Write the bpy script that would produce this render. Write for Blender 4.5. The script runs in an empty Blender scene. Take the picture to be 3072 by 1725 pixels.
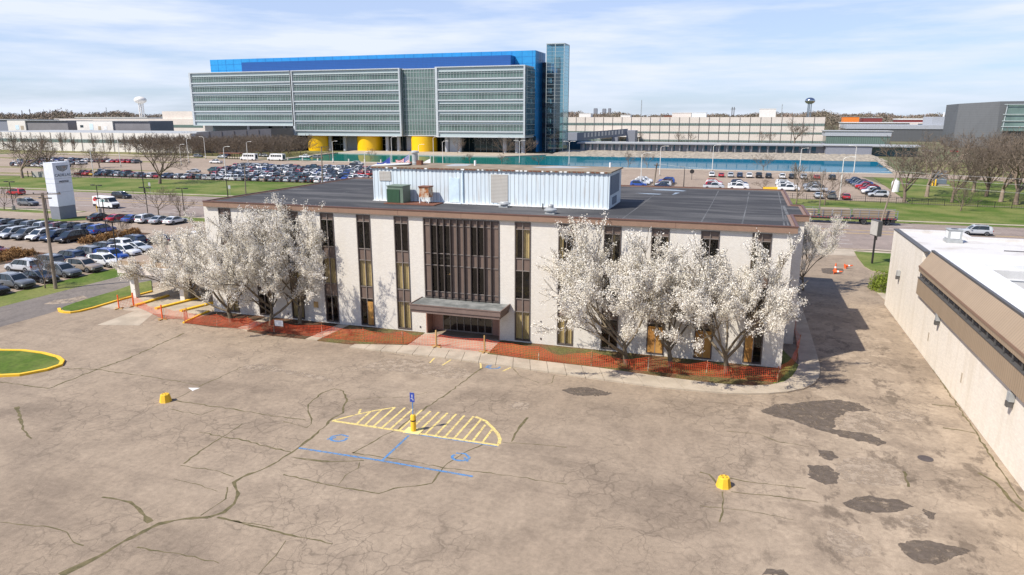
import bpy, math, random
import numpy as np
from mathutils import Vector, Matrix
rnd = random.Random(11)
SC = bpy.context.scene
COL = SC.collection
rad = math.radians

# ------------------------------------------------------------------ site frame and camera
# x runs along the front of the office building, y away from it, z up (metres)
CAMP = (50.76, -56.69, 19.5)
FPX = 2100.0
PITCH = math.atan(511.5 / FPX)
YAW = rad(17.86)
SP, CP = math.sin(PITCH), math.cos(PITCH)
SY, CY = math.sin(YAW), math.cos(YAW)

def ray(px, py):
    u, v = px - 1536, py - 862.5
    X, Y, Z = u, FPX * CP - v * SP, -(FPX * SP + v * CP)
    return (X * CY - Y * SY, X * SY + Y * CY, Z)

def g(px, py, z=0.0):
    d = ray(px, py)
    k = (z - CAMP[2]) / d[2]
    return (CAMP[0] + d[0] * k, CAMP[1] + d[1] * k)

def at_y(px, py, y):
    d = ray(px, py)
    k = (y - CAMP[1]) / d[1]
    return (CAMP[0] + d[0] * k, CAMP[2] + d[2] * k)

def proj(x, y, z):
    dx, dy, dz = x - CAMP[0], y - CAMP[1], z - CAMP[2]
    X = dx * CY + dy * SY
    Y = -dx * SY + dy * CY
    d = Y * CP - dz * SP
    return (1536 + FPX * X / d, 862.5 - FPX * (Y * SP + dz * CP) / d)

def crop(x0, y0, k):
    return lambda x, y: (x0 + x * k, y0 + y * k)

# ------------------------------------------------------------------ materials
def nodes(name):
    m = bpy.data.materials.new(name)
    m.use_nodes = True
    nt = m.node_tree
    return m, nt, nt.nodes['Principled BSDF']

def add(nt, typ, **kw):
    n = nt.nodes.new(typ)
    for k, v in kw.items():
        if hasattr(n, k):
            setattr(n, k, v)
        else:
            n.inputs[k].default_value = v
    return n

def c4(c):
    return (c[0], c[1], c[2], 1)

def mixc(nt, fac, a, b, blend='MIX'):
    n = nt.nodes.new('ShaderNodeMix')
    n.data_type = 'RGBA'
    n.blend_type = blend
    for i, v in ((0, fac), (6, a), (7, b)):
        if isinstance(v, bpy.types.NodeSocket):
            nt.links.new(v, n.inputs[i])
        else:
            n.inputs[i].default_value = v if i == 0 else c4(v)
    return n.outputs[2]

def maprange(nt, sock, a, b, c=0, d=1):
    n = nt.nodes.new('ShaderNodeMapRange')
    nt.links.new(sock, n.inputs[0])
    for i, v in enumerate((a, b, c, d)):
        n.inputs[i + 1].default_value = v
    return n.outputs[0]

def math_n(nt, op, a, b=None):
    n = nt.nodes.new('ShaderNodeMath')
    n.operation = op
    for i, v in enumerate((a, b)):
        if v is None:
            continue
        if isinstance(v, bpy.types.NodeSocket):
            nt.links.new(v, n.inputs[i])
        else:
            n.inputs[i].default_value = v
    return n.outputs[0]

def position(nt, obj=False, scale=None):
    if obj:
        s = nt.nodes.new('ShaderNodeTexCoord').outputs['Object']
    else:
        s = nt.nodes.new('ShaderNodeNewGeometry').outputs['Position']
    if scale:
        n = nt.nodes.new('ShaderNodeMapping')
        nt.links.new(s, n.inputs[0])
        n.inputs['Scale'].default_value = scale
        s = n.outputs[0]
    return s

def noise(nt, vec, scale, detail=4, rough=.55):
    n = nt.nodes.new('ShaderNodeTexNoise')
    nt.links.new(vec, n.inputs['Vector'])
    n.inputs['Scale'].default_value = scale
    n.inputs['Detail'].default_value = detail
    n.inputs['Roughness'].default_value = rough
    return n.outputs['Fac']

def bump(nt, b, h, dist=.02, st=.5):
    n = nt.nodes.new('ShaderNodeBump')
    nt.links.new(h, n.inputs['Height'])
    n.inputs['Distance'].default_value = dist
    n.inputs['Strength'].default_value = st
    nt.links.new(n.outputs[0], b.inputs['Normal'])

def plain(name, col, rough=.6, metal=0.0, amt=.12, sc=1.5, coat=0.0, obj=True, spec=.5, stretch=None, amt2=.06):
    """colour broken up by two sizes of noise"""
    m, nt, b = nodes(name)
    v = position(nt, obj, stretch)
    f1 = maprange(nt, noise(nt, v, sc), .3, .7, 1 - amt, 1 + amt)
    f2 = maprange(nt, noise(nt, v, sc * 9, 2), .3, .7, 1 - amt2, 1 + amt2)
    f = math_n(nt, 'MULTIPLY', f1, f2)
    n = nt.nodes.new('ShaderNodeVectorMath')
    n.operation = 'SCALE'
    n.inputs[0].default_value = col
    nt.links.new(f, n.inputs['Scale'])
    nt.links.new(n.outputs[0], b.inputs['Base Color'])
    b.inputs['Roughness'].default_value = rough
    b.inputs['Metallic'].default_value = metal
    b.inputs['Specular IOR Level'].default_value = spec
    b.inputs['Coat Weight'].default_value = coat
    return m

def two_tone(name, a, b_, sc, lo=.4, hi=.6, rough=.8, obj=False, stretch=None, detail=6, fine=(30, .12), bmp=0):
    m, nt, b = nodes(name)
    v = position(nt, obj, stretch)
    f = maprange(nt, noise(nt, v, sc, detail, .6), lo, hi)
    c = mixc(nt, f, a, b_)
    fv = position(nt, obj)
    f2 = noise(nt, fv, fine[0], 2)
    k = maprange(nt, f2, .25, .75, 1 - fine[1], 1 + fine[1])
    n = nt.nodes.new('ShaderNodeVectorMath')
    n.operation = 'SCALE'
    nt.links.new(c, n.inputs[0])
    nt.links.new(k, n.inputs['Scale'])
    nt.links.new(n.outputs[0], b.inputs['Base Color'])
    b.inputs['Roughness'].default_value = rough
    b.inputs['Specular IOR Level'].default_value = .3
    if bmp:
        bump(nt, b, f2, bmp)
    return m

def brick_mat(name, col, mortar, bw=.2, bh=.067, ms=.01, rough=.7, streak=.35):
    m, nt, b = nodes(name)
    p = position(nt)
    sx = nt.nodes.new('ShaderNodeSeparateXYZ')
    nt.links.new(p, sx.inputs[0])
    cx = nt.nodes.new('ShaderNodeCombineXYZ')
    nt.links.new(math_n(nt, 'ADD', sx.outputs[0], sx.outputs[1]), cx.inputs[0])
    nt.links.new(sx.outputs[2], cx.inputs[1])
    t = nt.nodes.new('ShaderNodeTexBrick')
    nt.links.new(cx.outputs[0], t.inputs[0])
    t.inputs['Scale'].default_value = 1
    t.inputs['Brick Width'].default_value = bw
    t.inputs['Row Height'].default_value = bh
    t.inputs['Mortar Size'].default_value = ms
    t.inputs['Mortar Smooth'].default_value = .3
    t.inputs['Color1'].default_value = c4(col)
    t.inputs['Color2'].default_value = c4([x * .88 for x in col])
    t.inputs['Mortar'].default_value = c4(mortar)
    st = noise(nt, position(nt, False, (.8, .8, .12)), 1.3, 5)
    c = mixc(nt, maprange(nt, st, .48, .78, 0, streak), t.outputs['Color'], [col[0] * .72, col[1] * .68, col[2] * .6])
    nt.links.new(c, b.inputs['Base Color'])
    b.inputs['Roughness'].default_value = rough
    bump(nt, b, t.outputs['Fac'], -.008, .6)
    return m

def asphalt_mat(name, base, dark, light, crack=1.0, crack_sc=.16, zone=False):
    m, nt, b = nodes(name)
    p = position(nt)
    big = noise(nt, p, .045, 6, .6)
    mid = noise(nt, p, .35, 6, .65)
    fine = noise(nt, p, 22, 3, .7)
    c = mixc(nt, maprange(nt, big, .42, .68), base, light)
    c = mixc(nt, maprange(nt, mid, .5, .72, 0, .6), c, dark)
    med = noise(nt, position(nt, False, (.6, 1.2, 1)), .13, 5, .6)
    c = mixc(nt, maprange(nt, med, .52, .66, 0, .55), c, dark)
    drag = noise(nt, position(nt, False, (.03, .5, 1)), 1.2, 4)
    c = mixc(nt, maprange(nt, drag, .52, .75, 0, .35), c, dark)
    if zone:   # the strip beside the painted wall is far more broken and patched
        sx = nt.nodes.new('ShaderNodeSeparateXYZ')
        nt.links.new(p, sx.inputs[0])
        zx = math_n(nt, 'MULTIPLY', maprange(nt, sx.outputs[0], 47, 57), maprange(nt, sx.outputs[1], 40, 5))
        pa = noise(nt, p, .33, 6, .65)
        pa2 = noise(nt, position(nt, False, (1, .55, 1)), .7, 6, .7)
        c = mixc(nt, math_n(nt, 'MULTIPLY', zx, maprange(nt, pa, .5, .56, 0, .75)), c, [x * 1.12 for x in light])
        c = mixc(nt, math_n(nt, 'MULTIPLY', zx, maprange(nt, pa2, .54, .62, 0, .7)), c, [x * .72 for x in dark])
    # crazing: thin irregular cells that come and go
    dv = nt.nodes.new('ShaderNodeVectorMath')
    dv.operation = 'MULTIPLY_ADD'
    nz = nt.nodes.new('ShaderNodeTexNoise')
    nt.links.new(p, nz.inputs[0])
    nz.inputs['Scale'].default_value = .6
    nz.inputs['Detail'].default_value = 5
    nt.links.new(nz.outputs['Color'], dv.inputs[0])
    dv.inputs[1].default_value = (2.2, 2.2, 0)
    nt.links.new(p, dv.inputs[2])
    for sc, w, lo, hi, st in ((crack_sc, .006, .0, .01, .5), (crack_sc * 2.3, .012, .40, .54, .4), (crack_sc * 5, .04, .48, .6, .6)):
        vo = nt.nodes.new('ShaderNodeTexVoronoi')
        vo.feature = 'DISTANCE_TO_EDGE'
        nt.links.new(dv.outputs[0], vo.inputs['Vector'])
        vo.inputs['Scale'].default_value = sc
        e = maprange(nt, vo.outputs['Distance'], 0, w, 1, 0)
        k = maprange(nt, noise(nt, p, .11, 3), lo if lo else .42, hi if lo else .6)
        c = mixc(nt, math_n(nt, 'MULTIPLY', math_n(nt, 'MULTIPLY', e, k), st * crack), c, [x * .42 for x in dark])
    k = maprange(nt, fine, .25, .75, .78, 1.22)
    k = math_n(nt, 'MULTIPLY', k, maprange(nt, noise(nt, p, 3.2, 3, .7), .3, .7, .86, 1.14))
    k = math_n(nt, 'MULTIPLY', k, maprange(nt, noise(nt, position(nt, False, (1, .5, 1)), .8, 4, .65), .3, .7, .90, 1.10))
    n = nt.nodes.new('ShaderNodeVectorMath')
    n.operation = 'SCALE'
    nt.links.new(c, n.inputs[0])
    nt.links.new(k, n.inputs['Scale'])
    nt.links.new(n.outputs[0], b.inputs['Base Color'])
    b.inputs['Roughness'].default_value = .9
    b.inputs['Specular IOR Level'].default_value = .25
    bump(nt, b, fine, .01, .5)
    return m

def glass_mat(name, tint, trans=.75, rough=.03, f0=.08):
    """thin sheet of glass: lets part of the light through and mirrors more at a glance"""
    m, nt, b = nodes(name)
    nt.nodes.remove(b)
    tr = add(nt, 'ShaderNodeBsdfTransparent')
    tr.inputs[0].default_value = c4([x * trans for x in tint])
    gl = add(nt, 'ShaderNodeBsdfGlossy')
    gl.inputs['Color'].default_value = c4([.5 + .5 * x for x in tint])
    gl.inputs['Roughness'].default_value = rough
    lw = add(nt, 'ShaderNodeLayerWeight')
    lw.inputs[0].default_value = .5
    f = maprange(nt, math_n(nt, 'POWER', lw.outputs['Facing'], 4.5), 0, 1, f0, 1)
    mx = add(nt, 'ShaderNodeMixShader')
    nt.links.new(f, mx.inputs[0])
    nt.links.new(tr.outputs[0], mx.inputs[1])
    nt.links.new(gl.outputs[0], mx.inputs[2])
    nt.links.new(mx.outputs[0], nt.nodes['Material Output'].inputs[0])
    return m

def petal_mat():
    m, nt, b = nodes('blossom')
    nt.nodes.remove(b)
    p = position(nt, True)
    f = noise(nt, p, 5, 2)
    c = mixc(nt, maprange(nt, f, .35, .65), (.82, .745, .62), (.92, .885, .80))
    g2 = noise(nt, p, 1.1, 3)
    c = mixc(nt, maprange(nt, g2, .55, .75, 0, .5), c, (.46, .42, .26))
    d = add(nt, 'ShaderNodeBsdfDiffuse')
    t = add(nt, 'ShaderNodeBsdfTranslucent')
    nt.links.new(c, d.inputs[0])
    nt.links.new(c, t.inputs[0])
    mx = add(nt, 'ShaderNodeMixShader')
    mx.inputs[0].default_value = .3
    nt.links.new(d.outputs[0], mx.inputs[1])
    nt.links.new(t.outputs[0], mx.inputs[2])
    nt.links.new(mx.outputs[0], nt.nodes['Material Output'].inputs[0])
    return m

def rib_mat(name, col, axis, pitch, rough=.5, depth=.35, metal=0.0, wear=None):
    """ribbed sheet: dark grooves at a fixed pitch along one world axis ('xy' means x+y)"""
    m, nt, b = nodes(name)
    p = position(nt)
    sx = nt.nodes.new('ShaderNodeSeparateXYZ')
    nt.links.new(p, sx.inputs[0])
    s = {'x': sx.outputs[0], 'y': sx.outputs[1], 'z': sx.outputs[2]}.get(axis)
    if s is None:
        s = math_n(nt, 'ADD', sx.outputs[0], sx.outputs[1])
    fr = math_n(nt, 'FRACT', math_n(nt, 'DIVIDE', s, pitch))
    e = maprange(nt, math_n(nt, 'ABSOLUTE', math_n(nt, 'SUBTRACT', fr, .5)), .36, .5)
    n1 = noise(nt, position(nt, False, (1, 1, .2)), .8, 5)
    c = mixc(nt, maprange(nt, n1, .4, .75, 0, .4), col, [x * .75 for x in col])
    c = mixc(nt, math_n(nt, 'MULTIPLY', e, depth), c, [x * .35 for x in col])
    if wear:
        n2 = noise(nt, position(nt, False, (1.6, 1.6, .55)), 1.1, 6, .7)
        c = mixc(nt, maprange(nt, n2, .66, .70), c, wear)
        n3 = noise(nt, position(nt, False, (2.2, 2.2, .16)), 1.4, 6, .65)
        c = mixc(nt, maprange(nt, n3, .54, .72, 0, .6), c, [.36, .27, .20])
    nt.links.new(c, b.inputs['Base Color'])
    b.inputs['Roughness'].default_value = rough
    b.inputs['Metallic'].default_value = metal
    bump(nt, b, e, -.03, .7)
    return m

MT = {}
def mk(key, m):
    MT[key] = m
mk('asphalt', asphalt_mat('worn_asphalt', (.288, .222, .157), (.172, .131, .095), (.348, .273, .196), .7, zone=True))
mk('asphalt_road', asphalt_mat('road_asphalt', (.265, .21, .175), (.20, .16, .14), (.30, .245, .21), .3, .09))
mk('asphalt_lot', asphalt_mat('lot_asphalt', (.31, .24, .18), (.24, .185, .14), (.36, .285, .215), .25, .1))
mk('asphalt_lane', asphalt_mat('lane_asphalt', (.175, .15, .13), (.12, .105, .095), (.25, .21, .17), .6, .25))
mk('patch', two_tone('patch_asphalt', (.095, .077, .064), (.155, .125, .10), .7, rough=.9))
mk('bleach', two_tone('bleached_asphalt', (.345, .27, .205), (.29, .225, .17), .6, rough=.9))
mk('crack', two_tone('crack_fill', (.10, .085, .04), (.16, .13, .065), 2.5, rough=.95))
mk('concrete', two_tone('concrete', (.46, .385, .29), (.36, .30, .225), .5, rough=.9))
mk('concrete_grey', two_tone('grey_concrete', (.40, .37, .33), (.32, .29, .25), .6, rough=.9))
mk('grass', two_tone('lawn_grass', (.070, .118, .010), (.165, .175, .045), .1, rough=.9, fine=(3, .25)))
mk('grass_dull', two_tone('dull_grass', (.15, .155, .045), (.23, .195, .09), .12, rough=.9, fine=(3, .25)))
mk('mulch', two_tone('mulch_leaves', (.135, .06, .032), (.07, .05, .026), 1.1, rough=.95, fine=(9, .6), bmp=.05))
mk('mulch_grass', two_tone('leafy_grass', (.145, .072, .034), (.115, .105, .034), .55, rough=.95, fine=(9, .6), bmp=.05))
mk('earth', two_tone('far_ground', (.17, .15, .09), (.11, .12, .05), .02, rough=.95))
mk('riprap', two_tone('riprap_stone', (.46, .40, .31), (.25, .215, .165), .5, .35, .65, rough=.9, bmp=.3))
mk('yellow', two_tone('worn_yellow_paint', (.78, .47, .035), (.62, .40, .08), 3, .55, .75, rough=.7))
mk('yellow_pale', two_tone('pale_yellow_paint', (.78, .62, .24), (.62, .49, .22), 2, .5, .7, rough=.8))
mk('blue_paint', two_tone('blue_ground_paint', (.085, .25, .52), (.19, .27, .36), 3, .55, .75, rough=.8))
def worn_paint(name, col, dull, keep=.62, sc=4.5, soft=.08):
    m = two_tone(name, col, dull, 2, .45, .7, rough=.85)
    nt = m.node_tree
    out = nt.nodes['Material Output']
    b = nt.nodes['Principled BSDF']
    tr = add(nt, 'ShaderNodeBsdfTransparent')
    mx = add(nt, 'ShaderNodeMixShader')
    f = maprange(nt, noise(nt, position(nt), sc, 6, .75), keep - soft, keep + soft)
    nt.links.new(f, mx.inputs[0])
    nt.links.new(b.outputs[0], mx.inputs[1])
    nt.links.new(tr.outputs[0], mx.inputs[2])
    nt.links.new(mx.outputs[0], out.inputs[0])
    return m
mk('patch', worn_paint('patch_asphalt', (.112, .088, .068), (.165, .13, .10), .58, 1.6, .14))
mk('bleach', worn_paint('bleached_asphalt', (.36, .285, .21), (.30, .235, .17), .54, 1.3, .1))
mk('line_yellow', worn_paint('worn_yellow_line', (.70, .54, .19), (.52, .40, .18), .6))
mk('line_blue', worn_paint('worn_blue_line', (.085, .23, .46), (.17, .24, .32), .57))
mk('white_paint', two_tone('white_line_paint', (.72, .70, .66), (.55, .52, .48), 2, .5, .7, rough=.8))
mk('road_yellow', two_tone('road_yellow_paint', (.62, .40, .08), (.45, .33, .14), 2, .5, .7, rough=.8))
mk('brick', brick_mat('white_brick', (.80, .755, .67), (.47, .42, .36)))
mk('brick_paint', brick_mat('painted_brick', (.87, .79, .675), (.75, .67, .56), .3, .1, .012, .7, .6))
mk('fascia', plain('brown_fascia', (.25, .155, .105), .55, amt=.08, sc=.6))
mk('fascia_cap', plain('dark_brown_cap', (.125, .062, .045), .5))
mk('roof_dark', two_tone('roof_felt', (.047, .046, .047), (.155, .148, .14), .3, .45, .80, rough=.85, stretch=(.35, 1.6, 1), fine=(6, .15)))
mk('roof_seam', plain('roof_seam', (.105, .105, .102), .8, amt=.6, sc=.4))
mk('puddle', plain('puddle', (.10, .13, .16), .06, spec=.9, amt=.05))
mk('bronze', plain('bronze_frame', (.105, .085, .075), .45, .2))
mk('bronze_light', plain('light_bronze_bar', (.24, .205, .18), .45, .2))
mk('spandrel', plain('brown_spandrel', (.15, .105, .082), .5, amt=.08))
mk('granite', plain('reddish_granite', (.34, .185, .14), .5, amt=.15, sc=6))
mk('pane', glass_mat('dark_pane', (.97, .95, .91), .95, .03, .05))
mk('pane_dark', plain('black_glass', (.03, .02, .016), .05, spec=.6, amt=.05))
mk('room', plain('dim_room', (.02, .018, .017), .9))  # near-black colour stands in for the unlit rooms behind the glass
mk('curtain', plain('gold_curtain', (.46, .365, .175), .9, amt=.15, sc=2))
mk('ply', two_tone('plywood', (.50, .27, .075), (.36, .17, .045), 1.2, rough=.8, stretch=(1, 1, .25)))
mk('canopy_top', two_tone('canopy_felt', (.13, .135, .125), (.25, .25, .23), .8, rough=.85))
mk('canopy_brown', plain('canopy_board', (.165, .115, .095), .6))
mk('pent', rib_mat('pale_blue_sheet', (.64, .715, .75), 'xy', .42, .45, .75, 0, (.16, .14, .13)))
mk('pent_roof', two_tone('gravel_roof', (.30, .235, .165), (.21, .165, .115), .8, rough=.95))
mk('pale_blue', plain('pale_blue_metal', (.58, .70, .77), .5))
mk('louvre', rib_mat('rusty_louvre', (.50, .47, .42), 'z', .13, .6, .95, 0, (.25, .12, .05)))
mk('louvre_blue', rib_mat('shaded_louvre', (.16, .2, .25), 'z', .13, .6, .9))  # bluish dark copy of the louvre, penthouse side shade put into its colour
mk('green_unit', rib_mat('green_louvre', (.03, .085, .04), 'xy', .14, .6, .6))
mk('green_metal', plain('green_metal', (.13, .18, .13), .55))
mk('rust', two_tone('rusty_metal', (.33, .11, .03), (.55, .47, .36), 2.2, .45, .6, rough=.8, obj=False))
mk('rust_dark', plain('rust_brown', (.17, .065, .035), .8, amt=.3, sc=4))
mk('galv', plain('galvanised_metal', (.40, .41, .40), .5, .2))
mk('white_metal', plain('white_metal', (.72, .72, .70), .45))
mk('white_trim', plain('white_trim', (.78, .77, .74), .5))
mk('tan_rib', rib_mat('tan_ribbed_metal', (.36, .265, .175), 'y', .32, .55, .45))
mk('dark_trim', plain('dark_trim', (.09, .085, .08), .5))
mk('membrane', two_tone('white_membrane', (.60, .575, .54), (.38, .32, .255), .25, .5, .75, rough=.6))
mk('membrane_clean', two_tone('clean_membrane', (.74, .74, .73), (.66, .66, .65), .3, rough=.6))
mk('membrane_grey', two_tone('grey_membrane', (.60, .59, .57), (.50, .49, .47), .3, rough=.7, stretch=(1, 1, .2)))
mk('black_metal', plain('black_metal', (.022, .02, .02), .5))
mk('pole_white', plain('pole_white', (.70, .68, .63), .5, .1))
mk('wood_pole', two_tone('pole_wood', (.28, .225, .175), (.19, .15, .12), 1.5, rough=.9, stretch=(1, 1, .1)))
mk('wood', two_tone('raw_wood', (.50, .32, .13), (.38, .23, .09), 1.5, rough=.8))
mk('orange', plain('orange_plastic', (.80, .13, .025), .6))
mk('orange_red', plain('orange_red_netting', (.72, .085, .02), .65))
mk('bark', two_tone('bare_bark', (.15, .11, .082), (.23, .175, .13), 1.2, rough=.95, obj=True))
mk('bark_pale', two_tone('pale_bark', (.24, .185, .14), (.31, .24, .18), 1.2, rough=.95, obj=True))
mk('twig', two_tone('bare_twigs', (.135, .105, .08), (.20, .155, .115), .5, rough=.95, obj=True))
mk('bark_pear', two_tone('pear_bark', (.15, .12, .08), (.22, .175, .12), 2, rough=.95, obj=True))
mk('petal', petal_mat())
mk('shrub_brown', two_tone('dry_shrub', (.36, .20, .075), (.22, .12, .05), 1.5, rough=.95, obj=True))
mk('shrub_green', two_tone('green_shrub', (.22, .27, .035), (.11, .15, .015), 1.5, rough=.95, obj=True))
mk('woods', two_tone('far_woods', (.25, .19, .155), (.19, .16, .11), .012, rough=.95, fine=(.07, .35)))
mk('tyre', plain('tyre_rubber', (.02, .02, .02), .85))
mk('rim', plain('alloy_rim', (.5, .5, .5), .35, .7))
mk('car_glass', plain('car_glass', (.02, .028, .03), .04, spec=.8, amt=.05))
mk('lamp_clear', plain('headlight_glass', (.65, .66, .66), .1, .3))
mk('lamp_red', plain('tail_light_red', (.35, .01, .01), .2))
mk('car_black', plain('black_trim', (.018, .018, .02), .5))
mk('cream', plain('cream_panel', (.66, .585, .515), .7, amt=.05, obj=False, sc=.1))
mk('cream_white', plain('white_panel', (.70, .66, .60), .7, amt=.05, obj=False, sc=.1))
mk('grey_brick', plain('mauve_grey_brick', (.19, .18, .185), .8, amt=.08, obj=False, sc=.2))
mk('grey_roof', plain('pale_roof', (.36, .37, .37), .8, obj=False))
mk('strip_glass', rib_mat('strip_glazing', (.14, .20, .175), 'x', 1.25, .15, .9))
mk('steel_grey', plain('blue_grey_panel', (.22, .23, .265), .5, amt=.06, obj=False))
mk('teal_glass', plain('teal_glass', (.03, .085, .12), .06, spec=.8, amt=.3, sc=.3, obj=False))
mk('off_glass', plain('green_grey_glass', (.115, .17, .15), .12, spec=.6, amt=.25, sc=.15, obj=False))
mk('off_panel', plain('pale_green_panel', (.41, .475, .465), .4, amt=.06, obj=False))
mk('off_trim', plain('silver_trim', (.50, .53, .54), .4, .1))
mk('mullion', plain('silver_mullion', (.42, .46, .45), .4, .2))
mk('dark_glass', plain('dark_lobby_glass', (.02, .04, .05), .08, spec=.7, amt=.3, sc=.4, obj=False))
mk('column', plain('column_grey', (.42, .44, .47), .4, .1))
mk('blue_wall', plain('bright_blue_panel', (.02, .27, .58), .42, amt=.08, sc=.05, obj=False))
mk('blue_louvre', rib_mat('deep_blue_louvre', (.012, .085, .30), 'z', .9, .4, .55))
mk('blue_joint', plain('blue_joint', (.012, .11, .38), .4))
mk('yellow_drum', plain('yellow_panel', (.85, .50, .006), .38, amt=.04, obj=False))
mk('tower_glass', glass_mat('tower_glass', (.50, .78, .86), .72, .04, .12))
mk('slab_dark', plain('dark_slab', (.02, .03, .06), .6))
mk('steel_mirror', plain('polished_steel', (.42, .46, .5), .18, .95))
mk('dark_clad', rib_mat('charcoal_cladding', (.115, .12, .125), 'z', 1.1, .6, .35))
mk('orange_wall', plain('orange_panel', (.75, .21, .03), .6))
mk('red_wall', plain('red_panel', (.22, .04, .04), .6))
mk('lumber', rib_mat('stacked_lumber', (.33, .255, .165), 'z', .14, .8, .6))
mk('sign_white', plain('sign_white', (.72, .75, .79), .35, amt=.04))
mk('sign_side', plain('sign_side', (.80, .80, .80), .35, amt=.04))
mk('letter_grey', plain('letter_grey', (.22, .25, .28), .4))
mk('letter_dark', plain('letter_dark', (.05, .055, .07), .4))
mk('red', plain('red_sign', (.55, .02, .03), .4))
mk('flag_blue', plain('flag_blue', (.03, .06, .30), .8))
mk('flag_red', plain('flag_red', (.55, .04, .06), .8))
mk('flag_white', plain('flag_white', (.75, .74, .72), .8))
mk('teal', plain('teal_lettering', (.05, .28, .27), .5))
mk('stone_block', plain('stone_block', (.42, .40, .36), .9))

def water_mat():
    m, nt, b = nodes('pond_water')
    p = position(nt)
    sx = nt.nodes.new('ShaderNodeSeparateXYZ')
    nt.links.new(p, sx.inputs[0])
    f = maprange(nt, math_n(nt, 'ADD', sx.outputs[0], math_n(nt, 'MULTIPLY', noise(nt, p, .03), 40)), -40, 20)
    c = mixc(nt, f, (.014, .135, .105), (.004, .125, .205))
    nt.links.new(c, b.inputs['Base Color'])
    nt.nodes.remove(b)
    df = add(nt, 'ShaderNodeBsdfDiffuse')
    gl = add(nt, 'ShaderNodeBsdfGlossy')
    gl.inputs['Roughness'].default_value = .04
    nt.links.new(c, df.inputs[0])
    mx = add(nt, 'ShaderNodeMixShader')
    mx.inputs[0].default_value = .34
    nt.links.new(df.outputs[0], mx.inputs[1])
    nt.links.new(gl.outputs[0], mx.inputs[2])
    nt.links.new(mx.outputs[0], nt.nodes['Material Output'].inputs[0])
    w = noise(nt, position(nt, False, (.5, 1.6, 1)), .9, 3)
    for q in (df, gl):
        n = nt.nodes.new('ShaderNodeBump')
        nt.links.new(w, n.inputs['Height'])
        n.inputs['Distance'].default_value = .02
        n.inputs['Strength'].default_value = .35 if q is df else .04
        nt.links.new(n.outputs[0], q.inputs['Normal'])
    return m
mk('water', water_mat())

PAINT = {}
for nm, c in {'white': (.74, .74, .73), 'silver': (.46, .48, .50), 'grey': (.15, .16, .17), 'black': (.012, .012, .015), 'blue': (.018, .07, .32),
              'dark blue': (.014, .03, .075), 'red': (.46, .012, .018), 'maroon': (.13, .008, .014), 'yellow': (.72, .43, .02), 'tan': (.33, .27, .21), 'teal': (.03, .10, .12), 'light blue': (.05, .25, .60)}.items():
    m, nt, b = nodes(nm.replace(' ', '_') + '_car_paint')
    v = position(nt, True)
    f = maprange(nt, noise(nt, v, 1.5), .3, .7, .92, 1.08)
    n = nt.nodes.new('ShaderNodeVectorMath')
    n.operation = 'SCALE'
    n.inputs[0].default_value = c
    nt.links.new(f, n.inputs['Scale'])
    nt.links.new(n.outputs[0], b.inputs['Base Color'])
    b.inputs['Roughness'].default_value = .28
    b.inputs['Coat Weight'].default_value = .8
    b.inputs['Coat Roughness'].default_value = .05
    PAINT[nm] = m

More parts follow.
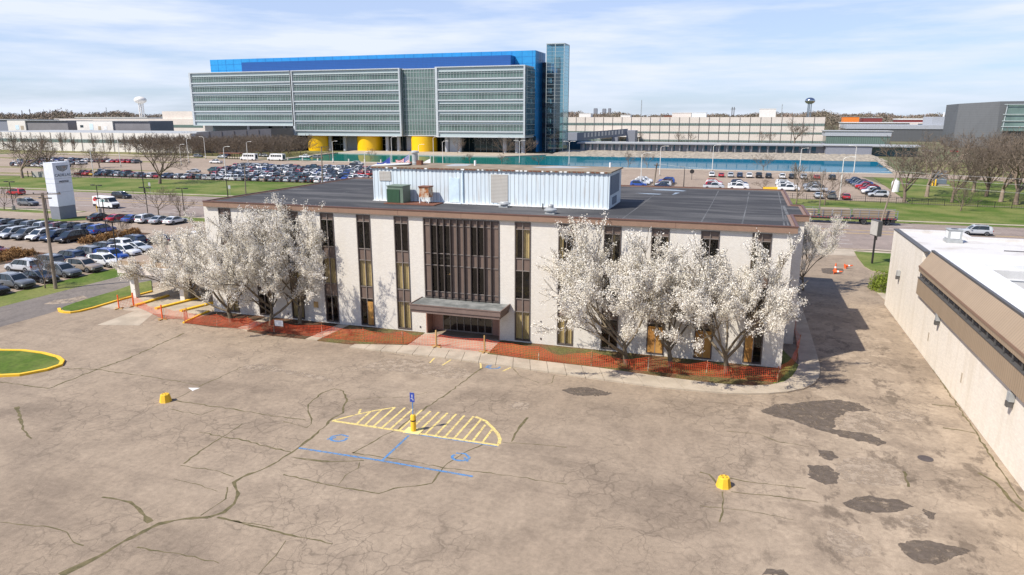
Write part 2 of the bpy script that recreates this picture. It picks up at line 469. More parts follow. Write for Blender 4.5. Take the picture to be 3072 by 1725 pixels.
# ------------------------------------------------------------------ mesh builder
class MB:
    def __init__(self):
        self.v, self.f, self.m = [], [], []
        self.M = None
    def add(self, pts, faces, mi=0):
        o = len(self.v)
        if self.M is not None:
            pts = [tuple(self.M @ Vector(p)) for p in pts]
        self.v += [tuple(p) for p in pts]
        self.f += [tuple(i + o for i in f) for f in faces]
        self.m += [mi] * len(faces)
        return self
    def box(self, x0, y0, z0, x1, y1, z1, mi=0):
        p = [(x, y, z) for z in (z0, z1) for x, y in ((x0, y0), (x1, y0), (x1, y1), (x0, y1))]
        return self.add(p, [(3, 2, 1, 0), (4, 5, 6, 7), (0, 1, 5, 4), (1, 2, 6, 5), (2, 3, 7, 6), (3, 0, 4, 7)], mi)
    def cbox(self, c, s, mi=0):
        return self.box(c[0] - s[0] / 2, c[1] - s[1] / 2, c[2] - s[2] / 2, c[0] + s[0] / 2, c[1] + s[1] / 2, c[2] + s[2] / 2, mi)
    def quad(self, a, b, c, d, mi=0):
        return self.add([a, b, c, d], [(0, 1, 2, 3)], mi)
    def sheet(self, pts, z, mi=0):
        return self.add([(p[0], p[1], z) for p in pts], [tuple(range(len(pts)))], mi)
    def prism(self, pts, z0, z1, mi=0, side=None):
        a = sum(pts[i][0] * pts[(i + 1) % len(pts)][1] - pts[(i + 1) % len(pts)][0] * pts[i][1] for i in range(len(pts)))
        if a < 0:
            pts = pts[::-1]
        n = len(pts)
        self.add([(p[0], p[1], z0) for p in pts] + [(p[0], p[1], z1) for p in pts], [tuple(range(n, 2 * n)), tuple(range(n - 1, -1, -1))], mi)
        return self.add([(p[0], p[1], z) for z in (z0, z1) for p in pts], [(i, (i + 1) % n, n + (i + 1) % n, n + i) for i in range(n)], mi if side is None else side)
    def tube(self, pts, rs, n=8, mi=0, caps=True):
        if not hasattr(rs, '__len__'):
            rs = [rs] * len(pts)
        V, F = [], []
        for i, p in enumerate(pts):
            p = Vector(p)
            d = Vector(pts[min(i + 1, len(pts) - 1)]) - Vector(pts[max(i - 1, 0)])
            d.normalize()
            u = d.orthogonal().normalized() if abs(d.z) < .99 else Vector((1, 0, 0))
            if abs(d.z) < .99:
                u = d.cross(Vector((0, 0, 1))).normalized()
            w = d.cross(u)
            for k in range(n):
                a = 2 * math.pi * k / n
                V.append(p + (u * math.cos(a) + w * math.sin(a)) * rs[i])
        for i in range(len(pts) - 1):
            for k in range(n):
                F.append((i * n + k, i * n + (k + 1) % n, (i + 1) * n + (k + 1) % n, (i + 1) * n + k))
        if caps:
            F.append(tuple(range(n - 1, -1, -1)))
            F.append(tuple(range((len(pts) - 1) * n, len(pts) * n)))
        return self.add(V, F, mi)
    def lathe(self, prof, c=(0, 0), n=16, mi=0, a0=0.0):
        V = [(c[0] + r * math.cos(a0 + 2 * math.pi * k / n), c[1] + r * math.sin(a0 + 2 * math.pi * k / n), z) for r, z in prof for k in range(n)]
        F = [(i * n + k, i * n + (k + 1) % n, (i + 1) * n + (k + 1) % n, (i + 1) * n + k) for i in range(len(prof) - 1) for k in range(n)]
        F.append(tuple(range(n - 1, -1, -1)))
        F.append(tuple(range((len(prof) - 1) * n, len(prof) * n)))
        return self.add(V, F, mi)
    def strip(self, pts, w, z, mi=0):
        """flat ribbon along a polyline; w is a width or one width per point"""
        n = len(pts)
        ws = w if hasattr(w, '__len__') else [w] * n
        L, R = [], []
        for i in range(n):
            a, b = pts[max(i - 1, 0)], pts[min(i + 1, n - 1)]
            dx, dy = b[0] - a[0], b[1] - a[1]
            l = math.hypot(dx, dy) or 1
            nx, ny = -dy / l * ws[i] / 2, dx / l * ws[i] / 2
            L.append((pts[i][0] + nx, pts[i][1] + ny, z))
            R.append((pts[i][0] - nx, pts[i][1] - ny, z))
        return self.add(R + L, [(i, i + 1, n + i + 1, n + i) for i in range(n - 1)], mi)
    def mesh(self, name, mats, smooth=False, ang=35):
        me = bpy.data.meshes.new(name)
        me.from_pydata(self.v, [], self.f)
        for m in (mats if isinstance(mats, (list, tuple)) else [mats]):
            me.materials.append(MT[m] if isinstance(m, str) else m)
        me.polygons.foreach_set('material_index', self.m)
        if smooth:
            me.polygons.foreach_set('use_smooth', [True] * len(me.polygons))
            me.set_sharp_from_angle(angle=rad(ang))
        me.update()
        return me
    def build(self, name, mats, parent=None, loc=None, rz=0, smooth=False, ang=35):
        return link(name, self.mesh(name, mats, smooth, ang), parent, loc, rz)

def link(name, me, parent=None, loc=None, rz=0):
    o = bpy.data.objects.new(name, me)
    COL.objects.link(o)
    if parent is not None:
        o.parent = parent
    if loc is not None:
        o.location = loc
    if rz:
        o.rotation_euler.z = rz
    return o

LABELS = {}
def tag(o, label, cat, group=None):
    o['label'] = label
    o['category'] = cat
    if group:
        o['group'] = group
    return o

def thing(name, label, cat, loc=(0, 0, 0), rz=0, group=None):
    return tag(link(name, None, None, loc, rz), label, cat, group)

def struct(o):
    o['kind'] = 'structure'
    return o

def copy_tree(o, parent=None, kids=None):
    c = o.copy()
    COL.objects.link(c)
    c.parent = parent
    for ch in (kids or KIDS)(o):
        copy_tree(ch, c, kids)
    return c

def KIDS(o):
    return list(o.children)

ORD = 'first second third fourth fifth sixth seventh eighth ninth tenth eleventh twelfth thirteenth fourteenth fifteenth sixteenth seventeenth eighteenth nineteenth twentieth'.split()
def ordinal(i):
    if i < 20:
        return ORD[i]
    t = {2: 'twenty', 3: 'thirty', 4: 'forty', 5: 'fifty'}[(i + 1) // 10]
    r = (i + 1) % 10
    return t + '-' + ORD[r - 1] if r else {'twenty': 'twentieth', 'thirty': 'thirtieth', 'forty': 'fortieth', 'fifty': 'fiftieth'}[t]

def text_mesh(txt, size, mat, depth=.02, name='lettering'):
    cu = bpy.data.curves.new('lettering', 'FONT')
    cu.body = txt
    cu.size = size
    cu.extrude = depth
    cu.align_x = 'CENTER'
    cu.align_y = 'CENTER'
    o = bpy.data.objects.new('lettering', cu)
    COL.objects.link(o)
    bpy.context.view_layer.update()
    me = bpy.data.meshes.new_from_object(o.evaluated_get(bpy.context.evaluated_depsgraph_get()))
    bpy.data.objects.remove(o)
    bpy.data.curves.remove(cu)
    me.name = name
    me.materials.clear()
    me.materials.append(MT[mat])
    return me

# ------------------------------------------------------------------ ground of the near site
def sheet(name, pts, z, mat):
    b = MB()
    b.sheet(pts, z)
    return struct(b.build(name, mat))

def slab(name, pts, z0, z1, mat, side=None):
    b = MB()
    b.prism(pts, z0, z1, 0, 1 if side else None)
    return struct(b.build(name, [mat, side] if side else mat))

def arc(cx, cy, r, a0, a1, n=10):
    return [(cx + r * math.cos(rad(a0 + (a1 - a0) * i / n)), cy + r * math.sin(rad(a0 + (a1 - a0) * i / n))) for i in range(n + 1)]

def rdn(s):   # near edge of the road across the site
    return 58.3 + .018 * s
def rdf(s):   # far edge
    return 89.0 + .018 * s

sheet('ground', [(-6000, -300), (6000, -300), (6000, 9000), (-6000, 9000)], -.06, 'earth')
sheet('parking_lot', [(-22.6, -110), (170, -110), (170, rdn(170)), (-22.6, rdn(-22.6))], 0, 'asphalt')
sheet('road', [(-600, rdn(-600)), (600, rdn(600)), (600, rdf(600)), (-600, rdf(-600))], -.004, 'asphalt_road')
sheet('dealership_lot', [(-300, -110), (-27.4, -110), (-27.4, 16), (-22.6, 22), (-22.6, 52), (-300, 50.5)], 0, 'asphalt_lot')
sheet('verge', [(-300, -110), (-22.6, -110), (-22.6, rdn(-22.6)), (-300, rdn(-300))], -.02, 'grass')
# drive lane of darker asphalt at the left of the site, with a worn concrete scar
lane = [(-22.6, -60), (-15.6, -20), (-15.4, -6), (-16.3, 3.5), (-15.5, 12), (-14, 30), (-14, 50), (-22.6, 50)]
sheet('access_lane', lane, .004, 'asphalt_lane')
LLc = crop(0, 550, 620 / 2241)
def gp(f, pts, z=0):
    return [g(*f(*p), z) for p in pts]
sheet('worn_lane_patch', gp(LLc, [(470, 1310), (600, 1265), (760, 1250), (900, 1215), (960, 1245), (860, 1280), (720, 1300), (560, 1312)]), .008, 'bleach')
Ac = crop(350, 580, 750 / 2307)
sheet('concrete_apron', gp(Ac, [(-180, 1215), (170, 1085), (380, 1075), (210, 1220)]), .011, 'concrete')
sheet('drive_through_floor', [(-13.5, 1.2), (-.3, 1.2), (-.3, 27), (-14.5, 27)], .006, 'concrete')
sheet('drive_through_floor', [(-12.5, -2.2), (-.4, -2.6), (-.3, 1.15), (-13.2, 1.15)], .006, 'concrete')

def kerb(name, pts, w, z0, z1, mat, label, cat, closed=False):
    """raised painted kerb following a line"""
    n = len(pts)
    L, R = [], []
    for i in range(n):
        a = pts[i - 1] if closed or i else pts[i]
        b = pts[(i + 1) % n] if closed or i < n - 1 else pts[i]
        dx, dy = b[0] - a[0], b[1] - a[1]
        l = math.hypot(dx, dy)
        L.append((pts[i][0] - dy / l * w / 2, pts[i][1] + dx / l * w / 2))
        R.append((pts[i][0] + dy / l * w / 2, pts[i][1] - dx / l * w / 2))
    b = MB()
    V = [(p[0], p[1], z) for z in (z0, z1) for q in (L, R) for p in q]
    F = []
    for i in range(n if closed else n - 1):
        j = (i + 1) % n
        F += [(2 * n + i, 3 * n + i, 3 * n + j, 2 * n + j), (i, 2 * n + i, 2 * n + j, j), (n + j, 3 * n + j, 3 * n + i, n + i)]
    if not closed:
        F += [(0, n, 3 * n, 2 * n), (2 * n - 1, n - 1, 3 * n - 1, 4 * n - 1)]
    b.add(V, F)
    o = b.build(name, mat)
    return tag(o, label, cat)

# grass islands with yellow kerbs at the left
isl = gp(LLc, [(690, 1385), (665, 1365), (700, 1345), (820, 1300), (1000, 1245), (1250, 1172), (1450, 1100), (1640, 1060), (1650, 1168), (1450, 1222), (1250, 1275), (1000, 1345), (850, 1380), (760, 1392)])
slab('grass_island', isl, 0, .1, 'grass', 'concrete')
kerb('yellow_kerb', gp(LLc, [(640, 1365), (650, 1392), (700, 1405), (770, 1408), (860, 1395), (1010, 1358), (1250, 1285), (1450, 1230), (1650, 1178)]), .28, 0, .16, 'yellow',
     'yellow kerb curving round the grass island beside the dark access lane', 'kerb')
isl2 = [(-30, -14.6), (-14, -15.6)] + gp(lambda x, y: (x, y), [(0, 1054), (70, 1055), (130, 1063), (175, 1075), (188, 1086), (182, 1098), (140, 1112), (60, 1127), (0, 1130)]) + [(-12, -22), (-30, -23)]
slab('grass_island', isl2, 0, .12, 'grass', 'concrete')
kerb('yellow_kerb', isl2, .32, 0, .17, 'yellow', 'yellow kerb round the rounded grass island at the left edge of the worn lot', 'kerb', True)
# three long yellow kerbs between the drive-through lanes
for a, b, l in (((1480, 1330), (1700, 1262), 'beside the pale canopy column'), ((1690, 1366), (2010, 1285), 'in the middle of the drive-through lanes'), ((1960, 1392), (2235, 1322), 'closest to the brick office wall')):
    p, q = gp(LLc, [a, b])
    q = (p[0] + (q[0] - p[0]) * 1.6, p[1] + (q[1] - p[1]) * 1.6)
    kerb('lane_kerb', [p, q], .42, 0, .18, 'yellow', 'long yellow lane kerb ' + l, 'kerb')['group'] = 'yellow kerbs of the drive-through lanes'
kerb('yellow_kerb', gp(Ac, [(617, 1200), (690, 1165), (760, 1130), (852, 1092)]), .2, 0, .14, 'yellow', 'short yellow kerb along the left end of the mulch bed', 'kerb')

# planting strip in front of the office building
def bed(name, pts, mat):
    return slab(name, pts, 0, .07, mat)
bed('mulch_bed', [(.45, -.02), (6.6, -.02), (6.4, -3.9), (4.2, -4.5), (.45, -4.2)], 'mulch')
bed('mulch_bed', [(7.7, -.02), (14.9, -.02), (14.5, -5), (11, -5.1), (7.9, -4.6)], 'mulch')
bed('mulch_bed', [(16.1, -.02), (24, -.02), (24, -3.6), (21.5, -4.6), (19, -5.1), (15.8, -5.1)], 'mulch_grass')
rb_in = [(31.7, -4.05), (36, -4.3), (40.4, -4.4), (44, -4.75), (47.65, -5.0), (51.4, -5.1), (53, -4.75), (54.2, -4.1), (55.6, -2.5), (56.4, 1.2), (56.75, 9.5), (56.8, 30)]
bed('mulch_bed', [(31.5, -.02), (31.6, -3.9)] + rb_in[:3] + [(41, -.02)], 'mulch_grass')
bed('leafy_lawn', [(41.05, -.02)] + rb_in[2:8] + [(54.9, -.02)], 'mulch_grass')
bed('lawn_edge', [(55.05, -.02), (54.2, -4.08)] + rb_in[8:10] + [(55.05, 6)], 'grass')
for pts in ([(6.65, -.02), (7.65, -.02), (7.85, -4.55), (6.45, -4)], [(14.95, -.02), (16.05, -.02), (15.75, -5.05), (14.55, -5.05)], [(24.05, -.02), (31.45, -.02), (31.55, -3.95), (24.1, -3.95)]):
    slab('path', pts, 0, .06, 'concrete')
outer = [(19.6, -6.0), (28.5, -6.0), (33.5, -6.25), (37.9, -6.6), (43, -6.95), (46.9, -7.15), (51.4, -6.75), (53.4, -6.2), (55, -5.35), (56.2, -4.4), (57.1, -3.1), (57.75, -1.2), (58, 1), (58.05, 5), (58.05, 13), (57.9, 30)]
inner = [(19.6, -5.15), (24.1, -4.0), (31.7, -4.05), (36, -4.35), (41, -4.45), (45, -4.85), (49.5, -5.1), (52, -5.0), (53.4, -4.55), (54.3, -4.0), (55.4, -2.8), (56.0, -.9), (56.4, 1.2), (56.6, 5), (56.75, 13), (56.8, 30)]
def resample(p, step):
    out = [p[0]]
    d = 0
    for a, b in zip(p, p[1:]):
        l = math.dist(a, b)
        while d + l >= step:
            k = (step - d) / l
            a = (a[0] + (b[0] - a[0]) * k, a[1] + (b[1] - a[1]) * k)
            out.append(a)
            l = math.dist(a, b)
            d = 0
        d += l
    return out
def lerp_poly(p, n):
    ls = [0]
    for a, b in zip(p, p[1:]):
        ls.append(ls[-1] + math.dist(a, b))
    out = []
    for i in range(n + 1):
        t = ls[-1] * i / n
        k = max(j for j in range(len(ls)) if ls[j] <= t + 1e-9)
        if k == len(p) - 1:
            out.append(p[-1])
        else:
            u = (t - ls[k]) / (ls[k + 1] - ls[k])
            out.append((p[k][0] + (p[k + 1][0] - p[k][0]) * u, p[k][1] + (p[k + 1][1] - p[k][1]) * u))
    return out
sw = MB()
oo, ii = lerp_poly(outer, 48), lerp_poly(inner, 48)
for k in range(48):
    e = .012
    a, b, c, d = oo[k], oo[k + 1], ii[k + 1], ii[k]
    mv = lambda p, q: (p[0] + (q[0] - p[0]) * e, p[1] + (q[1] - p[1]) * e)
    sw.prism([mv(a, b), mv(b, a), mv(c, d), mv(d, c)], 0, .12)
struct(sw.build('sidewalk', 'concrete'))

# grass plot with kerb, pavement and drive at the right, beside the neighbour
Dc = crop(2300, 550, 772 / 2030)
slab('corner_lawn', gp(Dc, [(690, 540), (715, 590), (770, 660), (830, 695), (890, 700)]) + [(73.5, 36), (120, 36), (120, 56.2), (68.2, 56.2)], 0, .1, 'grass', 'concrete')
sheet('path', [(64, 56.4), (130, 57.4), (130, 58.9), (64, 58)], .012, 'concrete')
sheet('path', [(57, 52.6), (67.6, 53.0), (67.9, 58.6), (57, 58.4)], .008, 'concrete')
slab('path', gp(Dc, [(700, 537), (860, 533), (1010, 545), (1010, 535), (860, 525), (710, 530)]), .1, .108, 'concrete')
slab('path', [(67, 24.6), (70.5, 33), (71.5, 36), (68.6, 36.5), (66.6, 30)], 0, .07, 'concrete')

# long seams, patches and painted lines on the worn lot
BL = crop(0, 1000, .50150)
Sc = crop(850, 1000, 850 / 2458)
Rc = crop(2100, 1050, 972 / 2082)
Cc = crop(1500, 640, 1000 / 2576)
cr = MB()
def seam(f, pts, w0=.16, w1=None):
    w1 = w0 if w1 is None else w1
    P = gp(f, pts)
    Q = [P[0]]
    for a, b in zip(P, P[1:]):
        l = math.dist(a, b)
        n = max(2, int(l / .35))
        for i in range(1, n + 1):
            u = i / n
            j = 0 if i == n else min(.09, l * .03)
            Q.append((a[0] + (b[0] - a[0]) * u + rnd.uniform(-j, j), a[1] + (b[1] - a[1]) * u + rnd.uniform(-j, j)))
    n = len(Q)
    W = [(w0 + (w1 - w0) * i / n) * rnd.uniform(.35, 1.25) for i in range(n)]
    cr.strip(Q, W, .0035 + .0004 * (len(cr.f) % 3))
seam(BL, [(360, 1446), (480, 1390), (600, 1330), (780, 1225), (860, 1185), (950, 1140), (1100, 1110), (1250, 1100)], .34, .2)
seam(BL, [(1250, 1100), (1340, 1070), (1400, 1020), (1425, 960), (1400, 890), (1450, 860), (1600, 800), (1750, 710), (1880, 610), (1990, 510)], .24, .16)
seam(BL, [(1300, 1100), (1500, 1150), (1700, 1200), (1990, 1260)], .16, .1)
seam(BL, [(290, 330), (570, 220), (780, 145), (1000, 45), (1100, 0)], .14, .2)
seam(BL, [(370, 210), (570, 215), (900, 260), (1200, 310)], .12, .07)
seam(BL, [(0, 290), (150, 312), (290, 330)], .14, .12)
seam(BL, [(1030, 400), (1200, 315), (1450, 200)], .12, .06)
seam(BL, [(1040, 400), (1300, 440), (1550, 480), (1830, 520)], .12, .1)
seam(BL, [(1190, 590), (1450, 640), (1740, 710)], .1, .12)
seam(BL, [(1740, 740), (1990, 770)], .08)
seam(BL, [(1100, 780), (1220, 690), (1330, 620), (1450, 540)], .12, .06)
seam(BL, [(1040, 870), (1170, 900), (1300, 945)], .06)
seam(BL, [(100, 440), (140, 580), (190, 630)], .3, .08)
seam(BL, [(610, 980), (780, 1010), (830, 1050), (900, 1130)], .1, .32)
seam(BL, [(0, 1130), (300, 1160), (400, 1190), (440, 1250), (500, 1270)], .07)
seam(BL, [(820, 1280), (1080, 1320), (1310, 1375)], .1, .05)
seam(BL, [(990, 450), (1200, 490), (1300, 450)], .06)
seam(BL, [(1550, 1440), (1650, 1330), (1710, 1240)], .05)
seam(BL, [(1200, 1090), (1290, 1030), (1350, 990), (1360, 920)], .07)
seam(BL, [(1360, 1120), (1520, 1140), (1640, 1160)], .06)
seam(BL, [(1080, 790), (1290, 820), (1400, 860)], .06)
seam(Sc, [(420, 740), (520, 690), (520, 640), (550, 590), (520, 500), (440, 480), (330, 520), (215, 620), (215, 680), (245, 740), (240, 790), (200, 820)], .14, .1)
seam(Sc, [(600, 1040), (730, 970), (880, 880), (1000, 830), (1100, 740), (1230, 650), (1400, 540), (1560, 420), (1730, 300)], .12, .16)
seam(Sc, [(550, 590), (800, 555), (1060, 555), (1250, 510)], .06)
seam(Sc, [(100, 1080), (350, 1115), (700, 1105)], .09)
seam(Sc, [(600, 1035), (1000, 1090), (1400, 1170), (1800, 1210), (2458, 1310)], .09, .06)
seam(Sc, [(0, 1225), (300, 1295), (600, 1350), (830, 1390), (960, 1345), (1150, 1325), (1290, 1300), (1360, 1200), (1400, 1150), (1600, 1020), (1770, 950)], .1, .12)
seam(Sc, [(1980, 940), (2010, 870), (2060, 800), (2120, 730)], .14, .2)
seam(Sc, [(1900, 945), (2200, 965), (2458, 990)], .06)
seam(Sc, [(480, 1310), (540, 1230), (650, 1170), (660, 1120)], .06)
seam(Sc, [(200, 820), (100, 790), (0, 765)], .08)
seam(Rc, [(0, 785), (60, 800), (110, 860)], .12)
seam(Rc, [(170, 820), (330, 850), (520, 870), (680, 890)], .1, .06)
seam(Rc, [(145, 910), (140, 1060), (125, 1105)], .1)
seam(Rc, [(200, 910), (480, 940), (760, 980)], .09, .05)
seam(Rc, [(0, 1000), (300, 1030), (600, 1090)], .05)
seam(Rc, [(170, 520), (380, 540), (500, 590), (700, 620)], .07)
seam(Rc, [(1440, 30), (1560, 215), (1690, 410), (1830, 620), (1960, 810), (2070, 970)], .10, .13)
seam(Rc, [(1490, 350), (1650, 368)], .14)
seam(Rc, [(1560, 500), (1700, 520), (1770, 535)], .14)
seam(Rc, [(1790, 790), (1900, 850), (1990, 960), (2082, 1040)], .22, .26)
seam(Rc, [(1310, 780), (1340, 880)], .14)
seam(Cc, [(100, 1200), (160, 1260), (300, 1310)], .06)
seam(Cc, [(420, 1250), (400, 1310), (330, 1330)], .07)
struct(cr.build('lot_cracks', 'crack'))
def blob(f, pts, seed):
    P = gp(f, pts)
    r = random.Random(seed)
    out = []
    n = len(P)
    for i in range(n):
        a, b = P[i], P[(i + 1) % n]
        l = math.dist(a, b)
        k = max(3, int(l / .16))
        for j in range(k):
            u = j / k
            h = min(.16, l * .1) * (1 if j % 3 else .4)
            out.append((a[0] + (b[0] - a[0]) * u + r.uniform(-h, h), a[1] + (b[1] - a[1]) * u + r.uniform(-h, h)))
    return out
pb, lb = MB(), MB()
for i, p in enumerate(([(385, 390), (480, 350), (640, 340), (760, 325), (870, 318), (1000, 340), (1110, 390), (960, 395), (870, 440), (860, 510), (960, 520), (1100, 540), (1200, 600), (1150, 615), (1000, 580), (850, 540), (720, 500), (600, 450), (480, 430)],
                       [(705, 740), (820, 740), (900, 800), (880, 860), (800, 865), (700, 820)], [(910, 985), (1000, 945), (1090, 935), (1180, 955), (1270, 960), (1380, 1010), (1280, 1035), (1200, 1045), (1060, 1045), (960, 1015)],
                       [(1275, 1245), (1370, 1220), (1480, 1225), (1580, 1250), (1740, 1290), (1650, 1330), (1500, 1380), (1400, 1365), (1310, 1310)], [(760, 640), (850, 650), (890, 690), (830, 710), (760, 680)],
                       [(395, 1446), (430, 1405), (540, 1410), (570, 1446)], [(1430, 1020), (1520, 1050), (1500, 1090), (1460, 1080)])):
    pb.sheet(blob(Rc, p, i), .0045)
pb.sheet(blob(Cc, [(475, 1370), (550, 1345), (690, 1345), (880, 1390), (800, 1410), (600, 1410)], 9), .0045)
struct(pb.build('pothole_patches', 'patch'))
for i, p in enumerate(([(870, 470), (960, 400), (1100, 400), (1190, 470), (1180, 540), (1050, 530), (900, 510)], [(830, 1110), (950, 1150), (1110, 1260), (1100, 1320), (980, 1340), (850, 1290), (820, 1200)],
                       [(860, 740), (940, 690), (1100, 690), (1250, 740), (1330, 860), (1200, 880), (950, 850), (900, 820)], [(1280, 1100), (1330, 1060), (1430, 1050), (1490, 1080), (1440, 1150), (1350, 1140)], [(1200, 400), (1350, 380), (1450, 440), (1380, 480), (1220, 450)])):
    lb.sheet(blob(Rc, p, 20 + i), .0025)
lb.sheet(blob(Sc, [(1940, 640), (2010, 590), (2130, 600), (2140, 650), (2060, 670)], 31), .0025)
lb.sheet(blob(Sc, [(560, 330), (900, 215), (1300, 250), (1580, 310), (1650, 370), (1500, 400), (1000, 330), (700, 300)], 32), .0025)
lb.sheet(blob(BL, [(1400, 205), (1550, 180), (1990, 270), (1990, 290), (1700, 235)], 33), .0025)
struct(lb.build('bleached_patches', 'bleach'))

mkb = MB()
z1 = .0065
base_y = -19.55
mkb.strip([(26.3, base_y), (32, base_y), (37.95, base_y)], .22, z1)
top = [(26.35, -19.5), (27.4, -18.1), (28.2, -17.2), (29.2, -16.35)]
mkb.strip(top, .16, z1 + .001)
mkb.strip([(35.1, -16.05), (36.0, -16.5), (36.75, -17.3), (37.4, -18.1), (37.75, -18.75), (37.9, -19.4)], .22, z1 + .001)
tops = [(27.15, -17.3), (27.99, -17.47), (28.56, -16.98), (29.24, -16.25), (29.93, -16.13), (30.54, -16.14), (31.2, -16.1), (31.84, -16.13), (32.45, -16.08), (33.07, -16.04), (33.7, -16.03), (34.31, -16.08), (34.95, -16.02), (35.6, -16.4), (36.15, -17.0), (36.81, -17.58)]
bots = [(27.46, -19.45), (28.09, -19.45), (28.71, -19.45), (29.33, -19.45), (29.95, -19.45), (30.56, -19.45), (31.2, -19.45), (31.8, -19.45), (32.44, -19.45), (33.01, -19.45), (33.7, -19.45), (34.35, -19.45), (34.97, -19.45), (35.61, -19.45), (36.22, -19.45), (36.85, -19.45)]
for a, b in zip(tops, bots):
    if a == tops[0]:
        b = (27.4, -18.0)
    mkb.strip([a, b], .15, z1 - .001)
for a, b in (((27.67, -6.12), (27.8, -7.3)), ((29.14, -6.1), (29.0, -7.5)), ((31.74, -6.05), (32.2, -7.2)), ((34.43, -6.35), (34.06, -7.3))):
    mkb.strip([a, b], .14, z1)
struct(mkb.build('yellow_markings', 'line_yellow'))
bp = MB()
bp.strip([(26.5, -23.6), (32, -23.5), (37.8, -23.6)], .17, z1)
bp.strip([(32.1, -20.0), (32.08, -23.4)], .15, z1 - .001)
bp.strip([(31.7, -19.72), (34.5, -19.7), (37.9, -19.7)], .1, z1 - .002)
for cx, cy, fl in ((28.1, -21.7, 1), (36.3, -21.7, -1), (33.05, -6.6, 1)):
    k = .75
    a = [(cx + k * fl * math.cos(t) * .7, cy + k * math.sin(t) * .55) for t in np.linspace(rad(150), rad(390), 9)]
    bp.strip(a, .17, z1)
    bp.strip([(cx - .55 * fl, cy + .1), (cx - .1 * fl, cy + .5), (cx + .45 * fl, cy + .42)], .15, z1 + .001)
    bp.strip([(cx - .6 * fl, cy - .35), (cx - .2 * fl, cy + .05)], .14, z1 + .002)
struct(bp.build('blue_markings', 'line_blue'))
wp = MB()
wp.add([(13.0, -17.75, z1), (13.75, -18.15, z1), (13.85, -17.5, z1)], [(0, 1, 2)])
struct(wp.build('white_marking', 'white_paint'))
lathe = MB().lathe([(.0, .003), (.42, .003), (.42, .012), (.36, .014), (.3, .01), (0, .01)], (0, 0), 20)
tag(lathe.build('manhole_cover', 'bronze', None, (62.36, -13.46, 0)), 'dark round manhole cover set in the broken asphalt near the painted wall', 'manhole cover')

# old lamp bases
def lamp_base(x, y, label):
    b = MB()
    t = thing('lamp_base', label, 'lamp base', (x, y, 0), .3, 'yellow concrete lamp bases')
    b.lathe([(.42, 0), (.40, .06), (.30, .52), (.27, .56), (0, .56)], (0, 0), 8, 0, rad(22))
    b.build('concrete_block', 'yellow', t)
    c = MB()
    for k in range(4):
        a = rad(45 + 90 * k)
        c.tube([(.15 * math.cos(a), .15 * math.sin(a), .54), (.15 * math.cos(a), .15 * math.sin(a), .63)], .02, 6)
    c.build('anchor_bolt', 'rust_dark', t)
    return t
lamp_base(13.36, -20.3, 'yellow concrete lamp base next to the small white triangle mark')
lamp_base(51.15, -20.4, 'yellow concrete lamp base near the dark pothole patches')
# accessible parking sign in a yellow bollard
t = thing('parking_sign', 'blue accessible parking sign on a post in a yellow bollard', 'sign', (32.1, -19.3, 0))
MB().box(-.55, -.42, 0, .55, .42, .03).build('base_plate', 'yellow_pale', t)
MB().lathe([(.17, .02), (.17, 1.05), (.12, 1.12), (0, 1.13)], (0, 0), 14).build('bollard', 'yellow', t, smooth=True)
MB().lathe([(.178, .7), (.178, .78)], (0, 0), 14).build('black_band', 'black_metal', t)
MB().tube([(0, 0, 1.1), (0, 0, 2.62)], .03, 8).build('post', 'blue_paint', t)
pn = MB().box(-.16, -.045, 2.0, .16, -.032, 2.62).build('sign_panel', 'flag_blue', t)
pm = MB()
pm.box(-.02, -.05, 2.3, .02, -.0455, 2.5).box(-.09, -.05, 2.2, .06, -.0455, 2.23).box(.05, -.05, 2.1, .08, -.0455, 2.22)
pm.lathe([(.025, 0), (.025, .004)], (0, 0), 8)
pm.build('symbol', 'white_paint', pn)

# ------------------------------------------------------------------ office building
ob = thing('office_building', 'three storey white brick office block with tall narrow windows and blossom trees', 'building')
BAYS = [2.05 + 3.84 * k for k in range(6)] + [32.75 + 3.86 * k for k in range(6)]
BW = 1.43
H1 = 11.0
w = MB()
e = .3
for b0 in BAYS[:6]:
    w.box(e, 0, 0, b0, .35, H1)
    e = b0 + BW
w.box(e, 0, 0, 24.15, .35, H1)
w.box(31.35, 0, 0, BAYS[6], .35, H1)
e = BAYS[6] + BW
for b0 in BAYS[7:]:
    w.box(e, 0, 0, b0, .35, H1)
    e = b0 + BW
w.box(e, 0, 0, 55, .35, H1)
for b0 in BAYS:
    w.box(b0, .003, 10.8, b0 + BW, .34, H1)
    w.box(b0, .003, 0, b0 + BW, .34, .2)
w.box(24.15, .003, 10.8, 31.35, .34, H1)
w.box(.3, .35, 0, .65, 28.2, H1)
w.box(54.65, .35, 2.6, 55, 7, H1)
w.box(54.65, 3.4, 0, 55, 7, 2.6)
w.box(54.65, .35, 0, 55, .8, 2.6)
w.box(55, 7, 0, 56.3, 14, H1)
w.box(54.65, 14, 0, 55.4, 28.2, H1)
w.box(.3, 28.2, 0, 55.4, 28.5, H1)
w.build('wall', 'brick', ob)
fz = MB()
fo = [(.55, -.3), (55.25, -.3), (55.25, 6.7), (56.6, 6.7), (56.6, 14.3), (55.7, 14.3), (55.7, 28.8), (.55, 28.8)]
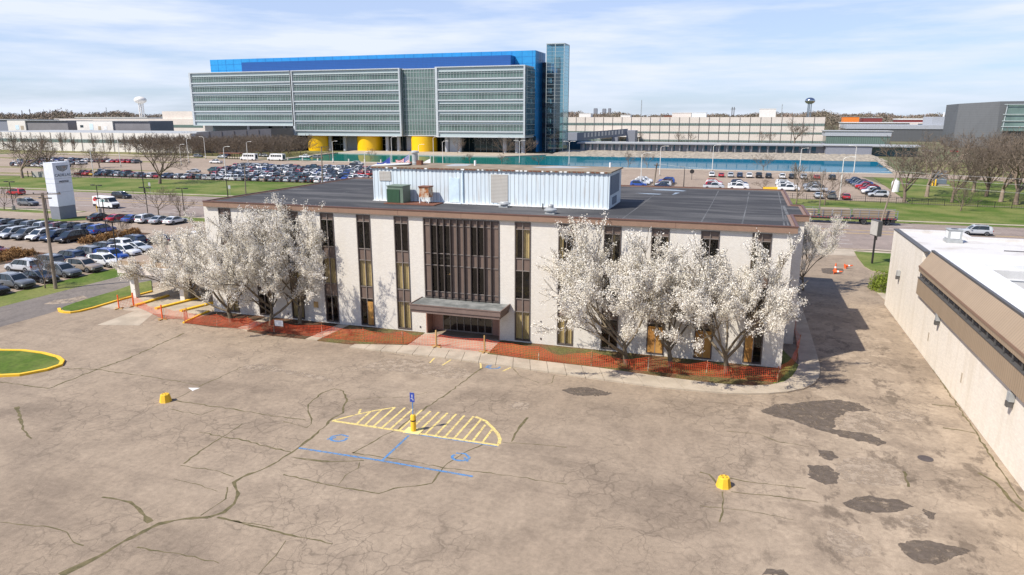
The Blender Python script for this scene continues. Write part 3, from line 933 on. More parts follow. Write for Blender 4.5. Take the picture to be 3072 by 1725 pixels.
def rim_band(b, pts, w_, z0, z1, mi=0):
    n = len(pts)
    a = sum(pts[i][0] * pts[(i + 1) % n][1] - pts[(i + 1) % n][0] * pts[i][1] for i in range(n))
    inn = []
    for i in range(n):
        p, q, r = Vector(pts[i - 1]), Vector(pts[i]), Vector(pts[(i + 1) % n])
        d1, d2 = (q - p).normalized(), (r - q).normalized()
        n1, n2 = Vector((-d1.y, d1.x)), Vector((-d2.y, d2.x))
        m = q + (n1 + n2) * w_ / (1 + n1.dot(n2))
        inn.append((m.x, m.y))
    V = [(p[0], p[1], z) for z in (z0, z1) for q in (pts, inn) for p in q]
    F = []
    for i in range(n):
        j = (i + 1) % n
        F += [(i, j, 2 * n + j, 2 * n + i), (2 * n + i, 2 * n + j, 3 * n + j, 3 * n + i), (n + j, n + i, 3 * n + i, 3 * n + j), (j, i, n + i, n + j)]
    b.add(V, F, mi)
rim_band(fz, fo, .42, 10.93, 11.4)
fs = fz.build('fascia', 'fascia', ob)
fc = MB()
fo2 = [(.5, -.35), (55.3, -.35), (55.3, 6.65), (56.65, 6.65), (56.65, 14.35), (55.75, 14.35), (55.75, 28.85), (.5, 28.85)]
rim_band(fc, fo2, .22, 11.4, 11.49)
fc.build('cap', 'fascia_cap', fs)
fj = MB()
for k in range(9):
    fj.box(3.5 + 6.1 * k, -.304, 10.94, 3.53 + 6.1 * k, -.3, 11.39)
fj.build('joint', 'fascia_cap', fs)
rf = MB().sheet([(.8, -.1), (55.1, -.1), (55.1, 6.9), (56.4, 6.9), (56.4, 14.1), (55.5, 14.1), (55.5, 28.6), (.8, 28.6)], 11.36).build('roof', 'roof_dark', ob)
sm = MB()
for a, b in (((42.15, 19.4), (41.8, .2)), ((48.6, 26.5), (48.1, .2)), ((51.9, 26), (51.2, .2)), ((55.0, 27), (54.3, .2)), ((34, 12.9), (34, 28)), ((26, 12.9), (26.2, 28)), ((17, 12.9), (17.2, 28)), ((9, .3), (9.2, 28))):
    sm.strip([a, ((a[0] + b[0]) / 2 + .05, (a[1] + b[1]) / 2), b], [.1, .07, .12], 11.364)
sm.strip([(54.9, 6.9), (54.9, 14)], .25, 11.366)
sm.strip([(54.6, 0), (54.7, 7)], .12, 11.3665)
sm.build('roof_seam', 'roof_seam', rf)
pd = MB()
for p in ([(220, 375), (330, 378), (470, 383), (600, 390), (560, 398), (400, 392)], [(450, 325), (620, 322), (800, 330), (950, 345), (900, 352), (700, 342), (520, 335)], [(740, 400), (800, 392), (860, 372), (790, 370), (770, 385)]):
    pd.sheet([g(*crop(1860, 500, 540 / 2576)(*q), 11.37) for q in p], 11.369)
pd.build('puddle', 'puddle', rf)

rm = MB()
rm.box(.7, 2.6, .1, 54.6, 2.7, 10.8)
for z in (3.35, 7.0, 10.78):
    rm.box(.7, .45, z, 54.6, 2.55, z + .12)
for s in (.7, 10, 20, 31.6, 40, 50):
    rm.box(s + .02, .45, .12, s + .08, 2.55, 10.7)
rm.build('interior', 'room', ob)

ZP = [(.2, 2.86, 'pane'), (2.86, 4.02, 'spandrel'), (4.02, 6.54, 'pane'), (6.54, 7.62, 'spandrel'), (7.62, 10.17, 'pane'), (10.17, 10.8, 'spandrel')]
def zigzag(b, x0, x1, z0, z1, y, mi=0, pitch=.11, amp=.035):
    n = max(2, int((x1 - x0) / pitch))
    for i in range(n):
        a, c = x0 + (x1 - x0) * i / n, x0 + (x1 - x0) * (i + 1) / n
        ya, yc = y + (amp if i % 2 else -amp), y + (-amp if i % 2 else amp)
        b.quad((a, ya, z0), (c, yc, z0), (c, yc, z1), (a, ya, z1), mi)

def bay(k, x0, curt=(), ply=(), dark=()):
    """tall window strip; curt / ply list (floor, half) cells with a curtain behind or a board in front"""
    fr = MB()
    x1 = x0 + BW
    fr.box(x0, -.05, .2, x0 + .09, .3, 10.8).box(x1 - .09, -.05, .2, x1, .3, 10.8).box(x0 + .09, -.047, 10.71, x1 - .09, .29, 10.8).box(x0 + .09, -.047, .2, x1 - .09, .29, .32)
    wd = fr.build('window', 'bronze', ob)
    br = MB()
    xm = (x0 + x1) / 2
    br.box(xm - .03, -.035, .32, xm + .03, .12, 10.71)
    for z in (2.86, 4.02, 6.54, 7.62, 10.17):
        br.box(x0 + .09, -.02, z - .03, xm - .03, .11, z + .03).box(xm + .03, -.02, z - .03, x1 - .09, .11, z + .03)
    br.build('glazing_bar', 'bronze_light', wd)
    pn = MB()
    cells = []
    fl = 0
    for z0, z1, kd in ZP:
        for h, (a, c) in enumerate(((x0 + .09, xm - .03), (xm + .03, x1 - .09))):
            if kd == 'spandrel':
                MB().box(a, .06, z0 + .03, c, .1, z1 - .03).build('spandrel', 'spandrel', wd)
            else:
                pn.quad((a, .07, max(z0 + .03, .32)), (c, .07, max(z0 + .03, .32)), (c, .07, z1 - .03), (a, .07, z1 - .03))
                cells.append((fl, h, a, c, max(z0 + .03, .32), z1 - .03))
        if kd == 'pane':
            fl += 1
    pn.build('pane', 'pane', wd)
    for f_, h, a, c, z0, z1 in cells:
        cb, pl = MB(), MB()
        if (f_, h) in curt:
            fr_ = curt[(f_, h)] if isinstance(curt, dict) else 1
            if fr_ >= 0:
                zigzag(cb, a, a + (c - a) * fr_, z0, z1, .2)
            else:
                zigzag(cb, c + (c - a) * fr_, c, z0, z1, .2)
        if (f_, h) in ply:
            pl.box(a - .02, -.03, z0, c + .02, -.012, z1 - .25)
        if cb.v:
            cb.build('curtain', 'curtain', wd)
        if pl.v:
            pl.build('plywood_board', 'ply', wd)
F = lambda *a: {k: 1 for k in a}
bay(0, BAYS[0], {(0, 0): 1, (0, 1): 1, (2, 0): .4})
bay(1, BAYS[1], F((1, 0)))
bay(2, BAYS[2], F((0, 0), (0, 1), (1, 1)))
bay(3, BAYS[3], F((1, 0), (1, 1)))
bay(4, BAYS[4], F((1, 0), (1, 1)), [(0, 1)])
bay(5, BAYS[5], F((1, 0), (1, 1), (0, 0), (0, 1)))
bay(6, BAYS[6], {(0, 0): 1, (0, 1): 1, (2, 1): 1, (2, 0): .15})
bay(7, BAYS[7], {(0, 0): 1, (0, 1): 1, (2, 0): .5, (2, 1): -.2})
bay(8, BAYS[8], {(2, 1): .3})
bay(9, BAYS[9], {(2, 1): -.25}, [(0, 0), (0, 1)])
bay(10, BAYS[10], {}, [(0, 0), (0, 1)])
bay(11, BAYS[11], {(2, 0): .3}, [(0, 0)])

# entrance: tall glazed grid over a canopy, recessed doors below
gx0, gx1 = 24.15, 31.35
gr = MB()
gr.box(gx0, -.06, 3.5, gx0 + .1, .3, 10.8).box(gx1 - .1, -.06, 3.5, gx1, .3, 10.8).box(gx0 + .1, -.055, 10.68, gx1 - .1, .29, 10.8).box(gx0 + .1, -.055, 3.5, gx1 - .1, .29, 3.62)
cw = gr.build('entrance_window', 'bronze', ob)
bar, pn = MB(), MB()
n = 11
dx = (gx1 - gx0 - .2) / n
glass_c = {1: (1, 1, 1), 2: (1, 1, 1), 3: (1, 1, 1), 7: (1, 0, 1), 8: (1, 0, 1)}
rows = [(3.62, 4.1, None), (4.1, 6.54, 0), (6.54, 7.62, 1), (7.62, 10.17, 2), (10.17, 10.68, None)]
for i in range(n):
    a = gx0 + .1 + dx * i
    if i:
        MB().box(a - .035, -.2, 3.55, a + .035, .1, 10.72).build('fin', 'bronze', cw)
    for z0, z1, r in rows:
        if z0 > 3.7:
            bar.box(a + .035, -.02, z0 - .03, a + dx - .035, .09, z0 + .03)
        q = (a + .03, z0 + .03, a + dx - .03, z1 - .03)
        if r is not None and i in glass_c and glass_c[i][r]:
            pn.quad((q[0], .06, q[1]), (q[2], .06, q[1]), (q[2], .06, q[3]), (q[0], .06, q[3]))
        else:
            MB().box(q[0], .05, q[1], q[2], .1, q[3]).build('spandrel', 'spandrel', cw)
bar.build('glazing_bar', 'bronze_light', cw)
pn.build('pane', 'pane', cw)
ib = MB()
for (x, y, z, l) in ((26.2, .9, 5.55, 1.2), (25.9, 1.1, 5.45, 1.5), (26.4, 1.3, 5.6, .9)):
    ib.box(x, y, z, x + l, y + .12, z + .05)
ib.build('loose_board', 'wood', cw)
cn = MB()
cn.box(23.85, -2.65, 3.0, 32.3, -.005, 3.42)
cn.box(23.95, -2.55, 2.72, 32.2, -.01, 3.0)
cn.box(23.8, -2.7, 3.42, 32.35, -2.6, 3.5).box(23.8, -2.6, 3.42, 23.9, -.01, 3.5).box(32.25, -2.6, 3.42, 32.35, -.01, 3.5)
cno = cn.build('canopy', 'canopy_brown', ob)
MB().sheet([(23.9, -2.6), (32.25, -2.6), (32.25, -.02), (23.9, -.02)], 3.44).build('canopy_roof', 'canopy_top', cno)
en = MB()
en.box(24.15, .0, 0, 24.25, 1.5, 2.72).box(31.25, 0, 0, 31.35, 1.5, 2.72).box(24.25, 1.35, 0, 25.3, 1.5, 2.72).box(30.15, 1.35, 0, 31.25, 1.5, 2.72).box(24.25, 1.36, 2.6, 31.25, 1.49, 2.72)
eo = en.build('entrance', 'granite', ob)
db, dp = MB(), MB()
for i in range(8):
    a = 25.3 + (30.15 - 25.3) * i / 7
    db.box(a - .035, 1.32, .02, a + .035, 1.4, 2.6)
    if i < 7:
        dp.quad((a + .035, 1.38, .03), (a + .6578, 1.38, .03), (a + .6578, 1.38, 2.6), (a + .035, 1.38, 2.6))
        db.box(a + .035, 1.33, .02, a + .65, 1.39, .14)
db.build('door_frame', 'bronze_light', eo)
dp.build('door_pane', 'pane_dark', eo)
sd = MB().box(54.7, .8, 0, 54.75, 3.4, 2.6).build('side_door', 'pane_dark', ob)
MB().box(54.78, 1.9, .25, 54.84, 2.9, 2.3).build('side_window', 'white_trim', ob)
for s in (23.5, 35.1, 9.2):
    MB().box(s, -.05, .5, s + .12, 0, .65).build('wall_vent', 'bronze', ob)
    MB().box(s, -.05, 2.1, s + .1, 0, 2.2).build('wall_vent', 'bronze', ob)
MB().box(12.25, -.03, 1.5, 12.75, -.002, 2.1).build('wall_notice', 'wood', ob)

# penthouse on the roof
ph = MB().box(15.9, 6.2, 11.36, 39.7, 12.6, 14.62).build('penthouse', 'pent', ob)
pr_ = MB()
pr_.box(15.75, 6.05, 14.62, 39.85, 12.75, 14.74)
pr_.build('penthouse_roof', 'pent_roof', ph)
pe = MB()
for i in range(57):
    a = 15.75 + .42 * i
    pe.box(a + .02, 6.02, 14.58, a + .42 - .04 - rnd.random() * .2, 6.045, 14.7, rnd.choice((0, 0, 1)))
pe.build('ragged_edge', ['rust_dark', 'white_trim'], ph)
wr = MB()
for p in ([(860, 170), (960, 155), (1110, 158), (1060, 175), (900, 178)], [(1640, 185), (1900, 175), (2210, 190), (2000, 196), (1720, 192)]):
    wr.sheet([g(*crop(1050, 440, .33)(*q), 14.75) for q in p], 14.748)
wr.build('wet_patch', 'grey_roof', ph)
MB().box(16.65, 6.14, 13.35, 17.9, 6.195, 14.28).build('louvre', 'louvre', ph)
MB().box(28.4, 6.14, 11.6, 30.1, 6.195, 14.25).build('louvre', 'louvre', ph)
MB().box(39.705, 6.7, 12.6, 39.76, 11.2, 14.3).build('louvre', 'louvre_blue', ph)
MB().box(39.705, 7.9, 11.6, 39.76, 10, 12.3).build('louvre', 'louvre_blue', ph)
d_ = MB().box(24.15, 6.15, 11.5, 25.15, 6.195, 13.8).build('roof_door', 'pale_blue', ph)
MB().tube([(25.55, 6.12, 14.55), (25.55, 6.12, 11.42), (25.4, 5.85, 11.4)], .06, 8).build('downspout', 'pale_blue', ph)
fl_ = MB()
for i in range(60):
    a = 15.9 + 23.8 * i / 60
    fl_.box(a, 5.95 - rnd.random() * .12, 11.362, a + 23.8 / 60 - .01, 6.19, 11.40 + rnd.random() * .03)
fl_.build('flashing', 'white_trim', ph)

# plant on the roof
t = thing('condenser_unit', 'green louvred condenser box standing on the flat roof', 'condenser', (19.2, 5.0, 11.46))
MB().box(-.75, -.85, .03, .6, -.82, 1.28).box(-.75, -.82, .03, -.7, .75, 1.3).build('louvre_panel', 'green_unit', t)
MB().box(-.7, -.8, 0, .95, .8, 1.55).box(-.76, -.86, 1.55, 1.0, .86, 1.63).build('casing', 'green_metal', t)
t = thing('rusty_unit', 'rust eaten air unit on white legs beside the green condenser', 'air unit', (22.1, 5.2, 11.46))
MB().box(-.5, -.5, .55, .5, .5, 1.5).build('casing', 'rust', t)
MB().box(-.56, -.56, 1.5, .56, .56, 1.6).build('top', 'rust_dark', t)
for sx in (-1, 1):
    for sy in (-1, 1):
        MB().box(sx * .46 - .04, sy * .46 - .04, 0, sx * .46 + .04, sy * .46 + .04, .55).build('leg', 'white_metal', t)
MB().tube([(-.2, -.3, .55), (-.2, -.35, .3), (.1, -.35, .25), (.15, -.2, .02)], .04, 6).build('pipe', 'white_metal', t)
MB().box(18.3, 3.75, 11.362, 23.6, 6.0, 11.455).build('curb', 'rust_dark', None)
tag(bpy.context.scene.objects['curb'], 'rusty low frame under the rooftop condensers', 'equipment frame').name = 'equipment_frame'
def roof_fan(x, y, h, label, litter=False):
    t = thing('roof_fan', label, 'roof fan', (x, y, 11.362), 0, 'round roof fans')
    MB().box(-.42, -.42, 0, .42, .42, .12).build('curb', 'galv', t)
    MB().lathe([(.34, .12), (.34, .25), (.56, .27), (.56, .38), (.42, .46), (.26 if h else .4, .5)] + ([(.26, .72), (.2, .8), (0, .82)] if h else [(0, .5)]), (0, 0), 18).build('hood', 'galv', t, smooth=True)
    return t
roof_fan(30.15, 4.95, 0, 'squat round roof fan in front of the tall louvre')
roof_fan(35.4, 1.9, 1, 'domed round roof fan close to the front roof edge')
tag(MB().tube([(33.9, 4.8, 11.36), (33.9, 4.8, 11.85)], .06, 8).build('vent_pipe', 'black_metal'), 'short dark vent pipe in front of the pale blue penthouse', 'vent pipe')
tag(MB().tube([(25.3, 10.2, 14.74), (25.3, 10.2, 15.25)], .11, 10).build('vent_pipe', 'white_metal'), 'white vent pipe near the middle of the gravel penthouse roof', 'vent pipe')
tag(MB().tube([(38.7, 11.9, 14.74), (38.7, 11.9, 15.2)], .1, 10).build('vent_pipe', 'white_metal'), 'white vent pipe at the right end of the gravel penthouse roof', 'vent pipe')
t = thing('exhaust_stack', 'rusty capped exhaust stack on the gravel penthouse roof', 'exhaust stack', (18.95, 9.6, 14.74))
MB().lathe([(.35, 0), (.35, .25), (.3, .3), (.3, 1.15), (0, 1.15)], (0, 0), 14).build('duct', 'galv', t, smooth=True)
MB().lathe([(.42, 1.2), (.42, 1.32), (.3, 1.42), (0, 1.44)], (0, 0), 14).build('cap', 'galv', t, smooth=True)
MB().box(.25, -.25, 0, .8, .25, .45).box(-.5, -.3, 0, -.25, .3, .3).build('housing', 'rust_dark', t)
t = tag(MB().box(-1.9, -.9, 0, 1.9, .9, .06).build('roof_panel', 'membrane_clean', None, (16.9, 8.4, 14.78), .25), 'loose white sheet lying beside the rusty exhaust stack', 'roof sheet')
t.rotation_euler.y = -.05

# drive-through canopy left of the office building
t = thing('drive_through_canopy', 'flat beige canopy over the drive-through lanes behind blossom trees', 'canopy')
MB().box(-13.1, 1.1, 3.0, .28, 15, 3.75).build('fascia', 'cream', t)
MB().box(-13.14, 1.06, 3.75, .28, 15.04, 3.85).build('trim', 'white_trim', t)
MB().box(-13.0, 1.2, 3.85, .28, 14.9, 4.35).build('parapet', 'tan_rib', t)
for x, y in ((-12.2, 2.3), (-6.2, 3.0), (-12.2, 13.5), (-6.2, 13.5)):
    MB().box(x - .3, y - .3, .006, x + .3, y + .3, 3.0).build('column', 'cream_white', t)

# ------------------------------------------------------------------ trees
def skeleton(seed, height, trunk, levels, kids, r0, ang, ratio, up=.12, wob=.13, lean=(0, 0), shape=1.0, taper=.62, droop=False):
    """branches as (start, end, r start, r end, level); three or four bends per branch"""
    R = np.random.default_rng(seed)
    segs = []
    def grow(p, d, L, r, lev):
        ns = 4 if lev == 0 else 3
        nodes_ = [(p, d, r)]
        rr = r
        for i in range(ns):
            d = d + R.normal(0, wob * (.45 if lev == 0 else 1), 3) + np.array([0, 0, up if lev else .05])
            d /= np.linalg.norm(d)
            q = p + d * L / ns
            r2 = r * (1 - (1 - taper) * (i + 1) / ns)
            segs.append((p, q, rr, r2, lev))
            p, rr = q, r2
            nodes_.append((p, d, rr))
        if lev >= levels:
            return
        k = kids[lev]
        a0 = R.uniform(0, 6.28)
        for j in range(k):
            f = 1.0 if j == 0 else R.uniform(.45, 1.0)
            if lev == 0:
                f = 1.0 if j < 2 else R.uniform(.72, 1.0)
            idx = min(ns, max(1, int(round(f * ns))))
            bp_, bd, br = nodes_[idx]
            low = lev == 0 and j >= 3 and droop
            if low:
                idx = min(ns, max(1, int(round(R.uniform(.6, 1.0) * ns))))
                bp_, bd, br = nodes_[idx]
            az = a0 + j * 2.4 + R.uniform(-.35, .35)
            an = rad(R.uniform(42, 66) if low else R.uniform(*ang)) * (.45 if j == 0 and lev else 1)
            ref = np.array([1., 0, 0]) if abs(bd[2]) > .9 else np.array([0, 0, 1.])
            u = np.cross(bd, ref); u /= np.linalg.norm(u)
            v = np.cross(bd, u)
            nd = bd * math.cos(an) + (u * math.cos(az) + v * math.sin(az)) * math.sin(an)
            grow(bp_, nd, L * ratio * R.uniform(.8, 1.15) if lev else height * .42 * R.uniform(.85, 1.15) * shape, br * (.78 if j == 0 else R.uniform(.5, .68)), lev + 1)
    d0 = np.array([lean[0], lean[1], 1.0])
    grow(np.zeros(3), d0 / np.linalg.norm(d0), trunk, r0, 0)
    top = max(s[1][2] for s in segs)
    k = height / top
    return [(a * k, b * k, ra, rb, lv) for a, b, ra, rb, lv in segs]

def tube_mesh(name, segs, mat, n=5, rmin=.012):
    P0 = np.array([s[0] for s in segs]); P1 = np.array([s[1] for s in segs])
    r0 = np.maximum([s[2] for s in segs], rmin); r1 = np.maximum([s[3] for s in segs], rmin)
    D = P1 - P0
    D /= np.maximum(np.linalg.norm(D, axis=1, keepdims=True), 1e-6)
    ref = np.where(np.abs(D[:, 2:3]) > .9, [[1., 0, 0]], [[0, 0, 1.]])
    U = np.cross(D, ref); U /= np.linalg.norm(U, axis=1, keepdims=True)
    W = np.cross(D, U)
    m = len(segs)
    V = np.zeros((m, 2, n, 3))
    for k in range(n):
        a = 2 * math.pi * k / n
        o = U * math.cos(a) + W * math.sin(a)
        V[:, 0, k] = P0 + o * r0[:, None]
        V[:, 1, k] = P1 + o * r1[:, None]
    base = np.arange(m)[:, None] * 2 * n
    F = []
    for k in range(n):
        j = (k + 1) % n
        F.append(np.concatenate([base + k, base + j, base + n + j, base + n + k], axis=1))
    return quads_mesh(name, V.reshape(-1, 3), np.concatenate(F), mat, n > 4)

def quads_mesh(name, V, F, mat, smooth=False):
    me = bpy.data.meshes.new(name)
    me.vertices.add(len(V))
    me.vertices.foreach_set('co', np.ascontiguousarray(V, dtype=np.float32).ravel())
    me.loops.add(F.size)
    me.loops.foreach_set('vertex_index', np.ascontiguousarray(F, dtype=np.int32).ravel())
    me.polygons.add(len(F))
    me.polygons.foreach_set('loop_start', np.arange(len(F), dtype=np.int32) * F.shape[1])
    me.polygons.foreach_set('loop_total', np.full(len(F), F.shape[1], dtype=np.int32))
    if smooth:
        me.polygons.foreach_set('use_smooth', np.ones(len(F), dtype=bool))
    me.materials.append(MT[mat])
    me.update(calc_edges=True)
    return me

def petals(name, segs, n, size, spread, seed, mat, minlev):
    R = np.random.default_rng(seed)
    S = [s for s in segs if s[4] >= minlev]
    A = np.array([s[0] for s in S]); B = np.array([s[1] for s in S])
    # bunches along the twigs, each of several small faces
    nb = n // 7
    i = R.integers(0, len(S), nb)
    c = A[i] + (B[i] - A[i]) * R.uniform(0, 1.05, (nb, 1)) + R.normal(0, spread, (nb, 3))
    fld = np.sin(c[:, 0] * 1.9 + seed) + np.sin(c[:, 1] * 2.1 + seed * 2) + np.sin(c[:, 2] * 1.7 + seed * 3) + .8 * np.sin(c[:, 0] * 4.3 + c[:, 2] * 3.7)
    c = c[fld + R.normal(0, .5, len(c)) > -1.05]
    nb = len(c)
    c = np.repeat(c, 7, axis=0) + R.normal(0, .12, (nb * 7, 3))
    m = len(c)
    d1 = R.normal(0, 1, (m, 3)); d1 /= np.linalg.norm(d1, axis=1, keepdims=True)
    d2 = np.cross(d1, R.normal(0, 1, (m, 3))); d2 /= np.linalg.norm(d2, axis=1, keepdims=True)
    s = size * R.uniform(.6, 1.3, (m, 1))
    V = np.stack([c - d1 * s - d2 * s * .7, c + d1 * s - d2 * s, c + d1 * s * .8 + d2 * s, c - d1 * s + d2 * s * .9], axis=1).reshape(-1, 3)
    F = np.arange(m * 4).reshape(-1, 4)
    return quads_mesh(name, V, F, mat)

def pear_mesh(seed, h, trunk, lean, n, spread_ang=(22, 48)):
    sg = skeleton(seed, h, trunk, 4, [7, 5, 4, 4], .24, spread_ang, .62, .11, .17, lean, 1.0, .62, True)
    sg = [s for s in sg if s[4] < 2 or min(s[0][2], s[1][2]) > 2.3 + .6 * (s[4] > 2)]
    return (tube_mesh('trunk', [s for s in sg if s[4] <= 2], 'bark_pear', 6, .02), tube_mesh('twigs', [s for s in sg if s[4] > 2], 'bark_pear', 3, .018), petals('crown', sg, int(n * 1.3), .037, .06, seed + 1, 'petal', 3))

def place_tree(name, meshes, names, label, cat, x, y, rz=0, sc=(1, 1, 1), group=None, z=0):
    t = thing(name, label, cat, (x, y, z), rz, group)
    t.scale = sc
    for me, nm in zip(meshes, names):
        link(nm, me, t)
    return t

PN = ('trunk', 'twigs', 'crown')
pears = [pear_mesh(3, 9.6, 1.7, (-.16, .05), 60000, (26, 50)), pear_mesh(8, 11.4, 1.9, (.02, 0), 58000), pear_mesh(21, 11.6, 2.0, (.03, -.03), 58000), pear_mesh(35, 9.6, 1.9, (.0, .02), 36000, (18, 38)), pear_mesh(44, 10.6, 1.6, (.06, 0), 54000, (22, 46))]
GP = 'white blossoming trees around the office building'
def pear(k, x, y, rz, sc, label):
    return place_tree('blossom_tree', pears[k], PN, label, 'blossom tree', x, y, rz, sc, GP)
pear(0, -5.6, 3.6, .4, (1.0, 1.0, .86), 'leftmost spreading blossom tree over the drive-through lanes')
pear(4, -2.6, 7.5, 1.4, (1.05, 1.05, .88), 'blossom tree behind the leaning one, past the left office corner')
pear(0, 4.5, -2.55, 0, (1.1, 1, 1.02), 'forked blossom tree leaning left over the first mulch bed')
pear(1, 8.9, -2.4, 2.1, (.92, .85, 1.02), 'blossom tree with a bandaged trunk in the second mulch bed')
pear(2, 11.2, -1.0, .6, (1.0, .85, 1.08), 'tallest blossom tree, close against the wall left of the entrance')
pear(1, 43.1, -2.75, .3, (1.08, .85, 1.06), 'wide blossom tree before the bricks, first one right of the entrance')
pear(3, 46.6, -2.3, 1.1, (1.0, 1.0, 1.08), 'slim sparse blossom tree between two wider ones by plywood windows')
pear(4, 50.9, -2.6, 4.0, (.98, .85, 1.08), 'blossom tree with low forked trunk near the right office corner')
pear(2, 58.7, 28.5, 2.2, (.52, .62, .78), 'smaller blossom tree behind the office beside the side drive')

def bare_mesh(seed, h, trunk, r0, levels, kids, ang, ratio, up, rmin, mt='bark', mt2='twig', lean=(0, 0), shape=1.0):
    sg = skeleton(seed, h, trunk, levels, kids, r0, ang, ratio, up, .15, lean, shape)
    return (tube_mesh('trunk', [s for s in sg if s[4] <= 2], mt, 6, rmin), tube_mesh('crown', [s for s in sg if s[4] > 2], mt2, 3, rmin))
BN = ('trunk', 'crown')
big = [bare_mesh(101 + i, 15, 3.6, .46, 5, [6, 4, 4, 4, 3], (24, 60), .62, .05, .028, 'bark_pale' if i % 2 else 'bark') for i in range(4)]
small = [bare_mesh(201 + i, 6, 1.6, .13, 4, [6, 4, 4, 3], (22, 50), .62, .1, .017) for i in range(3)]
grove = [bare_mesh(301 + i, 7.6, 1.7, .13, 4, [7, 5, 4, 4], (26, 62), .6, .07, .03, 'bark', 'twig') for i in range(3)]
poplar = [bare_mesh(401 + i, 11, 1.5, .16, 3, [12, 5, 4], (16, 32), .5, .2, .03, 'bark', 'twig') for i in range(2)]

def bare(kind, meshes, x, y, h, h0, label, rz=None, w=1.0, group=None, name='bare_tree'):
    k = h / h0
    return place_tree(name, meshes[kind % len(meshes)], BN, label, 'bare tree', x, y, rnd.uniform(0, 6.28) if rz is None else rz, (k * w, k * w, k), group)
GB = 'large bare trees on the right hand lawn'
for i, (x, y, h, w, l) in enumerate(((88.1, 129, 15.7, .95, 'large bare tree beside the white utility tank, dark trunk on the lawn'), (95.8, 143, 16.8, 1.0, 'large bare tree with a forked trunk behind the yellow bollards'),
                                     (98.5, 131.1, 13.6, .85, 'bare tree with straight pale trunk in front of the transformer box'), (110.3, 159.4, 16.8, 1.0, 'large bare tree standing deepest in the lawn near the far path'),
                                     (110.1, 147.7, 16, .95, 'large bare tree in the middle of the four on the far lawn'), (109.8, 136, 17.2, 1.0, 'large bare tree just behind the black fence, pale trunk'),
                                     (111.2, 130.5, 17.6, 1.05, 'large bare tree at the right frame edge by the black fence'), (121, 150, 17, 1.05, 'large bare tree half outside the right frame edge'),
                                     (118, 175, 16, 1.1, 'large bare tree near the curving path and street'), (128, 190, 17, 1.1, 'large bare tree beyond the curving street at the far right'))):
    bare(i, big, x, y, h, 15, l, None, w, GB)
GL_ = 'large bare trees beside the employee car park'
for i, (x, y, h, w, l) in enumerate(((-172.9, 114.3, 14.8, 1.15, 'dark bare tree at the far left of the lawn by the small gate'), (-178.3, 128.2, 13, 1.1, 'bare tree just behind the tall white pylon sign'),
                                     (-189.8, 159.4, 9.6, 1.25, 'low spreading bare tree on the grass strip behind the red pickup'), (-114.5, 112, 15.4, 1.15, 'big bare tree alone on the lawn before the crowded car park'))):
    bare(i + 1, big, x, y, h, 15, l, None, w, GL_)
GS = 'young bare street trees'
for i, (x, y, h, w, l) in enumerate(((-157.2, 121.4, 5.6, 1, 'thin young bare tree by the lawn fence right of the pylon sign'), (-55.4, 55.8, 5.6, 1.15, 'young bare tree on the verge in front of the road'),
                                     (-99.9, 53.3, 5.4, 1.1, 'young bare tree on the verge at the left frame edge'), (-61, 56.2, 6.2, 1.1, 'young bare tree in front of the white delivery van'), (96, 114, 6.9, .9, 'young bare tree on the lawn in front of the black fence'),
                                     (63.6, 116.4, 9.6, 1.0, 'wide bare tree beyond the rear right office corner'), (69.5, 116, 8.5, .9, 'bare tree with one long limb behind the flatbed trailer'), (8.3, 225, 7.2, .9, 'left of two bare trees at the near pond bank'),
                                     (15.8, 225, 7, .9, 'right of two bare trees at the near pond bank'), (59, 223.8, 6.4, 1.1, 'lone bare tree on the near pond bank before the pavilion windows'), (57, 147.5, 3.4, 1.7, 'low bare shrub tree between the pickups and the tan van'),
                                     (-25.9, 2.5, 4.2, 1.0, 'small bare tree beside the grey wooden pole on the grass strip'), (-45.6, 31.5, 3.6, 1.3, 'small bare tree in the brown shrub island of the dealership'),
                                     (-129, 228, 7, .9, 'bare tree by the left pond edge'), (-110, 232, 6, .9, 'bare tree before the third yellow drum'), (-95, 300, 9, 1, 'bare tree between the third drum and the lobby wall'), (-200, 300, 8, 1, 'bare tree before the first yellow drum'),
                                     (-70, 303, 9.5, 1.3, 'bushy bare tree under the right end of the office slab'), (-58, 304, 9, 1.4, 'bushy bare tree before the blue wall foot'), (-47, 232, 4.5, 1.7, 'low bare bush on the near pond bank below the glass tower'),
                                     (-62, 233, 4.2, 1.7, 'low bare bush on the near pond bank below the blue wall'), (-30, 231, 4.2, 1.7, 'low bare bush on the near pond bank left of the lamp'))):
    bare(i, small, x, y, h, 6, l, None, w, GS)
for i, (x, y, h) in enumerate(((3.9, 515, 8.5), (12.6, 514, 9.5), (64.6, 512, 9.5), (71.5, 510, 9.6), (86.8, 500, 19.7), (116.5, 505, 15.6), (-28, 514, 9), (-42, 513, 7.5), (127, 470, 11), (137, 462, 10))):
    bare(i, big if h > 12 else small, x, y, h, 15 if h > 12 else 6, f'bare tree {"taller than the roof line " if h > 17 else ""}by the long cream building, {ordinal(sorted([3.9, 12.6, 64.6, 71.5, 86.8, 116.5, -28, -42, 127, 137]).index(x))} from the left', None, .95, 'bare trees along the long cream building')
GG = 'small bare trees of the clipped grove'
for r in range(4):
    for k in range(17):
        x, y = -262 + 6.0 * k + (r % 2) * 2, 244 + 12 * r
        if x > -163 - r * 3:
            continue
        bare(k + r, grove, x + rnd.uniform(-.5, .5), y, 10.5 * rnd.uniform(.92, 1.08), 7.6, f'{ordinal(k)} small bare tree from the left, {("front", "second", "third", "rear")[r]} row of the clipped grove', None, 1.05, GG)
for k in range(11):
    x = -372 + 12.5 * k
    bare(k, poplar, x + rnd.uniform(-2, 2), 253, rnd.uniform(9, 12.5), 11, f'slim upright bare tree against the cream left wall, {ordinal(k)} from the left', None, 1, 'slim bare trees against the cream left wall')
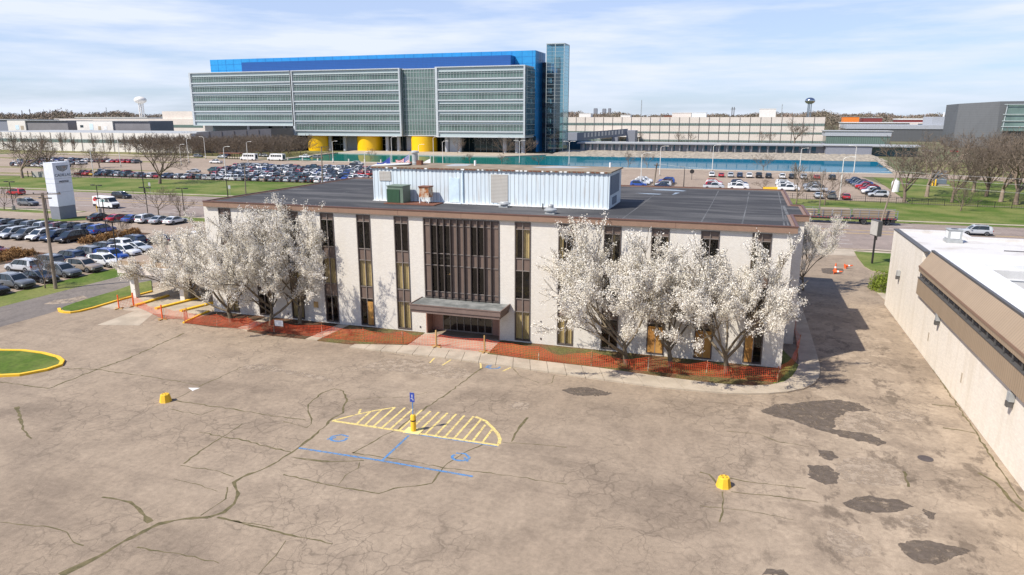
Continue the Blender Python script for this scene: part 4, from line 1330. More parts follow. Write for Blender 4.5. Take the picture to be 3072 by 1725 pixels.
for k, (x, y, h) in enumerate(((150, 225, 13), (163, 250, 14), (176, 275, 13), (155, 290, 12), (140, 260, 12), (185, 310, 14), (135, 225, 12), (143, 195, 15), (157, 205, 15), (170, 230, 15), (190, 255, 14), (205, 290, 14), (198, 340, 15), (170, 345, 13), (150, 360, 12), (182, 385, 14), (215, 330, 15))):
    bare(k, big, x, y, h, 15, f'bare tree in the distant cluster before the charcoal building, {ordinal(k)} planted row inwards', None, 1.15, 'bare trees before the charcoal building')

# far woods along the horizon
R = np.random.default_rng(5)
cs, ss = [], []
for i in range(2600):
    a = R.uniform(-48, 48)
    d = R.uniform(1050, 2300)
    th = YAW + rad(-a)
    x, y = CAMP[0] - math.sin(th) * d, CAMP[1] + math.cos(th) * d
    h = R.uniform(19, 25) + (d - 1000) * .005 + 3 * math.sin(a * .35) + 2.5 * math.sin(a * 1.7)
    w = R.uniform(7, 13)
    m = 170
    q = R.normal(0, 1, (m, 3)); q /= np.linalg.norm(q, axis=1, keepdims=True)
    q *= R.uniform(.35, 1, (m, 1)) ** .5
    cs.append(np.array([x, y, h * .55]) + q * [w, w, h * .47]); ss.append(R.uniform(.35, 1.0, m) * (.8 + d / 2200))
c = np.concatenate(cs); s = np.concatenate(ss)[:, None]
d1 = R.normal(0, 1, c.shape); d1 /= np.linalg.norm(d1, axis=1, keepdims=True)
d2 = np.cross(d1, R.normal(0, 1, c.shape)); d2 /= np.linalg.norm(d2, axis=1, keepdims=True)
V = np.stack([c - d1 * s - d2 * s * .5, c + d1 * s - d2 * s * .6, c + d2 * s], axis=1).reshape(-1, 3)
o = link('woods', quads_mesh('woods', V, np.arange(len(c) * 3).reshape(-1, 3), 'woods'))
o['kind'] = 'stuff'
o['label'] = 'brown leafless woods along the horizon'

def shrub_mesh(seed, n, sx, sy, sz, mat, size=.12):
    R = np.random.default_rng(seed)
    q = R.normal(0, 1, (n, 3)); q /= np.linalg.norm(q, axis=1, keepdims=True)
    q *= R.uniform(.3, 1, (n, 1)) ** .5
    q[:, 2] = np.abs(q[:, 2])
    c = q * [sx, sy, sz] * (1 + .25 * np.sin(q[:, :1] * 7 + seed) * np.cos(q[:, 1:2] * 6))
    d1 = R.normal(0, 1, c.shape) + [0, 0, .5]; d1 /= np.linalg.norm(d1, axis=1, keepdims=True)
    d2 = np.cross(d1, R.normal(0, 1, c.shape)); d2 /= np.linalg.norm(d2, axis=1, keepdims=True)
    s = size * R.uniform(.6, 1.4, (n, 1))
    V = np.stack([c - d1 * s * 1.4 - d2 * s * .35, c - d1 * s * 1.2 + d2 * s * .35, c + d1 * s * 1.4], axis=1).reshape(-1, 3)
    return quads_mesh('shrub', V, np.arange(n * 3).reshape(-1, 3), mat)
tag(link('green_shrub', shrub_mesh(1, 2600, 1.3, 2.2, 2.2, 'shrub_green', .11), None, (67.4, 31.5, 0)), 'yellow green shrub against the far end of the painted wall', 'shrub')
dry = [shrub_mesh(5 + i, 900, 1.1, 1.1, .9, 'shrub_brown', .12) for i in range(3)]

# ------------------------------------------------------------------ safety fence and small things by the building
def pt(p):
    return g(*p)
fp = [pt((359, 926)), pt((403, 919)), pt((489, 958)), pt((564, 960)), (.5, -4.35), (4.2, -4.25), (7.9, -4.3), (10.6, -4.2), (15.8, -4.25), (20, -4.2), (23.6, -3.7), (26.7, -3.45), (31.2, -3.55), (36.1, -4.1), (40.5, -4.1), (45, -3.95), (49.4, -3.65), (54.6, -3.35), (56.3, 2.1), (56.7, 5.7), (56.6, 12)]
sag = [.05, .5, .35, .25, .3, .25, .35, .25, .2, .3, .3, .15, .2, .55, .45, .35, .3, .15, .15, .1]
t = thing('safety_fence', 'orange plastic safety netting strung round the front of the office block', 'fence')
nb = MB()
for (a, b), sg_ in zip(zip(fp, fp[1:]), sag):
    l = math.dist(a, b)
    n = max(2, int(l / .14))
    top = lambda u: 1.12 - sg_ * 4 * u * (1 - u) * (.8 + .2 * math.sin(9 * u + a[0]))
    side = lambda u: .12 * math.sin(5 * u + a[0] * 2) * 4 * u * (1 - u)
    dx, dy = (b[0] - a[0]) / l, (b[1] - a[1]) / l
    P = lambda u, f: (a[0] + dx * l * u - dy * side(u) * (.4 + f), a[1] + dy * l * u + dx * side(u) * (.4 + f), .1 + top(u) * f)
    for i in range(n):
        u0, u1 = i / n, (i + .16) / n
        for f0, f1 in ((0, .34), (.34, .67), (.67, 1)):
            nb.quad(P(u0, f0), P(u1, f0), P(u1, f1), P(u0, f1))
    for j in range(8):
        f = j / 7
        m = max(3, int(l / .6))
        for i in range(m):
            nb.quad(P(i / m, f - .011), P((i + 1) / m, f - .011), P((i + 1) / m, f + .011), P(i / m, f + .011))
nb.build('netting', 'orange_red', t)
pm = MB().tube([(0, 0, 0), (0, 0, 1.35)], .028, 6).mesh('post', 'rust')
for i, p in enumerate(fp):
    if i in (0, 1, 2, 11, 12):
        continue
    o = link('post', pm, t, (p[0], p[1], 0))
    o.rotation_euler = (rnd.uniform(-.06, .06), rnd.uniform(-.06, .06), 0)
for i, l in ((0, 'at the far left end of the netting'), (1, 'beside the pale canopy column'), (2, 'in front of the middle yellow lane kerb'), (11, 'left of the entrance walk'), (12, 'right of the entrance walk')):
    s = thing('barricade_stand', 'orange post on a wooden cross foot ' + l, 'fence stand', (fp[i][0], fp[i][1] - .06, .0 if i < 3 else .07), rnd.uniform(-.3, .3), 'post stands holding the safety netting')
    MB().box(-.05, -.05, .09, .05, .05, 1.5).build('post', 'orange' if i < 3 else 'wood', s)
    MB().box(-.5, -.06, .0, .5, .06, .09).build('foot', 'wood', s)
    MB().box(-.06, -.5, .002, .06, -.06, .086).box(-.06, .06, .002, .06, .5, .086).build('cross_foot', 'wood', s)
tag(MB().box(-.45, -.02, .75, .45, 0, 1.3).box(-.35, -.024, 1.15, .35, -.021, 1.2).build('fence_notice', 'white_trim', None, (11.3, -4.32, 0)), 'small white notice board tied to the orange netting by the second bed', 'sign')
def cone(x, y, rz, tilt, label):
    t = thing('traffic_cone', label, 'traffic cone', (x, y, .02), rz, 'knocked over traffic cones')
    MB().lathe([(.19, .04), (.13, .35), (.125, .352)], (0, 0), 14).lathe([(.1, .55), (.05, .9), (0, .9)], (0, 0), 14).build('cone_body', 'orange', t, smooth=True)
    MB().lathe([(.127, .352), (.1, .55)], (0, 0), 14).build('reflective_band', 'white_trim', t, smooth=True)
    MB().box(-.25, -.25, 0, .25, .25, .04).build('foot', 'orange', t)
    t.scale = (1.15, 1.15, 1.15)
    if tilt:
        t.rotation_euler = (0, tilt, rz)
        t.location.z = .28
    return t
cone(64.9, 43.2, .3, 1.45, 'orange cone lying on its side, apart from the others')
cone(63.5, 41.0, 0, 0, 'orange cone with a white band standing in the pothole')
cone(63.1, 39.2, -.2, 1.45, 'orange cone lying in front of the upright one')
sheet('pothole', gp(Dc, [(430, 672), (500, 668), (600, 672), (610, 690), (590, 712), (500, 716), (440, 705)]), .006, 'patch')

# ------------------------------------------------------------------ painted brick neighbour at the right
t = thing('neighbour_building', 'low painted brick building with a tan metal mansard and white roof', 'building')
nw = MB()
nw.box(66.5, -45, 0, 66.85, 11.4, 7.2)
nw.box(66.5, 11.4, 0, 66.85, 24.4, 8.1)
nw.box(66.85, 24.05, 0, 72.6, 24.4, 8.1).box(72.25, 20.9, 0, 72.6, 24.05, 8.1).box(72.6, 20.55, 0, 110, 20.9, 8.1)
nw.build('wall', 'brick_paint', t)
pp = MB()
pp.box(66.46, 11.0, 8.1, 66.95, 24.44, 8.2)
pp.build('parapet_cap', 'dark_trim', t)
pw = MB()
pw.box(66.95, 23.95, 7.9, 72.2, 24.44, 8.2).box(72.2, 20.95, 7.9, 72.65, 24.44, 8.2)
pw.box(72.2, 20.45, 7.9, 110, 20.95, 8.2)
pw.build('parapet', 'membrane', t)
r1 = MB().box(66.86, 10.96, 7.7, 72.24, 24.04, 7.95).box(72.24, 10.96, 7.7, 110, 20.54, 7.95).build('roof', 'membrane', t)
ln = MB()
ln.box(73.5, 14.6, 7.98, 110, 14.68, 8.04)
for x in (76.5, 80.5, 85, 90):
    ln.box(x, 14.5, 7.951, x + .25, 14.78, 8.1)
ln.build('conduit', 'dark_trim', r1)
# white roof behind the mansard, with a sunken well
r2 = MB()
r2.box(67.05, -45, 7.75, 69.6, 6.6, 8.19)
r2.box(67.05, 6.6, 7.75, 110, 10.95, 8.19)
r2.build('mansard_roof', 'membrane_clean', t)
r3 = MB().box(69.6, 6.45, 4.5, 110, 6.59, 7.74).build('well_wall', 'membrane_grey', t)
MB().box(69.601, -45, 4.3, 110, 6.44, 4.5).build('well_floor', 'grey_roof', t)
MB().box(69.601, 6.38, 7.0, 110, 6.449, 7.08).build('well_flashing', 'membrane_clean', t)
ms = MB()
prof = [(67.0, 8.24), (66.2, 6.95), (66.2, 6.47), (66.49, 6.47), (66.49, 6.95), (66.95, 7.9)]
V = [(x, y, z) for y in (-45, 10.9) for x, z in prof]
ms.add(V, [(i, (i + 1) % 6, 6 + (i + 1) % 6, 6 + i) for i in range(6)] + [(5, 4, 3, 2, 1, 0), (6, 7, 8, 9, 10, 11)])
mo = ms.build('mansard', 'tan_rib', t)
MB().box(66.97, -45, 8.2, 67.2, 10.95, 8.36).build('ridge_trim', 'dark_trim', mo)
MB().box(66.15, -45, 6.8, 66.195, 10.92, 6.98).build('eave_trim', 'fascia', mo)
ap = MB()
ap.box(66.22, -45, 4.5, 66.49, 10.85, 5.9)
ao = ap.build('metal_apron', 'tan_rib', t)
MB().box(66.18, -45, 5.9, 66.49, 10.88, 5.97).build('apron_trim', 'dark_trim', ao)
cl = MB().box(66.45, -45, 5.98, 66.49, 10.8, 6.46).build('clerestory', 'pane_dark', t)
cm = MB()
for i in range(36):
    y = 10.4 - 1.5 * i
    cm.box(66.25, y, 5.98, 66.31, y + .08, 6.46).box(66.31, y + .02, 6.2, 66.44, y + .06, 6.26)
cm.build('bracket', 'dark_trim', cl)
for (y, z, l) in ((19.1, 4.4, 'wall light on the taller wall'), (3.7, 4.1, 'x'), (-12.6, 3.9, 'y')):
    lt = MB().box(66.2, y - .22, z - .1, 66.48, y + .22, z + .42).build('wall_light', 'galv', t)
    MB().box(66.15, y - .16, z - .45, 66.46, y + .16, z - .11).build('lamp_glass', 'dark_trim', lt)
sc_ = MB()
for y, z in ((-3.5, 1.5), (-16, 1.9), (6, 1.6)):
    sc_.box(66.47, y, z, 66.499, y + .2, z + .7)
sc_.build('patched_hole', 'concrete', t)
# rooftop cooler
t = thing('rooftop_cooler', 'grey boxy cooling unit on the white roof', 'rooftop unit', (70.5, 18.7, 7.955))
t.scale = (.64, .64, .68)
MB().box(-1.05, -1.05, 0, 1.05, 1.05, .35).build('curb', 'galv', t)
cs_ = MB()
cs_.prism([(-.95, -.95), (.95, -.95), (.95, .95), (-.95, .95)], .35, .5)
cs_.box(-.88, -.88, .5, .88, .88, 1.75)
cs_.build('casing', 'galv', t)
MB().box(-.6, -.93, .6, .6, -.885, 1.55).box(-.93, -.6, .6, -.885, .6, 1.55).build('panel', 'white_metal', t)
MB().box(-.97, -.97, 1.75, .97, .97, 1.85).build('lid', 'galv', t)
MB().lathe([(.5, 1.852), (.5, 1.87), (0, 1.87)], (0, 0), 20).build('fan_grille', 'black_metal', t)

# blank sign on a pole beside the road
t = thing('pole_sign', 'blank weathered box sign on a dark pole by the side drive', 'sign', (68.8, 47.4, .1))
MB().tube([(0, 0, 0), (0, 0, 4.0)], .13, 10).tube([(.25, .25, 3.2), (.25, .25, 6.0)], .06, 8).build('pole', 'black_metal', t)
b = MB()
b.M = Matrix.Translation((0, 0, 4.9)) @ Matrix.Rotation(rad(20), 4, 'Z')
b.box(-.28, -.95, -1.05, .28, .95, 1.0)
so = b.build('sign_box', 'dark_trim', t)
b = MB()
b.M = Matrix.Translation((0, 0, 4.9)) @ Matrix.Rotation(rad(20), 4, 'Z')
b.box(-.33, -.85, -.95, -.285, .85, .9).box(.285, -.85, -.95, .33, .85, .9)
b.build('sign_face', 'stone_block', so)

# ------------------------------------------------------------------ vehicles
KINDS_V = {
    # length, width, roof z, belt z, body stations (x, top z, half width share), cabin bottom x0,x1, roof x0,x1
    'suv': (4.75, 1.9, 1.70, 1.05, [(-2.38, .70, .80), (-2.33, .95, .91), (-2.2, 1.05, .97), (-1.0, 1.07, 1), (.9, 1.06, 1), (1.2, 1.03, .99), (1.8, .98, .97), (2.15, .90, .92), (2.32, .78, .85), (2.38, .60, .76)], (-2.26, 1.15), (-2.0, .35)),
    'sedan': (4.85, 1.84, 1.44, .92, [(-2.43, .62, .78), (-2.38, .86, .88), (-2.2, .95, .95), (-1.5, .97, 1), (.9, .95, 1), (1.3, .90, .98), (1.9, .83, .95), (2.2, .76, .9), (2.37, .66, .82), (2.43, .5, .72)], (-1.85, 1.15), (-1.05, .2)),
    'minivan': (5.1, 1.98, 1.76, 1.08, [(-2.56, .72, .82), (-2.5, 1.0, .92), (-2.35, 1.08, .97), (-1.0, 1.1, 1), (1.2, 1.08, 1), (1.6, 1.02, .98), (2.1, .94, .95), (2.4, .82, .89), (2.52, .70, .82), (2.56, .56, .74)], (-2.45, 1.6), (-2.2, .6)),
    'pickup': (5.7, 1.98, 1.88, 1.18, [(-2.85, 1.12, .94), (-2.8, 1.14, .97), (-.6, 1.16, 1), (1.2, 1.18, 1), (1.5, 1.16, .99), (2.6, 1.08, .96), (2.85, .84, .86)], (-.75, 1.45), (-.5, .75)),
}
def vehicle(kind):
    L, W, zr, zb, st, cb, ct = KINDS_V[kind]
    hw = W / 2
    P = {k: MB() for k in ('body', 'window', 'headlight', 'tail_light')}
    b = P['body']
    V = []
    for x, zt, k in st:
        h = hw * k
        half = [(h * .88, .24), (h * .985, .42), (h, zt * .62), (h * .97, zt - .07), (h * .86, zt)]
        V += [(x, -y, z) for y, z in half] + [(x, y, z) for y, z in half[::-1]]
    n = 10
    F = [(i * n + j, (i + 1) * n + j, (i + 1) * n + (j + 1) % n, i * n + (j + 1) % n) for i in range(len(st) - 1) for j in range(n)]
    F += [tuple(range(n)), tuple(range((len(st) - 1) * n, len(st) * n))[::-1]]
    b.add(V, F, 0)
    for q, f_ in enumerate(F[:-2]):
        if q % n in (0, 8, 9):
            b.m[q] = 2
    # glazed cabin with a curved roof line
    w0 = hw * .91
    x0, x1, t0, t1 = cb[0], cb[1], ct[0], ct[1]
    bz = zb - .06
    tall = kind != 'sedan'
    prof = [(x0, bz, 1.0), (x0 + (t0 - x0) * (.35 if tall else .5), bz + (zr - bz) * .5, .93), (t0, zr - (.13 if tall else .09), .84), (t0 + .4, zr - .03, .80), ((t0 + t1) / 2, zr, .79), (t1 - .15, zr - .03, .80), (t1 + .15, zr - .12, .83),
            (t1 + .15 + (x1 - t1 - .15) * .5, bz + (zr - .12 - bz) * .55, .92), (x1, bz, 1.0)]
    P3 = [(x, w0 * k, z) for x, z, k in prof]
    gl = P['window']
    for (xa, wa, za), (xb_, wb, zb2), k in zip(P3, P3[1:], range(8)):
        tgt = b if 2 <= k <= 5 else gl
        tgt.add([(xa, -wa, za), (xb_, -wb, zb2), (xb_, wb, zb2), (xa, wa, za)], [(0, 1, 2, 3)], 0)
        for s in (-1, 1):
            gl.add([(xa, s * w0, bz), (xb_, s * w0, bz), (xb_, s * wb, zb2), (xa, s * wa, za)], [(0, 1, 2, 3)[::s]], 0)
    for s in (-1, 1):
        b.tube([(x, s * w_, z) for x, w_, z in P3], [.06, .06, .06, .05, .05, .05, .05, .05, .06], 5, 0)
        for u in ((.36, .66) if kind != 'pickup' else (.5,)):
            xa = x0 + (x1 - x0) * u
            xb_ = t0 + (t1 - t0) * u
            b.tube([(xa, s * w0, bz), (xb_, s * w0 * .80, zr - .02)], .04, 4, 2)
        if kind in ('suv', 'minivan'):
            b.add([(x0 + .02, s * (w0 + .006), bz), (x0 + .5, s * (w0 + .006), bz), (t0 + .32, s * (w0 * .81 + .006), zr - .06), (t0, s * (w0 * .84 + .006), zr - .13)], [(0, 1, 2, 3)], 0)
            b.tube([(t0 + .2, s * w0 * .74, zr - .01), (t1 - .3, s * w0 * .74, zr + .03)], .022, 4, 2)
        b.cbox((x1 - .22, s * (hw + .09), zb + .06), (.16, .2, .14), 0)
    fx = L / 2
    b.box(fx - .06, -hw * .55, .42, fx + .012, hw * .55, .62, 2)
    b.box(fx - .1, -hw * .8, .22, fx + .01, hw * .8, .38, 2)
    b.box(-fx - .01, -hw * .8, .24, -fx + .1, hw * .8, .44, 2)
    b.box(-fx - .016, -.26, .62, -fx + .05, .26, .75, 4)
    if kind == 'pickup':
        b.box(-2.72, -hw * .78, 1.02, -.68, hw * .78, 1.165, 2)
    wx = (-L * .30, L * .31)
    for x in wx:
        for s in (-1, 1):
            b.add([(x + .42 * math.cos(a), s * (hw + .004), .36 + .42 * math.sin(a)) for a in np.linspace(-.5, math.pi + .5, 11)], [tuple(range(11))[::s]], 2)
    for s in (-1, 1):
        P['headlight'].cbox((fx - .14, s * hw * .74, st[-1][1] - .03), (.2, .34, .13), 0)
        P['tail_light'].cbox((-fx + .05, s * hw * .80, .86 if kind != 'sedan' else .76), (.12, .2, .26 if kind != 'sedan' else .14), 0)
    wheel = MB()
    wheel.M = Matrix.Rotation(rad(90), 4, 'X')
    wheel.lathe([(.2, -.115), (.31, -.115), (.35, -.08), (.35, .08), (.31, .115), (.2, .115)], (0, 0), 18, 0)
    rim = MB()
    rim.M = Matrix.Rotation(rad(90), 4, 'X')
    rim.lathe([(.05, -.1), (.22, -.119), (.235, -.112), (.235, .112), (.22, .119), (.05, .1)], (0, 0), 12, 0)
    pos = [(x, s * (hw - .10), .35) for x in wx for s in (-1, 1)]
    MATS = ['car_black', 'car_glass', 'car_black', 'tyre', 'rim', 'lamp_red', 'lamp_clear']
    one = MB()
    for mb, mi in ((b, None), (P['window'], 1), (P['headlight'], 6), (P['tail_light'], 5)):
        one.add(mb.v, mb.f)
        one.m[len(one.m) - len(mb.f):] = mb.m if mi is None else [mi] * len(mb.f)
    for p in pos:
        for mb, mi in ((wheel, 3), (rim, 4)):
            one.add([(q[0] + p[0], q[1] + p[1], q[2] + p[2]) for q in mb.v], mb.f, mi)
    r = {'one': one.mesh(kind, MATS, True), 'body': b.mesh('body', MATS, True), 'window': P['window'].mesh('window', ['car_glass']), 'wheel': wheel.mesh('wheel', 'tyre', True),
         'rim': rim.mesh('rim', 'rim', True), 'pos': pos}
    for k, m in (('headlight', 'lamp_clear'), ('tail_light', 'lamp_red')):
        half = len(P[k].f) // 2
        for q in range(2):
            h = MB().add(P[k].v[8 * q:8 * q + 8], [tuple(i - 0 for i in f) for f in P[k].f[:half]])
            r[k + str(q)] = h.mesh(k, m)
    return r
VEH = {k: vehicle(k) for k in KINDS_V}
VNAME = {'suv': 'parked_suv', 'sedan': 'parked_sedan', 'minivan': 'parked_minivan', 'pickup': 'parked_pickup'}
ALLCARS = []
CARN = {}
def car(kind, colour, x, y, rz, detail=2, name=None):
    """detail 0: one mesh; 1: body, windows, wheels; 2: also rims and lights"""
    v = VEH[kind]
    nm = name or VNAME[kind]
    if detail == 0:
        o = link(nm, v['one'], None, (x, y, 0), rz)
        o.material_slots[0].link = 'OBJECT'
        o.material_slots[0].material = PAINT[colour]
        return o
    t = link(nm, None, None, (x, y, 0), rz)
    o = link('body', v['body'], t)
    o.material_slots[0].link = 'OBJECT'
    o.material_slots[0].material = PAINT[colour]
    link('window', v['window'], t)
    for p in v['pos']:
        wl = link('wheel', v['wheel'], t, p)
        if detail == 2:
            link('rim', v['rim'], wl)
    if detail == 2:
        for k in ('headlight0', 'headlight1', 'tail_light0', 'tail_light1'):
            link(k[:-1], v[k], t)
    return t

def row_of_cars(cars, where, group, detail):
    """cars: (kind, colour, x, y, heading in degrees), ordered left to right (or front to back)"""
    for i, c in enumerate(cars):
        o = car(c[0], c[1], c[2], c[3], rad(c[4]), detail)
        ALLCARS.append((o, c, i, cars, where, group))

def label_cars():
    def nm(c):
        return f'{c[1]} {c[0]}'
    from collections import Counter
    cand = []
    for o, c, i, cars, where, group in ALLCARS:
        A = f'{nm(c)} in {where}'
        l = nm(cars[i - 1]) if i else None
        r = nm(cars[i + 1]) if i < len(cars) - 1 else None
        if l and r:
            B = f'{nm(c)} between {l} and {r}, {where}'
        elif r or l:
            B = f'{nm(c)} beside {r or l}, {where} end'
        else:
            B = A
        cand.append((A, B))
    ca, cb_ = Counter(a for a, b in cand), Counter(b for a, b in cand)
    for (o, c, i, cars, where, group), (A, B) in zip(ALLCARS, cand):
        if ca[A] == 1:
            L = A
        elif cb_[B] == 1 and len(B.split()) <= 16:
            L = B
        else:
            k = sum(1 for q in cars[:i] if nm(q) == nm(c))
            L = f'{ordinal(k)} {nm(c)} from left, {where}'
        tag(o, L, 'car' if c[0] != 'pickup' else 'pickup truck', group)

GD = 'cars parked at the dealership'
row_of_cars([('minivan', c, -72.9 + 3.12 * i, 27.8, -90) for i, c in enumerate(('black', 'maroon', 'grey', 'silver', 'grey', 'white', 'dark blue', 'black'))], 'silver nosed dealership row', GD, 2)
row_of_cars([('suv', c, -83.5 + 3.05 * i, 35.3, 90) for i, c in enumerate(('black', 'grey', 'dark blue', 'black', 'black', 'grey', 'silver', 'maroon', 'black', 'dark blue', 'blue'))], 'dealership row facing the road', GD, 2)
row_of_cars([('sedan', 'black', -66.9, 47.6, 90), ('sedan', 'red', -62.6, 47.6, 90), ('sedan', 'blue', -59.0, 48.0, 90), ('suv', 'white', -55.9, 48.2, 90), ('sedan', 'silver', -52.7, 48.2, 90), ('sedan', 'white', -49.6, 48.4, 90)], 'dealership row by the verge', GD, 2)
row_of_cars([('sedan', 'dark blue', -29.6, -4.6, 0), ('sedan', 'black', -29.6, -1.4, 0), ('suv', 'grey', -29.6, 1.7, 0), ('sedan', 'black', -29.6, 4.8, 0), ('suv', 'grey', -29.6, 7.9, 0), ('suv', 'tan', -29.6, 11.1, 0), ('suv', 'white', -29.7, 14.4, 0), ('suv', 'blue', -32, 17.6, 0), ('suv', 'white', -33, 20.8, 0), ('sedan', 'silver', -34, 24, 0)], 'dealership row along the grass', GD, 2)
row_of_cars([('suv', 'silver', -37.0, 8.6, 180), ('suv', 'grey', -36.9, 11.8, 180), ('suv', 'dark blue', -36.9, 15, 180), ('suv', 'grey', -37.4, 18.2, 180), ('suv', 'black', -38, 21.4, 180), ('suv', 'white', -38.5, 24.6, 180), ('suv', 'dark blue', -39, 27.8, 180), ('sedan', 'black', -36, 30.6, 180), ('sedan', 'white', -33.5, 34.5, 180)], 'second dealership row from the grass', GD, 2)
row_of_cars([('sedan', 'maroon', -52.0, 15.6, 25)], 'front of the left dealership shrub island', GD, 2)

def moving(kind, colour, x, y, rz, label):
    tag(car(kind, colour, x, y, rad(rz), 2, kind + '_on_road'), label, 'car', 'cars driving on the road')
moving('suv', 'red', -126.2, 76.2, 180 + 1, 'red suv driving on the far lanes at the left frame edge')
moving('suv', 'grey', -102.2, 60.6, 1, 'slate grey suv driving on the near lanes left of the pylon sign')
moving('suv', 'black', -93.8, 78.4, 1, 'black suv driving on the road behind the white van')
moving('suv', 'silver', 89.6, 79.6, 181, 'silver suv driving on the road beyond the white roof')

# crowded car park across the road
WR = random.Random(4)
PAL = ['white'] * 25 + ['silver'] * 20 + ['black'] * 17 + ['grey'] * 13 + ['dark blue'] * 9 + ['blue'] * 4 + ['red'] * 6 + ['maroon'] * 3 + ['tan'] * 2 + ['teal'] * 2
KND = ['suv'] * 5 + ['sedan'] * 3 + ['pickup'] * 2
GE = 'cars in the crowded employee car park'
def lot_row(y, x0, x1, hd, where, fixed=(), skip=.03, pitch=2.75, xm=1160):
    cars = []
    x = x0
    i = 0
    while x < x1:
        k, c = (fixed[i] if i < len(fixed) else (WR.choice(KND), WR.choice(PAL)))
        px, py = proj(x, y, 1.2)
        # leave out bays that the roof of the office covers
        zr = at_y(px, py, 0)[1]
        hid = 600 < px and py > 605 - (px - 621) * .1645 and px < 1120
        if WR.random() > skip and not hid and px < xm:
            cars.append((k, c, x + WR.uniform(-.15, .15), y + WR.uniform(-.3, .3), hd if WR.random() < .7 else hd + 180))
        x += pitch
        i += 1
    row_of_cars(cars, where, GE, 0)
lot_row(129.6, -164, -55, 90, 'fence row', [('pickup', 'maroon'), ('pickup', 'red'), ('sedan', 'yellow'), ('suv', 'dark blue'), ('suv', 'black'), ('suv', 'black'), ('suv', 'silver'), ('suv', 'teal'), ('sedan', 'grey')], 0.03)
row_of_cars([('pickup', 'black', -163, 135.8, 90), ('suv', 'white', -159.5, 135.4, 90), ('suv', 'dark blue', -155.5, 135.4, 90), ('suv', 'red', -151, 136, 75)], 'short row behind the red pickup', GE, 0)
lot_row(141.5, -121, -52, 90, 'second row from the fence')
lot_row(146.8, -123, -52, -90, 'third row from the fence')
lot_row(158.5, -130, -60, 90, 'fourth row from the fence')
lot_row(163.8, -132, -62, -90, 'fifth row from the fence', (), .1)
lot_row(175.5, -138, -68, 90, 'sixth row from the fence', (), .12)
lot_row(181, -142, -74, -90, 'rear row before the pond', (), .15)
row_of_cars([('pickup', 'white', -165, 196, 180), ('suv', 'silver', -101, 205, 0), ('suv', 'black', -97, 196, 0)], 'aisle behind the crowded rows', GE, 0)
row_of_cars([('sedan', 'silver', -136, 150, 200), ('suv', 'teal', -134, 158, 175), ('suv', 'black', -128, 160, 170)], 'aisle left of the crowded rows', GE, 0)
def far_left(y, x0, n, where, reds=()):
    row_of_cars([(WR.choice(KND), 'red' if i in reds else WR.choice(PAL), x0 + 2.9 * i, y + WR.uniform(-.3, .3), 90) for i in range(n)], where, 'cars in the far left car park', 0)
far_left(158, -232, 10, 'front row behind the dark lawn tree')
far_left(172, -248, 13, 'second row, far left park')
far_left(187, -254, 20, 'third row, far left park', (15, 16, 17, 18))
row_of_cars([('suv', 'grey', -206, 232, 0), ('sedan', 'silver', -190, 230, 0), ('suv', 'dark blue', -198, 242, 180), ('suv', 'white', -178, 246, 0), ('suv', 'silver', -172, 246, 0), ('pickup', 'white', -152, 243, 0), ('suv', 'grey', -145, 243, 0)], 'lane beside the clipped grove', 'cars by the clipped grove', 0)

# car park right of the penthouse
GR = 'cars in the right hand car park'
def col(kinds, x, y0, hd, where, pitch=3.0):
    row_of_cars([(k, c, x + WR.uniform(-.3, .3), y0 + pitch * i, hd) for i, (k, c) in enumerate(kinds)], where, GR, 1)
col([('suv', 'blue'), ('suv', 'silver'), ('suv', 'white'), ('suv', 'white'), ('suv', 'white'), ('suv', 'white')], 23.2, 147.5, 0, 'left column by the penthouse', 3.1)
col([('sedan', 'dark blue'), ('suv', 'silver'), ('suv', 'maroon'), ('suv', 'black'), ('suv', 'blue'), ('suv', 'blue')], 29.8, 146.5, 180, 'column beside the dark street lamp', 3.3)
col([('pickup', 'silver'), ('suv', 'red'), ('suv', 'white'), ('suv', 'white'), ('suv', 'red')], 43.9, 147.2, 0, 'column of the silver pickup', 3.4)
col([('pickup', 'white'), ('suv', 'white'), ('pickup', 'white'), ('suv', 'dark blue'), ('suv', 'dark blue')], 50.6, 147.4, 0, 'column of the white pickup', 3.4)
row_of_cars([(k, c, x, 190.5, 90) for (k, c), x in zip((('suv', 'white'), ('sedan', 'red'), ('suv', 'silver'), ('suv', 'dark blue'), ('suv', 'white'), ('pickup', 'black'), ('suv', 'black'), ('suv', 'white'), ('suv', 'black'), ('suv', 'silver'), ('sedan', 'red'), ('suv', 'black')), (41.9, 44.9, 47.9, 50.8, 53.8, 56.8, 59.8, 64, 67, 70.5, 74.4, 79))], 'row along the pond drive', GR, 1)
col([('pickup', 'white'), ('suv', 'white'), ('pickup', 'white'), ('suv', 'silver'), ('suv', 'white'), ('minivan', 'white')], 63.5, 147.6, 0, 'column left of the bare lot tree', 3.3)
col([('pickup', 'silver'), ('suv', 'black'), ('suv', 'grey'), ('suv', 'silver'), ('suv', 'grey')], 70.4, 147.6, 180, 'column behind the long limbed tree', 3.3)
col([('suv', 'silver'), ('pickup', 'black'), ('pickup', 'white'), ('suv', 'dark blue'), ('suv', 'red'), ('suv', 'maroon'), ('pickup', 'red'), ('suv', 'blue'), ('suv', 'grey'), ('suv', 'dark blue'), ('pickup', 'dark blue'), ('pickup', 'dark blue')], 84.3, 139.2, 180, 'column beside the lawn', 3.6)
row_of_cars([('sedan', 'silver', 69.7, 132.3, 90), ('pickup', 'grey', 72.6, 132.2, 90), ('sedan', 'red', 75.8, 131.6, 90)], 'front of the black lawn fence', GR, 1)
row_of_cars([('suv', 'red', 128, 425, 0), ('suv', 'white', 134, 430, 0), ('suv', 'silver', 146, 420, 0), ('sedan', 'white', 152, 405, 0), ('suv', 'red', 165, 400, 20)], 'far street behind the pavilion', 'cars on the far street', 0)
label_cars()

